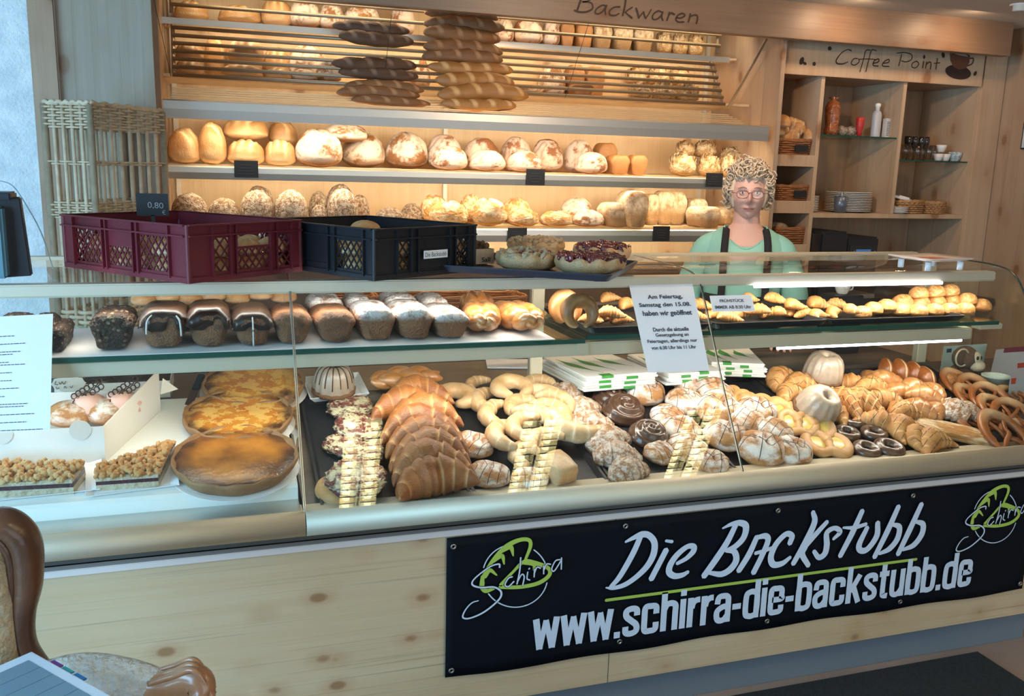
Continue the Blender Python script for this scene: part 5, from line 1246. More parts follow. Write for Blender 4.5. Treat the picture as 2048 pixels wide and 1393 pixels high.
n = 28; vs = [bm.verts.new((.045*(1+.06*math.cos(10*a))*math.cos(a), 0, .024*(1+.08*math.cos(10*a))*math.sin(a))) for a in [2*PI*k/n for k in range(n)]]; bm.faces.new(vs)
cs = empty('cake_sign', (P.x, 2.83, P.z), 0, 'cream scalloped card with handwritten cake name and price', 'sign')
o = bmo('sign_card', bm, simple('cream_card', (.66, .60, .50), .7), cs); o.modifiers.new('t', 'SOLIDIFY').thickness = .002
strokes('handwriting', [([(112, 763), (110, 769), (116, 770)], 1.3), ([(118, 765), (121, 769), (124, 764), (128, 769), (132, 763)], 1.3), ([(128, 777), (130, 773), (133, 777)], 1.2), ([(140, 773), (143, 776), (146, 772)], 1.2), ([(112, 774), (114, 778), (118, 776)], 1.2)], 2.827, m_ink, cs, t=.0006, loc0=(P.x, 2.83, P.z))
# cake knife leaning on the tarts
a, b = aty(368, 830, 2.72), aty(404, 750, 2.83)
kn = empty('cake_spatula', a, 0, 'dark brown cake spatula lying between the cake box and the tarts', 'spatula')
bm = bmesh.new(); beam(bm, Vector(), (b-a)*.62, .024, .003); bmo('blade', bm, simple('brown_blade', (.07, .03, .025), .35), kn, bev=.001)
bm = bmesh.new(); beam(bm, (b-a)*.6, (b-a), .022, .012); bmo('handle', bm, m_blackpl, kn, bev=.003)
# ============================================================ GOODS ON THE GLASS SHELF
SHZ = 1.134
def shelfcake(kind, x0, y0, x1, y1, look, cat, group, D=.23, Y=2.44, z=SHZ, rz=0, drop=20, H=None, name=None):
    P = aty((x0+x1)/2, y1, Y); w = metres(x1-x0, P); zt = H or max(.05, metres(y1-y0-drop, P))
    return item(kind, (P.x+math.sin(-rz)*D*.0, Y+D/2, z), (w, D, zt), (0, 0, rz), look, cat, group, name)
cg = 'loaf cakes on the glass shelf'
shelfcake('dark_loaf_cake', 181, 615, 266, 708, 'dark nut-crumbled chocolate loaf cake, leftmost cake with white almonds', 'loaf cake', cg)
row = [(282, 606, 378, 703, 'chocolate-coated loaf cake with two white drips'), (375, 600, 463, 697, 'chocolate-coated loaf cake without drips, third cake from left'), (466, 606, 548, 693, 'chocolate-coated loaf cake with one long white drip')]
for i, (x0, y0, x1, y1, lab) in enumerate(row):
    o = shelfcake('loaf_cake', x0, y0, x1, y1, lab, 'loaf cake', cg, name='glazed_loaf_cake')
    # glaze cap following the crown
    t = bvh_of(o.data); bm = bmesh.new(); g = []
    for a in range(25):
        r_ = []
        for b in range(31):
            x = -.5+a/24; y = -.5+b/30; f = max(abs(x), abs(y))
            h = t.ray_cast(Vector((x*.985, y*.985, 3)), Vector((0, 0, -1)))
            z = h[0].z if h[0] is not None else .45
            edge = .52+.10*math.sin(x*11+i)+.07*math.sin(y*14)
            r_.append(bm.verts.new((x*1.01, y*1.005, max(z, edge)+.018)))
        g.append(r_)
    for A_, B_ in zip(g, g[1:]):
        for b in range(30): bm.faces.new((A_[b], B_[b], B_[b+1], A_[b+1]))
    bmo('chocolate_coat', bm, m_choc, o, smooth=True).modifiers.new('t', 'SOLIDIFY').thickness = .02
    lines = {0: [(-.30, .42), (.30, .35)], 1: [], 2: [(.0, .02)]}[i]
    bm = bmesh.new()
    for x, zb_ in lines: tube(bm, catmull([(x*.6, -.40, .93), (x, -.505, .78), (x*1.1, -.535, .6), (x*1.12, -.53, zb_)], 6), .02, 8)
    if lines: bmo('white_icing_drip', bm, m_icing, o, smooth=True)
shelfcake('loaf_cake', 548, 606, 628, 690, 'plain brown nut loaf cake behind the glass joint', 'loaf cake', cg, name='nut_loaf_cake')
shelfcake('loaf_cake', 632, 604, 717, 685, 'brown berry loaf cake with light sugar, right of the glass joint', 'loaf cake', cg, name='nut_loaf_cake')
for i, (x0, y0, x1, y1) in enumerate([(716, 600, 798, 681), (793, 599, 875, 678), (867, 601, 946, 669)]):
    shelfcake('powdered_loaf_cake', x0, y0-6, x1, y1, 'loaf cake with white sugar-dusted crown, %s of three in front row' % ordl(i, 3), 'loaf cake', cg)
for i, (x0, y0, x1, y1) in enumerate([(618, 592, 692, 660), (694, 590, 748, 655), (768, 590, 842, 655), (842, 590, 904, 650)]):
    shelfcake('powdered_loaf_cake', x0, y0, x1, y1, 'sugar-dusted loaf cake in the back row, %s' % ordl(i, 4), 'loaf cake', cg, Y=2.64, D=.16, drop=0)
shelfcake('braided_loaf', 944, 603, 1030, 675, 'shiny braided loaf standing beside the sugar-dusted cakes', 'bread', 'braided loaves on the glass shelf', D=.26, drop=18, rz=PI/2-.2).scale = (.26, .12, .085)
shelfcake('braided_loaf', 1012, 600, 1108, 671, 'shiny braided loaf next to the ring loaf', 'bread', 'braided loaves on the glass shelf', D=.26, drop=18, rz=PI/2+.15).scale = (.27, .13, .085)
shelfcake('braided_loaf', 930, 588, 1000, 650, 'shiny braided loaf in the back row', 'bread', 'braided loaves on the glass shelf', Y=2.66, D=.14, drop=0)
for i in range(7): shelfcake('round_roll', 262+i*47, 594+(i % 2)*3, 315+i*47, 626, 'glazed sweet roll behind the chocolate loaf cakes, %s' % ordl(i, 7), 'roll', 'glazed rolls in the back row', Y=2.72, D=.09, z=1.21 if i % 2 else 1.20, drop=0)
shelfcake('dark_loaf_cake', -20, 602, 52, 690, 'dark loaf cake at the far left rising above the paper notice', 'loaf cake', cg, D=.2)
shelfcake('dark_loaf_cake', 48, 606, 104, 690, 'dark loaf cake second at the far left above the paper notice', 'loaf cake', cg, D=.2)
shelfcake('dark_loaf_cake', 96, 622, 130, 692, 'dark loaf half hidden behind the long paper notice', 'bread', cg, D=.2)
# ring loaves and pastries on black trays, right half
for i, x in enumerate((1.05, 1.475, 1.90)):
    w = .42 if i < 2 else .56
    bm = bmesh.new(); tray_mesh(bm, w, .42, .02); o = bmo('baking_tray', bm, m_tray); o.location = (x+w/2-.005, 2.625, 1.139)
    tag(o, 'black baking tray on the glass shelf, %s' % ['under the ring loaves and rolls', 'under the pale croissants', 'under the stacked chocolate croissants'][i], 'baking tray', 'black trays on the glass shelf')
TZ = 1.143
def upright(kind, x0, y0, x1, y1, Y, lab, cat, grp, rz=0, lean=1.25, th=.06):
    P = aty((x0+x1)/2, (y0+y1)/2, Y); w = metres(x1-x0, P); h = metres(y1-y0, P)
    o = item(kind, (P.x, Y, TZ+h/2+.002), (w, h, th), (lean, 0, rz), lab, cat, grp); return o
upright('ring_loaf', 1113, 587, 1192, 657, 2.475, 'smooth brown ring loaf leaning upright, front one', 'ring loaf', 'upright ring loaves', th=.06)
upright('ring_loaf', 1090, 586, 1160, 655, 2.56, 'smooth brown ring loaf leaning upright, rear one', 'ring loaf', 'upright ring loaves', th=.05)
def pile(kind, L, z0, look, cat, grp, dr=.62, hr=.45, Y0=2.47, name=None):
    for i, (x, y, w, rz) in enumerate(sorted(L)):
        lev = 0 if y > 618 else 1 if y > 600 else 2
        Y = Y0+.035*lev+.03*((i*7) % 3); P = aty(x, y, Y); ww = metres(w, P); h = ww*hr
        z = max(z0, P.z-h/2)
        item(kind, (P.x, Y+.04, z), (ww, ww*dr, h), (0, .12*math.sin(i*2.3), rz), '%s, %s in %s layer' % (look, ordl(i, len(L)), ['bottom', 'middle', 'top'][lev]), cat, grp, name)
pile('pale_croissant', [(1208, 640, 62, .9), (1228, 598, 48, .1), (1232, 628, 60, -.3), (1248, 645, 56, .2), (1265, 610, 55, .4), (1190, 642, 50, -.4)], TZ, 'pale striped roll behind the ring loaf', 'roll', 'pale rolls beside the ring loaves', name='pale_roll')
pile('pale_croissant', [(1402, 636, 60, .4), (1410, 612, 55, -.3), (1442, 628, 60, .2), (1468, 640, 58, -.2), (1493, 635, 66, .1), (1512, 599, 46, .6), (1530, 622, 55, -.6), (1545, 640, 50, .3), (1562, 599, 52, -.3), (1568, 627, 50, -.9), (1596, 638, 52, .3), (1600, 612, 55, .3), (1625, 634, 50, -.4), (1647, 609, 62, .2), (1650, 634, 52, .5), (1682, 632, 50, .7), (1688, 610, 50, -.4), (1718, 621, 50, 1.2), (1480, 615, 56, .5)], TZ, 'pale butter croissant in the heap', 'croissant', 'pale croissants on the glass shelf', name='butter_croissant')
pile('chocolate_croissant', [(1740, 632, 42, .1), (1762, 620, 42, .1), (1785, 634, 42, .0), (1790, 614, 42, .1), (1818, 627, 44, .1), (1853, 625, 42, 0), (1885, 624, 42, .1), (1917, 623, 42, 0), (1948, 622, 42, 0), (1980, 619, 42, .1), (1822, 606, 46, 0), (1857, 608, 44, 0), (1890, 606, 42, .1), (1922, 604, 42, 0), (1952, 602, 42, 0), (1854, 589, 42, .1), (1888, 586, 42, 0), (1918, 584, 40, .1)], TZ, 'small chocolate croissant in the stacked pyramid', 'pastry', 'stacked chocolate croissants', .8, .62)
# ============================================================ CRATES ON THE GLASS TOP
GT = 1.3215
def crate(F, yaw, lx, ly, h, mat, label, winA, winB, group='stacking crates'):
    t = empty('bread_crate', (F[0], F[1], GT), yaw, label, 'crate', group)
    def wall(nm, L, wins, Mx):
        """wall in (u,z) with outward side -y"""
        bm = bmesh.new(); T = .003
        def b(u0, u1, z0, z1, y0=-T/2, y1=T/2): box(bm, u0, u1, y0, y1, z0, z1, Mx)
        b(0, L, 0, .014, -.006, .003); b(0, L, h-.026, h, -.002, .004); b(0, L, h-.004, h, -.012, .004); b(0, L, h-.030, h-.026, -.012, .003)
        cuts = sorted(wins); u = 0
        for (a, c, z0, z1, slot) in cuts:
            a, c = a*L, c*L; b(u, a, .014, h-.026); u = c
            b(a, c, .014, z0)
            if z1 < h-.03:
                if slot: b(a, c, z1, z1+.006)
                else: b(a, c, z1, h-.026)
            n = max(2, int((c-a)/.021)); s = (c-a)/n; hh = z1-z0; k = 1.25
            def seg(p, q): # lattice bar
                A_, B_ = Vector((p[0], 0, p[1])), Vector((q[0], 0, q[1])); d = B_-A_
                if d.length < .003: return
                qt = d.to_track_quat('Z', 'Y').to_matrix().to_4x4()
                bmesh.ops.create_cube(bm, size=1, matrix=Mx @ Matrix.Translation((A_+B_)/2) @ qt @ Matrix.Diagonal((.0032, .0035, d.length, 1)))
            i0 = -int(hh/k/s)-1
            for i in range(i0, n+1):
                for sg in (1, -1):
                    # line z = z0 + k*(x-xs) for sg=1 ; mirrored otherwise
                    xs = i*s; xa, xb = max(0, xs), min(c-a, xs+hh/k)
                    if xb <= xa: continue
                    za, zb_ = z0+k*(xa-xs), z0+k*(xb-xs)
                    if sg == 1: seg((a+xa, za), (a+xb, zb_))
                    else: seg((c-xa, za), (c-xb, zb_))
        b(u, L, .014, h-.026)
        for (a, c, z0, z1, slot) in cuts:
            for q in (a*L, c*L): b(q-.002, q+.002, .01, h-.004, -.010, 0)
        return bmo(nm, bm, mat, t)
    wall('side_wall', lx, winA, Matrix())
    wall('side_wall', ly, winB, Matrix.Translation((0, ly, 0)) @ Matrix.Rotation(-PI/2, 4, 'Z'))
    wall('side_wall', lx, winA, Matrix.Translation((lx, ly, 0)) @ Matrix.Rotation(PI, 4, 'Z'))
    wall('side_wall', ly, winB, Matrix.Translation((lx, 0, 0)) @ Matrix.Rotation(PI/2, 4, 'Z'))
    boxo('base', 0, lx, 0, ly, .002, .008, mat, t, 0)
    for cx, cy in ((0, 0), (lx, 0), (0, ly), (lx, ly)):
        bm = bmesh.new(); bar(bm, (cx, cy, .0), (cx, cy, h-.001), .006, 10); bmo('corner_post', bm, mat, t)
    return t
hC = .142
wB = [(.10, .35, .022, hC-.034, 0), (.385, .60, .022, .072, 0), (.64, .88, .022, hC-.034, 0)]
wA = [(.19, .34, .022, hC-.036, 0), (.39, .70, .022, .075, 1), (.76, .90, .022, hC-.036, 0)]
yr = math.radians(39)
crR = crate((-.062, 2.302), yr, .366, .51, hC, m_red, 'wine-red plastic lattice bread crate on the left of the glass top', wA, wB)
yb = math.radians(31)
crB = crate((.388, 2.304), yb, .375, .47, .134, m_crateb, 'black plastic lattice bread crate in the middle of the glass top', [(.20, .33, .022, .096, 0), (.40, .72, .020, .021, 0), (.78, .92, .022, .096, 0)], [(.05, .32, .02, .09, 0), (.36, .62, .03, .031, 0), (.68, .93, .022, .096, 0)])
# sticker on the black crate
boxo('name_sticker', .165, .255, -.0125, -.0115, .048, .070, m_paper, crB, 0)
text_on('sticker_writing', 'Die Backstubb', m_ink, crB, frame((.17, -.0128, .053), (1, 0, 0), (0, 0, 1)), width=.08, height=.012)
def in_crate(t, yaw, F, pts, s, name, look, grp, kind='round_roll'):
    for i, (x, y, z, rz) in enumerate(pts):
        p = Vector((F[0]+x*math.cos(yaw)-y*math.sin(yaw), F[1]+x*math.sin(yaw)+y*math.cos(yaw), GT+z))
        lay_ = 'bottom' if z < .03 else 'upper' if z < .08 else 'topmost'
        item(kind, p, (s*1.08, s*.92, s*.56), (0, 0, rz), '%s, %s layer, %s across, %s back from the corner' % (look, lay_, ORD[min(5, int(x/.088))], ORD[min(9, int(y/.083))]), 'roll', grp, name)
rr = random.Random(3)
in_crate(crR, yr, (-.062, 2.302), [(.055+.085*i+rr.uniform(-.01, .01), .05+.082*j, .009+.0, rr.uniform(0, 3)) for j in range(6) for i in range(4)]+[(.05+.088*i, .05+.088*j, .052, rr.uniform(0, 3)) for j in range(5) for i in range(4) if i in (0, 3) or j in (0, 4) or (i+j) % 2], .078, 'bread_roll', 'golden roll in the red crate', 'rolls in the red crate')
in_crate(crB, yb, (.388, 2.304), [(.055+.09*i+rr.uniform(-.01, .01), .05+.085*j, .009, rr.uniform(0, 3)) for j in range(5) for i in range(4)]+[(.05+.092*i, .05+.090*j, .052, rr.uniform(0, 3)) for j in range(5) for i in range(4) if i in (0, 3) or j == 0 or (i+j) % 2]+[(.14, .20, .095, .3)], .082, 'bread_roll', 'tan roll in the black crate', 'rolls in the black crate')
# price card 0,80 EUR clipped behind the red crate
P0_ = aty(306, 432, 2.70); A_ = aty(268, 382, 2.70); B_ = aty(335, 430, 2.70)
w, h = (B_.x-A_.x), (A_.z-B_.z)*.98
pt = empty('price_card', (P0_.x, 2.70, P0_.z-.002), 0, 'black slate price card reading 0,80 euro standing at the red crate', 'price card')
boxo('card', -w/2, w/2, -.002, .002, .002, h, m_slate, pt, 0)
boxo('card_foot', -.005, .005, -.002, .03, -.02, .004, m_blackpl, pt, 0)
m_ch = simple('chalk', (.35, .36, .38), .8)
text_on('chalk_price', '0,80', m_ch, pt, frame((-.012, -.0026, .022), (1, .0, -.05), (0, 0, 1)), width=.040, height=.018, offset=-.01)
text_on('chalk_price', '€', m_ch, pt, frame((.024, -.0026, .006), (1, 0, 0), (0, 0, 1)), width=.009, height=.012, offset=-.01)
# ============================================================ DARK TRAY WITH FRUIT CAKES
Fc, Rc = atz(1222, 560, 1.335), atz(1278, 529, 1.335)
ax = (Rc-Fc); lx_ = .43; yawt = math.atan2(ax.y, ax.x); u_ = Vector((math.cos(yawt), math.sin(yawt), 0)); v_ = Vector((-math.sin(yawt), math.cos(yawt), 0))
bm = bmesh.new(); tray_mesh(bm, lx_, .60, .02)
tr = bmo('cake_tray', bm, simple('blue_black_tray', (.018, .026, .045), .35)); cc = Fc+u_*lx_/2+v_*.30; tr.location = (cc.x, cc.y, 1.327); tr.rotation_euler = (0, 0, yawt)
tag(tr, 'blue-black baking tray of fruit cakes overhanging the glass counter top', 'baking tray')
bm = bmesh.new()
for a in (-.16, .16):
    for b in (-.25, .25): bar(bm, (a, b, -.005), (a, b, .001), .009, 10)
bmo('tray_feet', bm, m_blackpl, tr)
def fruitcake(px, py, wpx, Y_, topmat, look, stones):
    Q = atz(px, py, 1.352); r = metres(wpx, Q)/2
    t = empty('fruit_cake', (Q.x, Q.y, 1.3325), 0, look, 'cake', 'round fruit cakes on the tray')
    bm = bmesh.new(); lay = bm.verts.layers.float.new('cut'); n = 60; rings = []
    for j, (q, z) in enumerate([(.8, 0), (.97, .008), (1.02, .028), (.98, .042), (.90, .040), (.84, .030)]):
        rings.append([bm.verts.new((r*q*(1+.035*math.cos(11*a)*(j > 1))*math.cos(a), r*q*(1+.035*math.cos(11*a)*(j > 1))*math.sin(a), z*(1+.10*math.cos(11*a)*(j > 2)))) for a in [2*PI*k/n for k in range(n)]])
    for A, B in zip(rings, rings[1:]):
        for k in range(n): bm.faces.new((A[k], A[(k+1) % n], B[(k+1) % n], B[k]))
    bm.faces.new(rings[0][::-1]); bm.faces.new(rings[-1]); bmo('cake_crust', bm, bpy.data.materials.get('fruit_cake_crust') or crust('fruit_cake_crust', (.70, .44, .22), (.84, .62, .38), (.5, .3, .2), k=8, bump=.3), t, smooth=True)
    bm = bmesh.new(); lay = bm.verts.layers.float.new('cut'); R_ = random.Random(px)
    for k in range(stones):
        a, q = R_.uniform(0, 2*PI), r*.93*math.sqrt(R_.random()); s = R_.uniform(.007, .014)
        bmesh.ops.create_icosphere(bm, subdivisions=2, radius=s, matrix=Matrix.Translation((q*math.cos(a), q*math.sin(a), .038+.012*(1-q/r))) @ Euler((R_.random()*3, R_.random()*3, 0)).to_matrix().to_4x4() @ Matrix.Diagonal((1.3, .9, .55, 1)))
    o = bmo('fruit_topping' if topmat is b_plum else 'crumble_topping', bm, topmat, t, smooth=True); o['kind'] = 'stuff'
    return t
fruitcake(1072, 496, 112, 0, b_crumbp, 'round cake with pale crumble, at the back left of the tray', 190)
f = fruitcake(1054, 522, 122, 0, b_crumbp, 'round cake with crumble and dark fruit spots, front left of the tray', 110)
bm = bmesh.new(); R_ = random.Random(1)
for k in range(30):
    a, q = R_.uniform(0, 2*PI), .068*math.sqrt(R_.random()); bmesh.ops.create_icosphere(bm, subdivisions=2, radius=.009, matrix=Matrix.Translation((q*math.cos(a), q*math.sin(a), .046)) @ Matrix.Diagonal((1.3, 1, .6, 1)))
bmo('dark_fruit', bm, b_plum, f, smooth=True)
fruitcake(1204, 507, 112, 0, b_plum, 'round cake covered in dark plums, back right of the tray', 200)
fruitcake(1180, 530, 138, 0, b_plum, 'round cake covered in glossy plums, nearest to the tray corner', 210)
# wood-look box of crumble at the tray's left end
Q = atz(948, 527, 1.335); bxm = wood('printed_wood_box', (.72, .62, .50), (.58, .46, .34), 'Z', knots=False)
t = empty('printed_box', (Q.x, Q.y+.03, 1.333), .25, 'small paper box with wood-plank print holding dark crumble pieces', 'box')
for (a, b, c, d) in ((-.055, .055, -.04, -.038), (-.055, .055, .038, .04), (-.055, -.053, -.04, .04), (.053, .055, -.04, .04)): boxo('box_wall', a, b, c, d, 0, .045, bxm, t, 0)
text_on('box_print', 'Sall', m_ink, t, frame((.012, -.0405, .006), (1, 0, 0), (0, 0, 1)), width=.03, height=.014, offset=.02)
bm = bmesh.new(); lay = bm.verts.layers.float.new('cut')
for k in range(90):
    bmesh.ops.create_icosphere(bm, subdivisions=1, radius=R_.uniform(.007, .012), matrix=Matrix.Translation((R_.uniform(-.045, .045), R_.uniform(-.03, .03), R_.uniform(.03, .062))))
o = bmo('crumble_pieces', bm, crust('cocoa_crumble', (.22, .13, .08), (.34, .21, .13), (.2, .1, .05), bump=.6, rough=.8, k=8), t, smooth=True); o['kind'] = 'stuff'
# ============================================================ PAPER NOTICES ON THE CURVED GLASS
_PR = [(p.y, p.z) for p in catmull([(0, y, z) for y, z in PROF], 4)]
def atglass(px, py, off=.003):
    d = ray(px, py); best = None
    for (y0, z0), (y1, z1) in zip(_PR, _PR[1:]):
        n_ = Vector((0, -(z1-z0), (y1-y0))).normalized(); P = Vector((0, y0, z0))+n_*off
        if abs(d.dot(n_)) < 1e-6: continue
        t = (P-CP).dot(n_)/d.dot(n_); Q = CP+d*t
        s = ((Q.y-P.y)*(y1-y0)+(Q.z-P.z)*(z1-z0))/((y1-y0)**2+(z1-z0)**2)
        if -.02 <= s <= 1.02 and t > 0: return Q
        if best is None or abs(s-.5) < best[0]: best = (abs(s-.5), Q)
    return best[1]
def notice(name, C4, label, lines, m=m_paper, curl=0):
    TL, TR, BR, BL = C4
    def px(u, v):
        a = (TL[0]+(TR[0]-TL[0])*u, TL[1]+(TR[1]-TL[1])*u); b = (BL[0]+(BR[0]-BL[0])*u, BL[1]+(BR[1]-BL[1])*u)
        return a[0]+(b[0]-a[0])*v, a[1]+(b[1]-a[1])*v
    c = atglass(*px(.5, .5)); t = empty(name, c, 0, label, 'notice')
    bm = bmesh.new(); g = []
    for i in range(13): g.append([bm.verts.new(atglass(*px(i/12, j/20), .003+curl*max(0, j/20-.85)*(1-i/12))-c) for j in range(21)])
    for A, B in zip(g, g[1:]):
        for j in range(20): bm.faces.new((A[j], A[j+1], B[j+1], B[j]))
    bmo('sheet', bm, m, t, smooth=True)
    for k_, ln in enumerate(lines):
        if isinstance(ln[0], str):
            body, u0, u1, v0, v1, off = ln
            me = text_mesh(body, offset=off)
            bmx = bmesh.new(); bmx.from_mesh(me); bmesh.ops.triangulate(bmx, faces=bmx.faces[:])
            xs = [v.co.x for v in bmx.verts]; ys = [v.co.y for v in bmx.verts]; x0, x1, y0, y1 = min(xs), max(xs), min(ys), max(ys)
            for v in bmx.verts: v.co = atglass(*px(u0+(u1-u0)*(v.co.x-x0)/(x1-x0), v1-(v1-v0)*(v.co.y-y0)/(y1-y0)), .0042)-c
            bmo('printed_line', bmx, m_inkb, t)
        else:
            bmx = bmesh.new()
            for (u0, u1, v) in ln:
                q = [atglass(*px(a, b), .0042)-c for a, b in ((u0, v), (u1, v), (u1, v+.006), (u0, v+.006))]
                bmx.faces.new([bmx.verts.new(p) for p in q])
            bmo('printed_line', bmx, m_inkb, t)
    return t
notice('holiday_notice', ((1258, 571), (1385, 568), (1419, 742), (1296, 746)), 'white printed sheet about holiday opening hours on the curved glass', [
    ('Am Feiertag,', .25, .80, .115, .175, .028), ('Samstag den 15.08.', .09, .91, .205, .265, .028), ('haben wir geöffnet', .12, .90, .295, .370, .028),
    ('Durch die aktuelle', .23, .80, .49, .535, .026), ('Gesetzgebung an', .25, .78, .555, .605, .026), ('Feiertagen, allerdings nur', .10, .90, .625, .675, .026), ('von 6:30 Uhr bis 11 Uhr', .14, .86, .70, .74, .026)], curl=.02)
notice('breakfast_notice', ((1419, 592), (1502, 590), (1511, 623), (1425, 624)), 'small white paper strip announcing breakfast beside the glass joint', [
    ('FRÜHSTÜCK', .22, .80, .20, .42, .02), ('IMMER AB 8:30 Uhr', .08, .93, .62, .82, .02)])
r = random.Random(8); LN = []
v = .17
for blockn in (1, 1, 2, 2, 1, 1, 1, 1, 2, 1, 1, 1):
    for k in range(blockn):
        u = .10; ln = []
        end = r.uniform(.45, .93)
        while u < end: w_ = r.uniform(.02, .06); ln.append((u, min(u+w_, end), v)); u += w_+.008
        LN.append(ln); v += .022
    v += .046
notice('price_list_notice', ((-70, 637), (106, 628), (100, 861), (-66, 868)), 'long white printed price list taped to the glass at the left edge', LN)
# ============================================================ THINGS ON THE REAR WORKTOP
WZ = .9065
m_bag = simple('white_bag_paper', (.80, .77, .72), .7); m_gp = simple('green_print', (.04, .26, .04), .6)
def bagstack(px, py, n, rz, w, l, which):
    P = atz(px, py, WZ+.03); 
    for i in range(n):
        z = WZ+i*.0085; jx, jr = r.uniform(-.008, .008), r.uniform(-.04, .04)
        t = empty('paper_bag', (P.x+jx, P.y+l/2, z), rz+jr, 'white paper bag with green print, %s of the %s stack' % ('topmost' if i == n-1 else 'lowest' if i == 0 else ORD[i]+' from below', which), 'paper bag', 'white paper bags with green print')
        boxo('bag_body', -w/2, w/2, -l/2, l/2, 0, .0078, m_bag, t, .003)
        bm = bmesh.new()
        x = -w*.28 if i % 2 else w*.05
        box(bm, x, x+w*.16, -l/2-.0006, -l/2+.03, -.0002, .0080)
        bmo('green_block', bm, m_gp, t)
        if i == n-1:
            bm = bmesh.new()
            for k, (x0, y0, x1, y1) in enumerate([(-.8, .7, -.35, -.75), (-.3, .75, .1, -.6), (.25, .6, .75, -.4)]):
                pts = catmull([(x0*w/2, y0*l/2, 0), ((x0*.4+x1*.6)*w/2-.02, (y0+y1)/2*l/2, 0), (x1*w/2, y1*l/2, 0)], 8); N = len(pts)
                for a in range(N-1):
                    wd = lambda q: .0015+.016*max(0, math.sin(PI*min(1, q/(N-1)*1.05)))**3
                    d = (pts[a+1]-pts[a]).normalized(); nn = Vector((-d.y, d.x, 0)); z_ = Vector((0, 0, .0083))
                    bm.faces.new([bm.verts.new(p+z_) for p in (pts[a]-nn*wd(a), pts[a]+nn*wd(a), pts[a+1]+nn*wd(a+1), pts[a+1]-nn*wd(a+1))])
            bmo('green_leaf_print', bm, m_gp, t)
bagstack(1238, 762, 6, .06, .27, .33, 'left'); bagstack(1392, 752, 5, .0, .22, .33, 'middle'); bagstack(1505, 738, 6, -.35, .19, .30, 'right')
P = atz(1050, 738, WZ); o = boxo('paper_sheets', -.12, .12, -.07, .07, 0, .006, m_paper, None, .001); o.location = (P.x, P.y+.07, WZ); o.rotation_euler = (0, 0, -.25)
tag(o, 'loose white paper sheets on the dark worktop behind the glass shelf post', 'paper')
# plush monkey
m_pl = simple('brown_plush', (.14, .075, .05), .95, bump=.5, bscale=160); m_pc = simple('cream_plush', (.62, .50, .36), .95, bump=.4, bscale=160)
P = atz(1938, 752, WZ+.05); SW = .8152; tag(boxo('side_counter', 2.735, 3.45, 2.42, 3.15, 0, .815, m_darkdeck, None, .003), 'dark low side counter beyond the right end of the glass case', 'counter')
P = aty(1930, 716, 2.72); mk = empty('plush_monkey', (P.x, 2.72, SW), 0, 'brown plush monkey with cream muzzle sitting behind the pretzels', 'soft toy'); 
HP = Vector((0, 0, P.z-SW))
def ball(nm, c, s, m, par=mk):
    bm = bmesh.new(); bmesh.ops.create_uvsphere(bm, u_segments=24, v_segments=16, radius=1, matrix=Matrix.Translation(c) @ Matrix.Diagonal((*s, 1))); return bmo(nm, bm, m, par, smooth=True)
hs = .050
ball('torso', (HP.x, HP.y+.01, HP.z*.38), (.055, .045, HP.z*.42), m_pl); hd = ball('head', HP, (hs, hs*.9, hs*.95), m_pl)
ball('muzzle', HP+Vector((.030, -.034, -.026)), (.032, .027, .023), m_pc); ball('face_patch', HP+Vector((.020, -.030, .006)), (.024, .020, .024), m_pc)
ball('eye', HP+Vector((.012, -.050, .008)), (.0055, .004, .008), m_blackpl); ball('eye', HP+Vector((.032, -.046, .008)), (.0055, .004, .008), m_blackpl)
ball('ear', HP+Vector((-.044, -.020, .008)), (.034, .012, .036), m_pl); bm = bmesh.new(); tube(bm, [HP+Vector((-.044+.031*math.cos(a), -.030, .008+.034*math.sin(a))) for a in [2*PI*k/30 for k in range(30)]], .0035, 6, closed=True, up=(0, 1, 0)); bmo('ear_rim', bm, m_pc, mk, smooth=True)
for sx in (-1, 1):
    bm = bmesh.new(); tube(bm, catmull([(HP.x+.045*sx, HP.y, HP.z*.65), (HP.x+.075*sx, HP.y-.03, HP.z*.35), (HP.x+.06*sx, HP.y-.06, .02)], 6), .016, 10); bmo('arm', bm, m_pl, mk, smooth=True)
# bucket, leaflets
Q = aty(1988, 785, 2.60); bk = empty('white_tub', (Q.x, 2.60, SW), 0, 'pale mint-white plastic tub between the plush monkey and leaflets', 'tub')
bm = bmesh.new(); hh = aty(1988, 751, 2.60).z-SW; lathe(bm, [(.040, 0), (.048, hh*.9), (.052, hh*.9), (.052, hh), (.046, hh), (.038, .004)], 32); bmo('tub_wall', bm, simple('mint_white_plastic', (.66, .74, .70), .4), bk, smooth=True)
m_pinkp = simple('pale_pink_print', (.62, .55, .56), .7); m_greenp = simple('pale_green_print', (.50, .60, .56), .7); m_redp = simple('red_print', (.6, .05, .02), .6)
def leaf_(C4, Y, lab, m, extras=()):
    pts = [aty(a, b, Y) for a, b in C4]; c = sum(pts, Vector())/4; t = empty('leaflet', c, 0, lab, 'leaflet')
    bm = bmesh.new(); bm.faces.new([bm.verts.new(p-c) for p in pts]); o = bmo('sheet', bm, m, t); o.modifiers.new('s', 'SOLIDIFY').thickness = .0015
    for q, mm in extras:
        bm = bmesh.new(); bm.faces.new([bm.verts.new(aty(a, b, Y)-c-Vector((0, .002, 0))) for a, b in q]); bmo('print_patch', bm, mm, t)
leaf_(((1888, 693), (1974, 688), (1962, 752), (1877, 759)), 2.85, 'pale green leaflet standing behind the plush monkey', m_greenp, [(((1893, 698), (1903, 697), (1902, 705), (1892, 706)), m_inkb)])
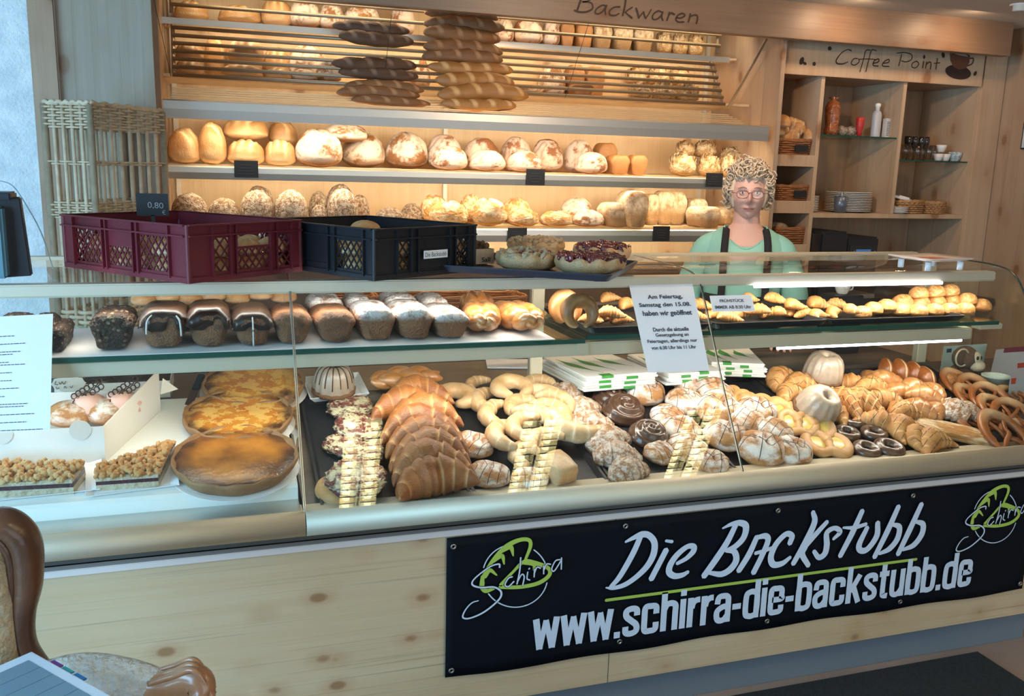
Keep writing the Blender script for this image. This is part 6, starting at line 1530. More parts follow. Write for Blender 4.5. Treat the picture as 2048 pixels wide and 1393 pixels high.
leaf_(((1992, 700), (2062, 692), (2062, 770), (1975, 770)), 2.78, 'large pale pink leaflet at the right end of the display', m_pinkp, [(((2008, 696), (2050, 693), (2050, 703), (2006, 706)), simple('wine_print', (.25, .03, .06), .6)), (((2034, 727), (2050, 725), (2050, 735), (2034, 737)), m_redp)])
leaf_(((2020, 757), (2060, 755), (2060, 797), (2015, 799)), 2.50, 'small grey photo card leaning at the right end', simple('grey_print', (.42, .42, .43), .6), [(((2022, 757), (2032, 756), (2030, 768), (2021, 769)), m_redp)])
# white cup seen through the case, dish on top, terminal at the left edge
def cup(loc, s, label, grp=None, m=None, rz=0):
    t = empty('coffee_cup', loc, rz, label, 'cup', grp)
    bm = bmesh.new(); lathe(bm, [(.022*s, 0), (.026*s, .004*s), (.036*s, .03*s), (.041*s, .055*s), (.039*s, .055*s), (.033*s, .028*s), (.02*s, .006*s)], 28); bmo('cup_bowl', bm, m or m_porc, t, smooth=True)
    bm = bmesh.new(); tube(bm, catmull([(.037*s, 0, .045*s), (.056*s, 0, .042*s), (.056*s, 0, .022*s), (.034*s, 0, .016*s)], 6), .004*s, 8, up=(0, 1, 0)); bmo('cup_handle', bm, m or m_porc, t, smooth=True)
    return t
o = boxo('cup_stand', -.16, .16, -.1, .1, 0, .05, m_steel, None, .004); P = aty(1690, 590, 3.1); o.location = (P.x, 3.1, P.z-.05-.0)
o.location.z = WZ; bpy.data.objects.remove(o)
P = aty(1684, 588, 3.05); bm = bmesh.new(); box(bm, -.07, .07, -.05, .05, 0, P.z-WZ-.001); o = bmo('cup_box', bm, m_blackpl, bev=.003, loc=(P.x, 3.05, WZ))
tag(o, 'dark box carrying a white cup behind the croissant shelf', 'box')
cup((P.x, 3.05, P.z), .85, 'small white coffee cup seen through the case above the croissants')
C_ = atz(1862, 519, 1.352); t = empty('coin_dish', (C_.x, C_.y, GT), .12, 'square white coin dish on short clear feet on the glass top', 'dish')
bm = bmesh.new(); g = []
for i in range(13): g.append([bm.verts.new(((i/12-.5)*.21, (j/12-.5)*.17, .030+.012*max(abs(i/6-1), abs(j/6-1))**3)) for j in range(13)])
for A, B in zip(g, g[1:]):
    for j in range(12): bm.faces.new((A[j], B[j], B[j+1], A[j+1]))
o = bmo('dish_plate', bm, simple('cream_glass_plate', (.72, .60, .52), .2, coat=.5), t, smooth=True); o.modifiers.new('s', 'SOLIDIFY').thickness = .005
bm = bmesh.new(); bmesh.ops.create_circle(bm, cap_ends=True, radius=.05, segments=30, matrix=Matrix.Translation((0, 0, .0345)) @ Matrix.Diagonal((1.2, .8, 1, 1))); bmo('printed_motif', bm, simple('orange_motif', (.55, .16, .06), .4), t)
for a in (-.075, .075):
    for b in (-.055, .055):
        bm = bmesh.new(); bar(bm, (a, b, 0), (a, b, .028), .010, 14); bmo('dish_foot', bm, simple('frosted_foot', (.72, .78, .80), .15) if 'frosted_foot' not in bpy.data.materials else bpy.data.materials['frosted_foot'], t, smooth=True)
P = aty(30, 548, 2.46); tm = empty('card_terminal', (P.x, 2.46, GT), 0, 'black angled payment stand on the glass top at the left edge', 'terminal')
a = aty(28, 549, 2.46)-tm.location; b = aty(4, 396, 2.46)-tm.location; a.z = .0
bm = bmesh.new(); beam(bm, a+Vector((0, .03, .0)), b+Vector((0, .03, 0)), .024, .07); bmo('stand_post', bm, m_blackpl, tm, bev=.003)
bm = bmesh.new(); box(bm, b.x-.06, b.x+.020, -.01, .07, b.z-.004, b.z+.014); bmo('stand_head', bm, m_blackpl, tm, bev=.004)
bm = bmesh.new(); box(bm, a.x-.09, a.x-.012, -.02, .06, .0, b.z-.02); bmo('terminal_body', bm, simple('steel_blue_plastic', (.10, .22, .28), .4), tm, bev=.006)
A1, B1, C1, D1 = aty(-10, 360, 2.6), aty(25, 372, 2.6), aty(58, 420, 2.6), aty(84, 470, 2.6)
bm = bmesh.new(); tube(bm, catmull([A1, B1, C1, D1, Vector((D1.x+.02, 2.6, GT+.004))], 8), .0016, 6); bmo('cable', bm, simple('pale_cable', (.22, .34, .38), .5), None)
tag(bpy.data.objects['cable'], 'thin grey cable arching in front of the plaster wall at the left', 'cable')
# ============================================================ THE SALESWOMAN
WX, WY = aty(1497, 387, 3.5).x, 3.5
wm = empty('person', (WX, WY, 0), -.50, 'woman with short curly blonde hair, glasses, mint shirt and black apron straps behind the counter', 'person')
m_skin = simple('skin', (.70, .44, .37), .55, c2=(.68, .40, .33), scale=7, bump=.05, bscale=80)
m_shirt = simple('mint_shirt', (.30, .62, .55), .85, c2=(.27, .57, .50), scale=6, bump=.15, bscale=14)
m_apron = simple('black_apron_cloth', (.012, .013, .018), .85)
m_hair = simple('blonde_curls', (.74, .60, .45), .6, c2=(.60, .47, .33), scale=26)
m_trous = simple('dark_trousers', (.03, .035, .05), .9)
HZ = 1.530                       # eye line
def head_pt(th, ph):
    """face towards -y. th around (0 = front), ph up. returns point relative to head centre"""
    x, y, z = math.sin(th)*math.cos(ph), -math.cos(th)*math.cos(ph), math.sin(ph)
    X, Y, Z = x*.077, y*.092, z*.118
    if z < 0:   # jaw narrows
        k = 1-.24*(-z)**1.3; X *= k; Y *= 1-.10*(-z)
    front = max(0, math.cos(th))
    def g(px, pz, sx, sz): return math.exp(-((X-px)/sx)**2-((Z-pz)/sz)**2)*(1 if math.cos(th) > 0 else 0)
    d = 0
    d += .026*g(0, -.020, .011, .016)+.016*g(0, -.004, .008, .022)                   # nose
    d += .006*g(.013, -.026, .007, .007)+.006*g(-.013, -.026, .007, .007)
    d -= .013*(g(.031, .010, .017, .012)+g(-.031, .010, .017, .012))                # sockets
    d += .006*(g(.032, .030, .022, .008)+g(-.032, .030, .022, .008))                # brow ridge
    d += .008*(g(.040, -.022, .018, .018)+g(-.040, -.022, .018, .018))              # cheeks
    d += .008*g(0, -.052, .022, .006)+.007*g(0, -.061, .018, .006)-.004*g(0, -.0565, .026, .0025)  # lips
    d += .012*g(0, -.092, .022, .018)                                              # chin
    return Vector((X, Y-d, Z))
HC = Vector((0, 0, HZ-.006))
bm = bmesh.new(); NU, NV = 120, 90; rows = []
for j in range(NV+1):
    ph = -PI/2+PI*j/NV; rows.append([bm.verts.new(HC+head_pt(-PI+2*PI*i/NU, ph)) for i in range(NU)])
for A, B in zip(rows, rows[1:]):
    for k in range(NU): bm.faces.new((A[k], A[(k+1) % NU], B[(k+1) % NU], B[k]))
bmesh.ops.remove_doubles(bm, verts=bm.verts[:], dist=1e-6)
# body: one continuous skin surface, neck, chest, arms with hands, legs
def ell(c, rx, ry, n=28, tilt=0):
    return [Vector((c[0]+rx*math.cos(2*PI*k/n), c[1]+ry*math.sin(2*PI*k/n), c[2]+tilt*math.sin(2*PI*k/n))) for k in range(n)]
def loft(bm, secs, cap=(True, True)):
    R_ = [[bm.verts.new(p) for p in s] for s in secs]
    for A, B in zip(R_, R_[1:]):
        n = len(A)
        for k in range(n): bm.faces.new((A[k], A[(k+1) % n], B[(k+1) % n], B[k]))
    if cap[0]: bm.faces.new(R_[0][::-1])
    if cap[1]: bm.faces.new(R_[-1])
loft(bm, [ell(c, a, b) for c, a, b in [((0, .01, .80), .165, .12), ((0, .01, .95), .155, .115), ((0, .01, 1.10), .15, .11), ((0, .01, 1.22), .165, .105), ((0, .012, 1.31), .165, .088), ((0, .015, 1.35), .13, .075), ((0, .012, 1.378), .080, .064), ((0, .010, 1.40), .060, .058), ((0, .006, 1.43), .056, .056), ((0, .002, 1.46), .056, .058), ((0, .0, 1.49), .050, .055)]])
def limb(bm, pts, rads, n=14): tube(bm, catmull(pts, 6), (lambda t: (lambda u, k: rads[k]+(rads[k+1]-rads[k])*(u-k))(t*(len(rads)-1), min(int(t*(len(rads)-1)), len(rads)-2))), n)
for s in (-1, 1):
    limb(bm, [(s*.165, .015, 1.285), (s*.205, .02, 1.20), (s*.235, .03, 1.05), (s*.225, -.06, .965), (s*.17, -.22, .940), (s*.155, -.27, .932)], [.050, .047, .041, .038, .030, .024])
    # palm and five fingers resting forward on the worktop edge
    px_ = s*.148; palm = Vector((px_, -.300, .927))
    bmesh.ops.create_uvsphere(bm, u_segments=16, v_segments=10, radius=1, matrix=Matrix.Translation(palm) @ Matrix.Diagonal((.036, .045, .015, 1)))
    for f, (dx, ln) in enumerate(((-.027, .055), (-.009, .066), (.009, .070), (.027, .062))):
        q = palm+Vector((dx*1.0, -.034, .0)); dx2 = dx*.25
        limb(bm, [q, q+Vector((dx2, -ln*.5, .004)), q+Vector((dx2*1.5, -ln*.9, -.008)), q+Vector((dx2*1.5, -ln*1.1, -.020))], [.0088, .0085, .0075, .006], 10)
    q = palm+Vector((-s*.030, .012, 0)); limb(bm, [q, q+Vector((-s*.018, -.022, 0)), q+Vector((-s*.022, -.045, -.004))], [.011, .0095, .0075], 10)
    limb(bm, [(s*.085, .02, .86), (s*.095, .02, .65), (s*.09, .01, .47), (s*.088, .03, .25), (s*.085, .03, .08)], [.085, .075, .055, .045, .035])
skin = bmo('body', bm, m_skin, wm, smooth=True)
md = skin.modifiers.new('r', 'REMESH'); md.mode = 'VOXEL'; md.voxel_size = .0030; md.use_smooth_shade = True
# ears
for s in (-1, 1):
    bm = bmesh.new(); tube(bm, catmull([(s*.072, .004, HZ+.010), (s*.084, .012, HZ+.018), (s*.086, .016, HZ+.0), (s*.078, .008, HZ-.028), (s*.070, .0, HZ-.034)], 6), .0065, 8); bmo('ear', bm, m_skin, wm, smooth=True)
ball('earring', Vector((.078, -.006, HZ-.042)), (.003, .003, .003), simple('gold', (.6, .4, .2), .3, .9), wm)
m_eyew = simple('eye_white', (.72, .66, .62), .2); m_iris = simple('grey_blue_iris', (.10, .14, .17), .2); m_lip = m_lipm = simple('lips', (.42, .17, .15), .5); m_brow = simple('pale_brow', (.40, .25, .17), .8)
for s in (-1, 1):
    ex = s*.031; e0 = HC+Vector((ex, -.0735, .012))
    ball('eyeball', e0, (.0125, .009, .0075), m_eyew, wm); ball('iris', e0+Vector((0, -.0062, -.0002)), (.0048, .0036, .0048), m_iris, wm); ball('pupil', e0+Vector((0, -.0088, 0)), (.0022, .0016, .0022), m_blackpl, wm)
    bm = bmesh.new(); tube(bm, catmull([e0+Vector((-.0135, .000, .001)), e0+Vector((-.005, -.0085, .0078)), e0+Vector((.005, -.0085, .0078)), e0+Vector((.0135, .0, .001))], 6), .0024, 8); bmo('upper_eyelid', bm, m_skin, wm, smooth=True)
    bm = bmesh.new(); tube(bm, catmull([e0+Vector((-.0130, .001, -.001)), e0+Vector((0, -.0085, -.0075)), e0+Vector((.0130, .001, -.001))], 8), .0020, 8); bmo('lower_eyelid', bm, m_skin, wm, smooth=True)
    bm = bmesh.new(); tube(bm, catmull([HC+Vector((ex-s*.016, -.090, .031)), HC+Vector((ex, -.0885, .036)), HC+Vector((ex+s*.018, -.077, .031))], 8), .0022, 6); bmo('eyebrow', bm, m_brow, wm, smooth=True)
bm = bmesh.new(); tube(bm, catmull([HC+Vector((-.024, -.0815, -.056)), HC+Vector((-.009, -.0955, -.0545)), HC+Vector((0, -.0965, -.0555)), HC+Vector((.009, -.0955, -.0545)), HC+Vector((.024, -.0815, -.056))], 6), lambda t: .0030*math.sin(PI*min(max(t, .04), .96))**.5, 8, .8); bmo('upper_lip', bm, m_lipm, wm, smooth=True)
bm = bmesh.new(); tube(bm, catmull([HC+Vector((-.022, -.0815, -.0575)), HC+Vector((0, -.0955, -.0605)), HC+Vector((.022, -.0815, -.0575))], 8), lambda t: .0038*math.sin(PI*min(max(t, .04), .96))**.5, 8, .8); bmo('lower_lip', bm, m_lipm, wm, smooth=True)
# glasses
gl = bpy.data.objects.new('glasses', None); COL.objects.link(gl); gl.parent = wm
m_fr = simple('bordeaux_frame', (.16, .05, .045), .3, .4)
for s in (-1, 1):
    c = HC+Vector((s*.0315, -.1015, .004)); pts = []
    for k in range(36):
        a = 2*PI*k/36; ca, sa = math.cos(a), math.sin(a)
        X = .0245*math.copysign(abs(ca)**.8, ca); pts.append(c+Vector((X, .10*abs(c.x+X)**1.3-.0008, .0165*math.copysign(abs(sa)**.85, sa))))
    bm = bmesh.new(); tube(bm, pts, .0012, 6, closed=True, up=(0, 1, 0)); bmo('lens_rim', bm, m_fr, gl, smooth=True)
    bm = bmesh.new(); bm.faces.new([bm.verts.new(p) for p in pts]); bmo('lens', bm, m_glass2, gl)
    bm = bmesh.new(); tube(bm, catmull([c+Vector((s*.0245, .004, .006)), c+Vector((s*.046, .022, .007)), HC+Vector((s*.080, .0, .010))], 6), .0013, 6); bmo('temple', bm, m_fr, gl, smooth=True)
bm = bmesh.new(); tube(bm, catmull([HC+Vector((-.008, -.102, .010)), HC+Vector((0, -.1065, .013)), HC+Vector((.008, -.102, .010))], 6), .0012, 6); bmo('bridge', bm, m_fr, gl, smooth=True)
# hair: cap plus many curls
bm = bmesh.new(); rows = []
for j in range(25):
    ph = -.45+(PI/2+.45)*j/24; row_ = []
    for i in range(60):
        th = -PI+2*PI*i/60; p = head_pt(th, ph)
        vis = abs(th) > 1.05 or ph > .62
        k = 1.10 if vis else .93
        row_.append(bm.verts.new(HC+Vector((p.x*k, max(p.y, -.088)*k if not vis else p.y*k, p.z*k+.004))))
    rows.append(row_)
for A, B in zip(rows, rows[1:]):
    for k in range(60): bm.faces.new((A[k], A[(k+1) % 60], B[(k+1) % 60], B[k]))
rnd = random.Random(12)
for i in range(800):
    th = rnd.uniform(-PI, PI); ph = math.asin(rnd.uniform(-.35, .99))
    if abs(th) < 1.15 and ph < .62: continue
    if abs(th) < 1.5 and ph < .05: continue
    k = rnd.uniform(1.06, 1.30)*(1.0 if ph < .4 else 1.0); c = HC+head_pt(th, ph)*k+Vector((0, .004, .006))
    R0_ = rnd.uniform(.009, .019); ax_ = Vector((rnd.uniform(-1, 1), rnd.uniform(-1, 1), rnd.uniform(-1, 1))).normalized(); a1 = ax_.orthogonal().normalized(); a2 = ax_.cross(a1)
    turns = rnd.uniform(.8, 1.6); pts = [c+a1*(R0_*math.cos(u))+a2*(R0_*math.sin(u))+ax_*(.006*u/2) for u in [turns*2*PI*q/14+rnd.random()*0 for q in range(15)]]
    tube(bm, pts, lambda t: .0036*(1-.5*abs(t-.5)), 5)
bmo('hair', bm, m_hair, wm, smooth=True)
# shirt: torso shell with scooped neckline and half sleeves
bm = bmesh.new(); n = 56
secs = []
for z, rx, ry, yc in [(.86, .180, .135, .01), (.98, .172, .130, .01), (1.10, .168, .128, .005), (1.18, .175, .128, .0), (1.26, .182, .112, .006), (1.315, .176, .094, .012), (1.35, .150, .080, .015), (1.372, .118, .072, .016), (1.384, .092, .070, .014)]:
    s_ = []
    for k in range(n):
        a = 2*PI*k/n; x, y = rx*math.cos(a), ry*math.sin(a)
        s_.append(Vector((x, yc+y, z)))
    secs.append(s_)
# scoop: pull the top rings down at the front
for si in (4, 5, 6, 7, 8):
    for p in secs[si]:
        if p.y < 0:
            f = max(0, 1-(p.x/.105)**2); p.z -= f*[0, .012, .05, .078, .090][si-4]*1.0; p.y -= f*[.0, .006, .018, .030, .036][si-4]
loft(bm, secs, (False, False)); o = bmo('shirt', bm, m_shirt, wm, smooth=True); o.modifiers.new('s', 'SOLIDIFY').thickness = .003
bm = bmesh.new(); tube(bm, [p+Vector((0, 0, .001)) for p in secs[-1]], .0035, 6, closed=True); bmo('neckline_hem', bm, m_shirt, wm, smooth=True)
for s in (-1, 1):
    bm = bmesh.new()
    P_ = catmull([(s*.105, .015, 1.330), (s*.160, .018, 1.285), (s*.200, .022, 1.20), (s*.232, .03, 1.10), (s*.240, .032, 1.04)], 6)
    tube(bm, P_, lambda t: [.030, .058, .060, .058, .060, .060][min(5, int(t*5))]*(1)+0 if False else (.038+.018*min(1, t*4) if t < .25 else .056+.002*t), 22, capr=False)
    o = bmo('sleeve', bm, m_shirt, wm, smooth=True); o.modifiers.new('s', 'SOLIDIFY').thickness = .003
# apron: bib straps and front panel
for s in (-1, 1):
    X = s*.093
    pts = [(X*1.02, -.135, .98), (X, -.133, 1.10), (X, -.133, 1.18), (X*1.0, -.120, 1.26), (X*.98, -.098, 1.320), (X*.93, -.045, 1.366), (X*.88, .02, 1.380), (X*.85, .075, 1.350), (X*.85, .105, 1.24)]
    bm = bmesh.new(); P_ = catmull(pts, 5); L_ = []
    for i, p in enumerate(P_):
        L_.append((bm.verts.new(p+Vector((-.0155, 0, 0))), bm.verts.new(p+Vector((.0155, 0, 0)))))
    for a, b in zip(L_, L_[1:]): bm.faces.new((a[0], a[1], b[1], b[0]))
    o = bmo('apron_strap', bm, m_apron, wm, smooth=True); o.modifiers.new('s', 'SOLIDIFY').thickness = .004
bm = bmesh.new(); secs = []
for z, rx, ry in [(.55, .20, .17), (.75, .185, .15), (.92, .178, .14), (1.06, .172, .134), (1.09, .172, .133)]:
    secs.append([Vector((rx*math.sin(a), .0-ry*math.cos(a), z)) for a in [-1.25+2.5*k/20 for k in range(21)]])
R_ = [[bm.verts.new(p) for p in s] for s in secs]
for A, B in zip(R_, R_[1:]):
    for k in range(20): bm.faces.new((A[k], A[k+1], B[k+1], B[k]))
o = bmo('apron', bm, m_apron, wm, smooth=True); o.modifiers.new('s', 'SOLIDIFY').thickness = .003
for s in (-1, 1):
    bm = bmesh.new(); limb(bm, [(s*.085, .02, .90), (s*.098, .02, .65), (s*.092, .01, .45), (s*.09, .03, .12)], [.098, .088, .070, .060]); bmo('trouser_leg', bm, m_trous, wm, smooth=True)
    bm = bmesh.new(); box(bm, s*.09-.045, s*.09+.045, -.17, .09, 0, .075); bmo('shoe', bm, m_apron, wm, bev=.02, smooth=True)
# ============================================================ COFFEE CORNER
KY = 4.2; KB = 4.62
ku = empty('coffee_cabinet', (3.47, KY, 0), 0, 'wooden coffee corner cabinet with open compartments and sign board', 'cabinet')
def kb(name, x0, x1, y0, y1, z0, z1, m=None, bev=.001): return boxo(name, x0-3.47, x1-3.47, y0-KY, y1-KY, z0, z1, m or m_kv, ku, bev)
m_kv = wood('cabinet_spruce', (.44, .30, .20), (.36, .235, .15), 'Z', kscale=2.6); m_kf = wood('cabinet_front_spruce', (.60, .44, .30), (.52, .37, .24), 'Z', kscale=2)
kx = lambda px, py: aty(px, py, KY).x
kz = lambda px, py: aty(px, py, KY).z
zt = kz(1550, 145); 
kb('side_board', 2.80, 2.842, KY, KB, 0, zt, m_kf); kb('divider_board', 3.088, 3.112, KY, KB, .95, zt, m_kf); kb('divider_board', 3.622, 3.646, KY, KB, kz(1785, 428), zt, m_kf)
kb('side_board', 4.138, 4.16, KY, KB, 0, zt+.02, m_kf); kb('back_board', 2.842, 4.138, KB, KB+.02, 0, zt)
kb('front_board', 4.16, 4.315, KY-.01, KY+.012, 0, CEIL-.001, m_kf)
kb('sign_board', 2.80, 4.14, KY-.02, KY+.002, zt-.005, kz(1550, 78), m_kf)
kb('top_board', 2.80, 4.14, KY, KB, zt-.003, zt+.015)
for a, b in (((1625, 311), (1625, 334)), ((1600, 402), (1600, 427)), ((1600, 489), (1600, 516))):
    kb('cubby_shelf', 2.842, 3.088, KY+.012, KB, kz(*a)-.018, kz(*a)); kb('cubby_front', 2.842, 3.088, KY, KY+.012, kz(*b), kz(*a), m_kf)
zc = kz(1780, 428); kb('long_shelf', 3.112, 4.138, KY, KB, zc-.025, zc, m_kf)
kb('counter_top', 2.842, 4.30, KY-.15, KB, .90, .94, m_darkdeck); kb('lower_cupboard', 2.842, 4.13, KY-.10, KB, 0, .90, m_kf)
m_sg = glassm('cabinet_shelf_glass', (.86, .94, .90)); g1, g2 = kz(1715, 272), kz(1860, 321)
kb('glass_shelf', 3.112, 3.622, KY+.01, KB, g1-.006, g1, m_sg, 0); kb('glass_shelf_edge', 3.112, 3.618, KY+.008, KY+.011, g1-.008, g1, m_glassg, 0)
kb('glass_shelf', 3.646, 4.138, KY+.01, KB, g2-.006, g2, m_sg, 0); kb('glass_shelf_edge', 3.646, 4.13, KY+.008, KY+.011, g2-.008, g2, m_glassg, 0)
m_burn = bpy.data.materials['burnt_lettering']
zz = lambda L: [(1580+a/5.12, 80+b/5.12) for a, b in L]
KO = Vector((3.47, KY, 0)); SYB = KY-.021
strokes('sign_lettering', [(zz([(625, 110), (590, 98), (530, 130), (475, 200), (480, 240), (540, 245), (590, 225)]), [2.6, 1.6, 1.8, 2.6, 3.2, 2.6, 1.8]), (zz([(690, 190), (650, 195), (625, 240), (660, 258), (705, 225), (700, 195)]), 2),
 (zz([(820, 105), (775, 110), (750, 200), (715, 325)]), 1.9), (zz([(880, 110), (835, 105), (805, 200), (775, 325)]), 1.9), (zz([(700, 200), (780, 195), (870, 200)]), 1.8),
 (zz([(850, 240), (900, 225), (905, 195), (860, 215), (850, 260), (900, 268)]), 2.2), (zz([(950, 240), (1005, 230), (1010, 200), (965, 220), (945, 265), (1010, 272)]), 2),
 (zz([(1140, 145), (1128, 200), (1110, 265)]), 1.8), (zz([(1095, 135), (1170, 130), (1240, 150), (1240, 200), (1185, 225), (1140, 215)]), 1.8), (zz([(1298, 218), (1255, 235), (1245, 275), (1285, 285), (1315, 245), (1295, 218)]), 1.8),
 (zz([(1365, 220), (1355, 285)]), 2.2), (zz([(1395, 225), (1385, 290)]), 2.0), (zz([(1388, 255), (1425, 225), (1440, 245), (1432, 300)]), 2), (zz([(1505, 190), (1490, 300)]), 2.0), (zz([(1470, 240), (1530, 235)]), 1.8)], SYB, m_burn, ku, loc0=KO)
def bean(px, py, rx, ry, a=.5):
    P = aty(px, py, SYB); bm = bmesh.new(); k = depth(P)/FPX
    bm.faces.new([bm.verts.new((P.x-KO.x+(rx*math.cos(u)*math.cos(a)-ry*math.sin(u)*math.sin(a))*k, SYB-KO.y-.0015, P.z+(rx*math.cos(u)*math.sin(a)+ry*math.sin(u)*math.cos(a))*k)) for u in [2*PI*i/16 for i in range(16)]]); return bmo('painted_bean', bm, m_burn, ku)
for px, py, rx, ry, a in ((1603, 122, 8, 5, 1.2), (1609, 127, 5, 3, -.3), (1628, 128, 4, 4, 0), (1659, 97, 4.5, 4, 0), (1886, 110, 4, 6, .4), (1848, 114, 2.5, 4, 0), (1950, 147, 3.5, 5, -.5)): bean(px, py, rx, ry, a)
def cupmotif():
    o = lambda L: zz(L)
    poly('painted_saucer', [zz([(1720+130*math.cos(u)-20*math.sin(u), 330+28*math.cos(u)+70*math.sin(u)) for u in [2*PI*i/30 for i in range(30)]])], SYB, simple('saucer_brown', (.04, .02, .015), .6), ku, .0010, KO)
    poly('painted_cup', [zz([(1635, 120), (1840, 170), (1835, 230), (1800, 290), (1730, 305), (1670, 275), (1640, 210)])], SYB, simple('cup_brown', (.16, .055, .03), .6), ku, .0018, KO)
    poly('painted_coffee', [zz([(1738+103*math.cos(u), 143+24*math.cos(u)+22*math.sin(u)) for u in [2*PI*i/24 for i in range(24)]])], SYB, m_burn, ku, .0024, KO)
    poly('painted_foam', [zz([(1738+85*math.cos(u), 147+20*math.cos(u)+13*math.sin(u)) for u in [2*PI*i/24 for i in range(24)]])], SYB, simple('foam_beige', (.42, .34, .30), .6), ku, .0030, KO)
    strokes('painted_handle', [(zz([(1835, 190), (1875, 190), (1865, 240), (1820, 265)]), 2.4)], SYB, m_burn, ku, .0012, KO)
cupmotif()
# --- woven baskets
def wicker(name, cx, y, z, w, d, h, m, label, cat='basket', flare=1.12, rows=7, parent=None, grp=None, tagm=True, oval=False):
    t = empty(name, (cx, y, z), 0, label, cat, grp); R = 44
    def pt(u, zf):
        k = 1+(flare-1)*zf; a = 2*PI*u
        e = .28 if not oval else 1
        ca, sa = math.cos(a), math.sin(a)
        return Vector((math.copysign(abs(ca)**(e if not oval else 1), ca)*w/2*k/1.0, math.copysign(abs(sa)**(e if not oval else 1), sa)*d/2*k, zf*h))
    bm = bmesh.new()
    for r_ in range(rows):
        zf = (r_+.5)/rows*.86
        pts = []
        for k in range(R*2):
            p = pt(k/(R*2), zf); nn = Vector((p.x, p.y, 0)).normalized(); pts.append(p+nn*(.0035*(1 if (k//2+r_) % 2 else -1)))
        tube(bm, pts, h/rows*.40, 5, closed=True)
    bmo('woven_wall', bm, m, t, smooth=True)
    bm = bmesh.new()
    for q in (0, .006): tube(bm, [pt(k/60, .93)+Vector((0, 0, q+.0025*math.sin(k*1.9+q*400))) for k in range(60)], .006, 6, closed=True)
    bmo('rolled_rim', bm, m, t, smooth=True)
    bm = bmesh.new(); bm.faces.new([bm.verts.new(pt(k/40, .02)*.97) for k in range(40)]); bmo('base', bm, m, t)
    if tagm: boxo('name_tag', w*.02, w*.40, -d/2*1.12-.008, -d/2*1.12-.004, h*.22, h*.68, m_slate, t, 0)
    return t
B1 = wicker('bread_basket', 2.965, KY+.115, kz(1600, 311)+.001, .215, .17, .080, m_wick2, 'brown wicker basket of rolls in the top left cubby', rows=6)
for i, (px, py, w_) in enumerate([(1562, 243, 28), (1580, 248, 28), (1553, 262, 34), (1577, 262, 30), (1592, 255, 26), (1600, 268, 30), (1615, 270, 28), (1585, 274, 34), (1560, 276, 34)]):
    P = aty(px, py+6, KY+.10+.02*(i % 3)); ww = metres(w_*1.15, P)
    item('milk_horn' if i % 2 else 'round_roll', (P.x, P.y, P.z-.02), (ww, ww*1.4, ww*.85), (.1, 0, .3*math.sin(i*2)), 'tan roll heaped in the top cubby basket, %s' % ordl(i, 9), 'roll', 'rolls in the top cubby basket', name='basket_roll')
wicker('bread_basket', 2.985, KY+.115, kz(1600, 402)+.001, .20, .17, .078, m_wick2, 'empty brown wicker basket in the middle left cubby', rows=6)
wicker('bread_basket', 3.00, KY+.115, kz(1600, 489)+.001, .175, .17, .085, m_wick2, 'brown wicker basket in the lowest left cubby', rows=6, tagm=False)
P = aty(1548, 432, KY+.1); item('floury_tin_loaf', (P.x, P.y, kz(1600, 489)+.004), (.09, .14, .11), (0, .2, .4), 'floury loaf behind the woman\'s shoulder in the lowest cubby', 'bread')
wicker('round_basket', kx(1833, 428), KY+.10, zc+.001, .19, .17, .070, m_wick3, 'honey-coloured round wicker basket, left of the two', rows=5, tagm=False, oval=True, grp='round baskets on the long shelf', flare=1.05)
wicker('round_basket', kx(1884, 428), KY+.10, zc+.001, .155, .16, .064, m_wick3, 'honey-coloured round wicker basket, right of the two', rows=5, tagm=False, oval=True, grp='round baskets on the long shelf', flare=1.05)
bm = bmesh.new(); box(bm, -.09, .09, -.06, .06, 0, .012); box(bm, -.03, .04, -.03, .03, .012, .024); o = bmo('napkin_pile', bm, m_paper, bev=.002); o.location = (kx(1824, 405), KY+.10, zc+.074); o.rotation_euler = (0, .22, -.1)
tag(o, 'folded white napkins lying on the left round basket', 'napkins')
def plate_stack(cx, y, z, r, n, gap, label, grp):
    for i in range(n):
        bm = bmesh.new(); lathe(bm, [(r*.5, 0), (r*.58, .002), (r*.97, .009), (r, .0105), (r*.97, .0125), (r*.6, .005), (r*.4, .0045)], 36)
        if i == 0: me0 = bmo('plate', bm, m_porc, smooth=True); o = me0
        else: bm.free(); o = bpy.data.objects.new('plate', me0.data); COL.objects.link(o)
        o.location = (cx, y, z+i*gap)
        tag(o, '%s, %s' % (label, 'topmost' if i == n-1 else 'lowest' if i == 0 else ORD[i]+' from below'), 'plate', grp)
plate_stack(kx(1728, 420), KY+.14, zc+.001, metres(46, aty(1728, 400, KY)), 12, .0092, 'large white plate in the tall stack', 'large white plates')
plate_stack(kx(1645, 420), KY+.12, zc+.001, metres(18, aty(1728, 400, KY)), 9, .0095, 'small white plate stacked at the divider', 'small white plates')
plate_stack(kx(1804, 425), KY+.03, zc+.001, metres(19, aty(1728, 400, KY)), 4, .009, 'small white dish before the baskets', 'small white dishes')
P = aty(1679, 423, KY+.05); t = empty('cutlery_cup', (P.x, P.y, zc+.001), 0, 'blue-grey cutlery cup with spoons beside the plate stack', 'cup')
bm = bmesh.new(); lathe(bm, [(.030, 0), (.036, .088), (.033, .088), (.028, .004)], 28); bmo('cup_wall', bm, simple('blue_grey_tin', (.17, .22, .30), .35, .5), t, smooth=True)
for k in range(4):
    bm = bmesh.new(); bar(bm, (-.018+.012*k, .005*(k % 2), .01), (-.022+.014*k, .008*(k % 2), .105+.004*k), .0022, 6); bmo('spoon', bm, m_steel, t)
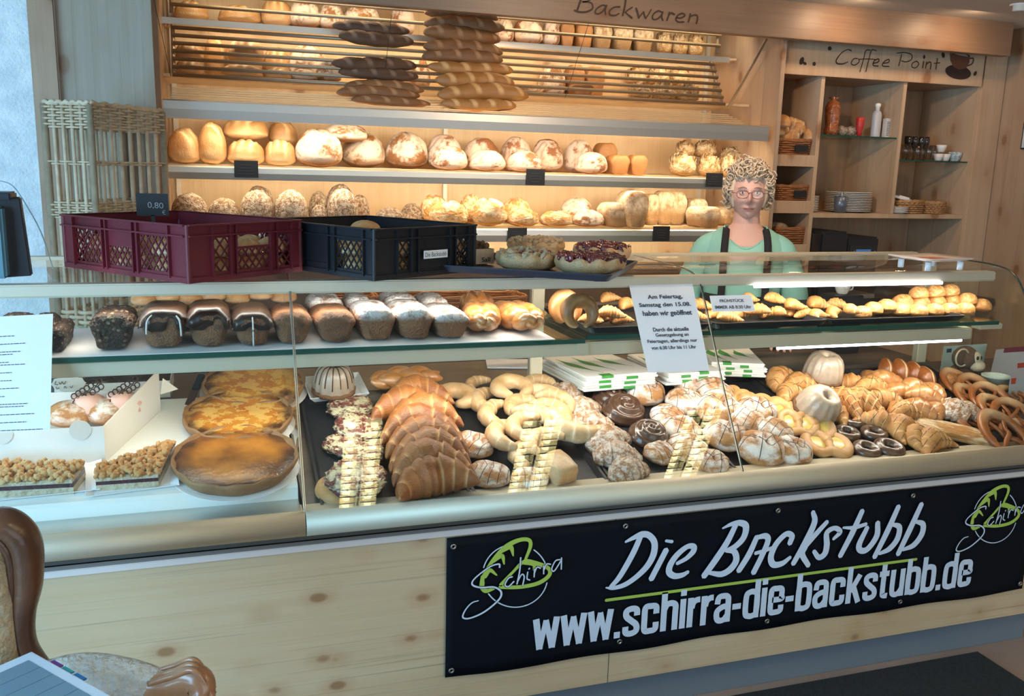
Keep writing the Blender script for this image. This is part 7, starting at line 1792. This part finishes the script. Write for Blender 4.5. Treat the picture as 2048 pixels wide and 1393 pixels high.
# items on the glass shelves
P = aty(1662, 268, KY+.12); t = empty('bread_bag', (P.x, P.y, g1+.001), 0, 'tied clear bag of orange-brown biscuits on the left glass shelf', 'bag')
bm = bmesh.new(); lathe(bm, [(.0, 0), (.036, .004), (.040, .03), (.034, .05), (.040, .10), (.042, .15), (.030, .18), (.012, .19), (.03, .205)], 16, 5, .08); bmo('bag_content', bm, simple('orange_biscuit', (.42, .12, .03), .35, c2=(.20, .06, .02), scale=24, coat=.6, bump=.8), t, smooth=True)
for i, (px, py, w_) in enumerate([(1683, 268, 24), (1700, 266, 26)]):
    P = aty(px, py, KY+.14); ww = metres(w_, P); bm = bmesh.new(); bmesh.ops.create_icosphere(bm, subdivisions=3, radius=1)
    for v in bm.verts: v.co *= 1+.25*nz3(v.co, 2.5, i)
    o = bmo('small_bag', bm, simple('cellophane_brown', (.20, .12, .08), .2, c2=(.45, .38, .32), scale=3, coat=.7) if i == 0 else bpy.data.materials['cellophane_brown'], smooth=True)
    o.scale = (ww*.5, .035, .028); o.location = (P.x, P.y, g1+.030); tag(o, 'crumpled cellophane bag of sweets, %s one' % ['left', 'right'][i], 'bag', 'cellophane bags')
P = aty(1718, 270, KY+.10); t = empty('squeeze_bottle', (P.x, P.y, g1+.001), 0, 'red squeeze tube standing on its cap', 'bottle')
bm = bmesh.new(); lathe(bm, [(.014, 0), (.014, .03), (.020, .045), (.024, .10), (.020, .105)], 20); bmo('tube_body', bm, simple('bright_red', (.50, .03, .03), .4), t, smooth=True)
P = aty(1750, 271, KY+.10); t = empty('spray_bottle', (P.x, P.y, g1+.001), 0, 'tall white spray bottle on the left glass shelf', 'bottle')
bm = bmesh.new(); lathe(bm, [(.025, 0), (.026, .005), (.026, .125), (.020, .140), (.010, .146)], 24); bmo('bottle_body', bm, simple('grey_white_plastic', (.50, .50, .52), .3), t, smooth=True)
bm = bmesh.new(); lathe(bm, [(.011, .146), (.012, .165), (.016, .17), (.015, .182), (.006, .186)], 18); bmo('bottle_nozzle', bm, m_white, t, smooth=True)
P = aty(1772, 272, KY+.09); o = boxo('carton_box', -.020, .020, -.015, .015, 0, .105, simple('printed_carton', (.62, .60, .58), .6), None, .001); o.location = (P.x, P.y, g1+.001); tag(o, 'slim white printed carton beside the spray bottle', 'box')
bm = bmesh.new()
for k in range(9): box(bm, -.015, .005+.001*(k*7 % 9), -.0156, -.015, .012+k*.009, .015+k*.009)
bmo('carton_print', bm, m_inkb, o)
m_drink = glassm('drinking_glass', (.90, .88, .86), 2.2)
for i, px in enumerate((1809, 1821, 1833, 1845, 1856, 1866)):
    P = aty(px, 318, KY+.07+.05*(i % 2)); bm = bmesh.new(); lathe(bm, [(.017, 0), (.024, .045), (.026, .085), (.0245, .085), (.022, .045), (.014, .004)], 24); o = bmo('drinking_glass', bm, m_drink, smooth=True); o.location = (P.x, P.y, g2+.001)
    tag(o, 'clear drinking glass on the right glass shelf, %s' % ordl(i, 6), 'glass', 'glasses on the right glass shelf')
for i, px in enumerate((1817, 1830, 1843, 1852)):
    P = aty(px, 280, KY+.16); bm = bmesh.new(); lathe(bm, [(.022, 0), (.024, .002), (.004, .006), (.004, .06), (.022, .085), (.030, .12), (.028, .15), (.027, .15), (.029, .12), (.02, .087)], 24); o = bmo('stem_glass', bm, simple('dark_tinted_glass', (.03, .025, .025), .08, coat=.6) if i == 0 else bpy.data.materials['dark_tinted_glass'], smooth=True)
    o.location = (P.x, P.y, g2+.001); o.scale = (.75, .75, .9); tag(o, 'dark tinted stem glass behind the clear glasses, %s' % ordl(i, 4), 'glass', 'dark stem glasses')
for i, (px, dz) in enumerate(((1876, 0), (1890, 0), (1880, .05))): 
    P = aty(px, 320, KY+.09); cup((P.x, P.y, g2+.001+dz), .72, 'white espresso cup stacked among others, %s' % ['lower left', 'lower right', 'upper'][i], 'stacked espresso cups', rz=.5*i)
P = aty(1909, 321, KY+.08); cup((P.x, P.y, g2+.001), .95, 'blue-and-white patterned cup alone at the shelf end', None, simple('patterned_porcelain', (.66, .70, .70), .25, c2=(.22, .32, .36), scale=60))
# coffee machine
P = aty(1690, 520, KY-.02); zm = kz(1690, 462)
cm = empty('coffee_machine', (3.28, KY+.06, .941), 0, 'black coffee machine with small buttons under the long shelf', 'coffee machine')
x0, x1 = kx(1630, 500)-3.28-.0, kx(1742, 500)-3.28
boxo('machine_body', -.165, .02, -.14, .16, 0, zm-.941, m_blackpl, cm, .012); boxo('control_head', .02, x1, -.12, .16, .10, zm-.941-.03, m_blackpl, cm, .010)
boxo('control_panel', .045, x1-.012, -.124, -.119, kz(1715, 520)-.941, kz(1715, 489)-.941, simple('panel_black', (.03, .03, .035), .2), cm, .001)
for k in range(8):
    bm = bmesh.new(); cxk = .06+(k % 2)*(x1-.10)+(.012 if k % 4 > 1 else 0); bar(bm, (cxk, -.125, kz(1715, 515)-.941+.014*(k//2)), (cxk, -.128, kz(1715, 515)-.941+.014*(k//2)), .0035, 10); bmo('push_button', bm, m_steel, cm)
boxo('display', .085, x1-.055, -.126, -.124, kz(1715, 512)-.941, kz(1715, 497)-.941, simple('blue_display', (.02, .06, .12), .2, emis=(.05, .15, .4), es=.6), cm, 0)
boxo('drip_tray', .02, x1, -.13, .16, 0, .03, m_steel, cm, .003); boxo('coffee_spout', .06, .12, -.10, -.04, .07, .10, m_blackpl, cm, .004)
zb_ = .95; o = boxo('back_counter', -.15, 2.10, 3.98, 4.232, .0, zb_, m_darkdeck, None, .003); tag(o, 'dark low counter below the bread shelf carrying brown baskets', 'counter')
for i, px in enumerate((700, 800, 900, 1000)):
    P = aty(px, 592, 4.08); wicker('storage_basket', P.x, 4.105, zb_+.001, .215, .17, max(.06, P.z-zb_), m_wick2, 'brown wicker storage basket seen through the case, %s' % ordl(i, 4), rows=6, tagm=False, grp='storage baskets below the bread shelf')
# picture frame on the right wall
A1 = atx = None
t = empty('picture_frame', (4.319, 3.92, 1.90), 0, 'thin-framed white picture hanging on the right wooden wall', 'picture')
boxo('frame', -.012, 0, -.10, .10, -.11, .11, m_blackpl, t, .001); boxo('picture', -.0135, -.0118, -.092, .092, -.102, .102, simple('picture_print', (.66, .66, .64), .6, c2=(.52, .54, .54), scale=9), t, 0)
# ============================================================ TALL WILLOW BASKET AT THE LEFT
C0 = aty(178, 206, 3.40); La = aty(86, 200, 3.47); Ra = aty(324, 219, 3.78)
bt_z = .93; tb_z = C0.z; TH = tb_z-bt_z
tbk = empty('willow_basket', (C0.x, C0.y, bt_z), 0, 'tall pale willow baguette basket standing behind the red crate', 'basket')
c0, c1, c2 = Vector((0, 0, 0)), Vector((La.x-C0.x, La.y-C0.y, 0)), Vector((Ra.x-C0.x, Ra.y-C0.y, 0)); c3 = c1+c2
sides = [(c1, c0, 5), (c0, c2, 8), (c2, c3, 5), (c3, c1, 8)]
bands = [(tb_z-bt_z-.085, tb_z-bt_z, 9), (kz(140, 404)-bt_z if False else aty(140, 404, 3.4).z-bt_z-.06, aty(140, 404, 3.4).z-bt_z, 7), (.0, aty(140, 624, 3.4).z-bt_z, 9)]
for a, b, n_ in sides:
    d = (b-a); dn_ = d.normalized(); nn = Vector((-dn_.y, dn_.x, 0)); bm = bmesh.new()
    for k in range(n_+1):
        p = a+d*(k/n_)
        bar(bm, p, p+Vector((0, 0, TH-.004)), .0062 if 0 < k < n_ else .012, 8)
    bmo('upright_rods', bm, m_wick, tbk, smooth=True); bm = bmesh.new()
    for z0_, z1_, rws in bands+[(TH*.62 if False else aty(140, 326, 3.4).z-bt_z-.008, aty(140, 326, 3.4).z-bt_z+.008, 2)]:
        for r_ in range(rws):
            z = z0_+(z1_-z0_)*(r_+.5)/rws; pts = []
            NN = n_*6
            for k in range(NN+1): pts.append(a+d*(k/NN)+nn*(.008*math.cos(PI*k/6+PI*r_))+Vector((0, 0, z)))
            tube(bm, pts, (z1_-z0_)/rws*.42, 6)
        bmo('woven_band', bm, m_wick, tbk, smooth=True); bm = bmesh.new()
    bm.free()
for zz_ in (TH,):
    bm = bmesh.new()
    for a, b, n_ in sides: tube(bm, [a+(b-a)*(k/24)+Vector((0, 0, zz_+.004*math.sin(k*1.7))) for k in range(25)], .008, 8)
    bmo('plaited_rim', bm, m_wick, tbk, smooth=True)
bm = bmesh.new(); bm.faces.new([bm.verts.new(p+Vector((0, 0, .004))) for p in (c0, c2, c3, c1)]); bmo('basket_base', bm, m_wick, tbk)
t_ = boxo('back_table', -.95, -.10, 3.30, 3.84, .0, .925, m_darkdeck, None, .003); tag(t_, 'dark low service table under the willow basket', 'table')
# ============================================================ ARMCHAIR AT THE BOTTOM LEFT
m_walnut = simple('carved_walnut', (.13, .05, .022), .36, c2=(.075, .028, .013), scale=12, coat=.2, bump=.15, bscale=40)
m_walnut2 = simple('worn_walnut', (.46, .22, .10), .3, c2=(.30, .13, .06), scale=9, coat=.4)
m_broc = simple('beige_brocade', (.40, .29, .17), .85, c2=(.50, .38, .24), scale=34, bump=.7, bscale=60)
m_broc2 = simple('silver_brocade', (.50, .43, .36), .6, c2=(.60, .54, .47), scale=60, bump=.6, bscale=90)
CY = 1.55
ac = empty('armchair', (-.45, 1.40, 0), 0, 'antique armchair with carved walnut frame and beige brocade at the bottom left', 'armchair')
ao = Vector((-.45, 1.40, 0))
T0, T1, T2, T3 = aty(-60, 1060, CY), aty(8, 1046, CY), aty(50, 1085, CY), aty(56, 1160, CY)
T4, T5, T6, T7 = aty(46, 1225, CY), aty(52, 1290, CY), aty(85, 1345, CY), aty(120, 1400, CY)
pts = [p-ao for p in (T0, T1, T2, T3, T4, T5, T6, T7)]
bm = bmesh.new(); tube(bm, catmull(pts, 8), lambda t: .021+.004*math.sin(t*6), 14, 1.5, up=(0, 1, 0)); bmo('back_frame', bm, m_walnut, ac, smooth=True)
inn = [p+Vector((-.022, -.018, -.012)) for p in pts[:-1]]
bm = bmesh.new(); tube(bm, catmull(inn, 8), .0075, 10, up=(0, 1, 0)); bmo('frame_moulding', bm, m_walnut, ac, smooth=True)
# left half of the back frame mirrored outside the picture
xm = pts[0].x-.10
mir = [Vector((2*xm-p.x, p.y, p.z)) for p in pts]
bm = bmesh.new(); tube(bm, catmull([pts[0]]+[Vector((xm, pts[0].y, pts[0].z+.03))]+mir, 8), .023, 14, 1.5, up=(0, 1, 0)); bmo('back_frame', bm, m_walnut, ac, smooth=True)
bm = bmesh.new(); g = []
for i in range(25):
    u = i/24; row_ = []
    for j in range(25):
        v = j/24; z = pts[-1].z-.10+(pts[1].z-.02-pts[-1].z+.10)*v; hw = (pts[3].x-xm)-.012-.03*max(0, v-.75)**1.0*4*(.5); x = xm+(2*u-1)*hw
        k = max(0, 1-abs(2*u-1)**6)*max(0, 1-abs(2*v-1)**6)
        row_.append(bm.verts.new((x, pts[3].y-.010-.035*k**.5, z)))
    g.append(row_)
for A, B in zip(g, g[1:]):
    for j in range(24): bm.faces.new((A[j], B[j], B[j+1], A[j+1]))
bmo('back_upholstery', bm, m_broc, ac, smooth=True)
# brocade relief: scrolls on the upholstery
bm = bmesh.new(); rs = random.Random(4)
for k in range(46):
    x = xm+rs.uniform(-.9, .9)*((pts[3].x-xm)-.03); z = rs.uniform(pts[-1].z-.02, pts[1].z-.05); R0_ = rs.uniform(.006, .014); ph = rs.random()*6
    tube(bm, [(x+R0_*(1-.6*q/12)*math.cos(ph+q*.55), pts[3].y-.0475, z+R0_*(1-.6*q/12)*math.sin(ph+q*.55)) for q in range(13)], .0016, 5, up=(0, 1, 0))
bmo('brocade_scrolls', bm, simple('brocade_thread', (.52, .40, .24), .6), ac, smooth=True)
# arm on the far side: wooden arm with padded top
AZ = [aty(90, 1330, 1.55), aty(190, 1318, 1.50), aty(300, 1335, 1.44), aty(345, 1350, 1.42)]
AL = [p-ao for p in AZ]
AL = [p-ao for p in (aty(60, 1352, 1.56), aty(160, 1348, 1.52), aty(260, 1362, 1.47), aty(330, 1368, 1.43))]
bm = bmesh.new(); tube(bm, catmull(AL, 10), lambda t: .036*max(.25, math.sin(PI*(.06+.86*t)))**.55, 18, 1.0)
bmo('arm_pad', bm, m_broc2, ac, smooth=True)
e0 = AL[-1]; WD = [p-ao for p in (aty(300, 1378, 1.44), aty(350, 1372, 1.42), aty(392, 1362, 1.40), aty(404, 1392, 1.39), aty(385, 1450, 1.38))]
bm = bmesh.new(); tube(bm, catmull([AL[0]+Vector((0, 0, -.038)), AL[1]+Vector((0, 0, -.040)), AL[2]+Vector((0, 0, -.036))]+WD, 8), lambda t: .016+.007*max(0, math.sin(PI*(t-.35)/.65))*(t > .35), 14, 1.2); bmo('arm_rail', bm, m_walnut2, ac, smooth=True)
bm = bmesh.new()
for dy in (-.016, .0, .016): tube(bm, catmull([WD[0]+Vector((0, dy, .018)), WD[1]+Vector((0, dy, .026)), WD[2]+Vector((.0, dy, .026)), WD[3]+Vector((.018, dy, .0))], 8), .005, 8)
bmo('arm_scroll', bm, m_walnut2, ac, smooth=True)
bm = bmesh.new(); P_ = catmull(AL, 10)
for k in range(0, len(P_), 1):
    if 3 < k < len(P_)-1: bmesh.ops.create_icosphere(bm, subdivisions=1, radius=.0035, matrix=Matrix.Translation(P_[k]+Vector((0, -.032, -.022))))
bmo('nail_trim', bm, simple('dark_braid', (.03, .03, .03), .6), ac, smooth=True)
# seat, front legs
sx0, sx1, sy0, sy1 = xm-ao.x*0-.24, xm+.30, -.36, .12
boxo('seat_cushion', xm-.22, xm+.36, -.34, .10, .40, .50, m_broc, ac, .03); boxo('seat_rail', xm-.23, xm+.37, -.35, .11, .34, .40, m_walnut, ac, .01)
for a in (xm-.20, xm+.34):
    for b in (-.32, .08):
        bm = bmesh.new(); tube(bm, catmull([(a, b, .36), (a+.01, b, .22), (a-.005, b, .1), (a+.01, b, 0)], 6), lambda t: .026-.012*t, 10); bmo('leg', bm, m_walnut, ac, smooth=True)
bm = bmesh.new(); tube(bm, catmull([WD[4]+Vector((0, 0, .0)), WD[4]+Vector((-.02, 0, -.08)), Vector((xm+.34, WD[4].y-.02, .38))], 6), .018, 10); bmo('arm_support', bm, m_walnut, ac, smooth=True)
# ============================================================ SMALL TABLE WITH MENU BINDER
TZ_ = .84
c_tl = atz(64, 1302, TZ_); c_r = atz(240, 1400, TZ_); 
ux = (c_r-c_tl); ux.z = 0; L_ = ux.length; ux.normalize(); vy = Vector((ux.y, -ux.x, 0)); vy = vy if vy.y < 0 else -vy
mid = c_tl+ux*.12+vy*.15
tb = empty('side_table', (mid.x, mid.y, 0), 0, 'small round dark side table under the open menu binder', 'table')
bm = bmesh.new(); lathe(bm, [(.0, TZ_-.035), (.095, TZ_-.035), (.10, TZ_-.025), (.098, TZ_-.016), (0, TZ_-.016)], 48); bmo('table_top', bm, m_walnut, tb, smooth=False)
bm = bmesh.new(); lathe(bm, [(.10, 0), (.10, .02), (.03, .04), (.025, TZ_-.04)], 24); bmo('table_leg', bm, m_walnut, tb, smooth=True)
bd = empty('menu_binder', c_tl+Vector((0, 0, -.012)), math.atan2(ux.y, ux.x), 'open menu binder with coloured index tabs lying at the bottom left corner', 'binder')
def bb(nm, x0, x1, y0, y1, z0, z1, m): return boxo(nm, x0, x1, y0, y1, z0, z1, m, bd, .0005)
m_cov = simple('dark_blue_cover', (.02, .03, .05), .5)
bb('cover', -.006, .216, -.30, .006, -.004, 0, m_cov); bb('page_block', 0, .21, -.295, 0, 0, .010, m_paper); bb('top_page', .001, .209, -.294, -.002, .0101, .0112, simple('bluish_page', (.60, .72, .86), .5))
bb('page_picture', .022, .19, -.28, -.018, .0112, .0116, simple('slate_blue_print', (.16, .28, .38), .5))
m_ln = simple('print_line', (.07, .13, .19), .6)
for k in range(4): bb('picture_line', .022+.034*(k+1), .0228+.034*(k+1), -.28, -.018, .0116, .0118, m_ln)
bb('picture_line', .022, .19, -.15, -.1492, .0116, .0118, m_ln)
for x, c, nm in ((.045, (.18, .04, .34), 'purple'), (.075, (.03, .36, .44), 'turquoise'), (.108, (.01, .20, .55), 'blue')):
    o = bb('index_tab', x, x+.026, -.002, .010, .004, .0065, simple(nm+'_tab', c, .5)); o['label'] = nm+' index tab'
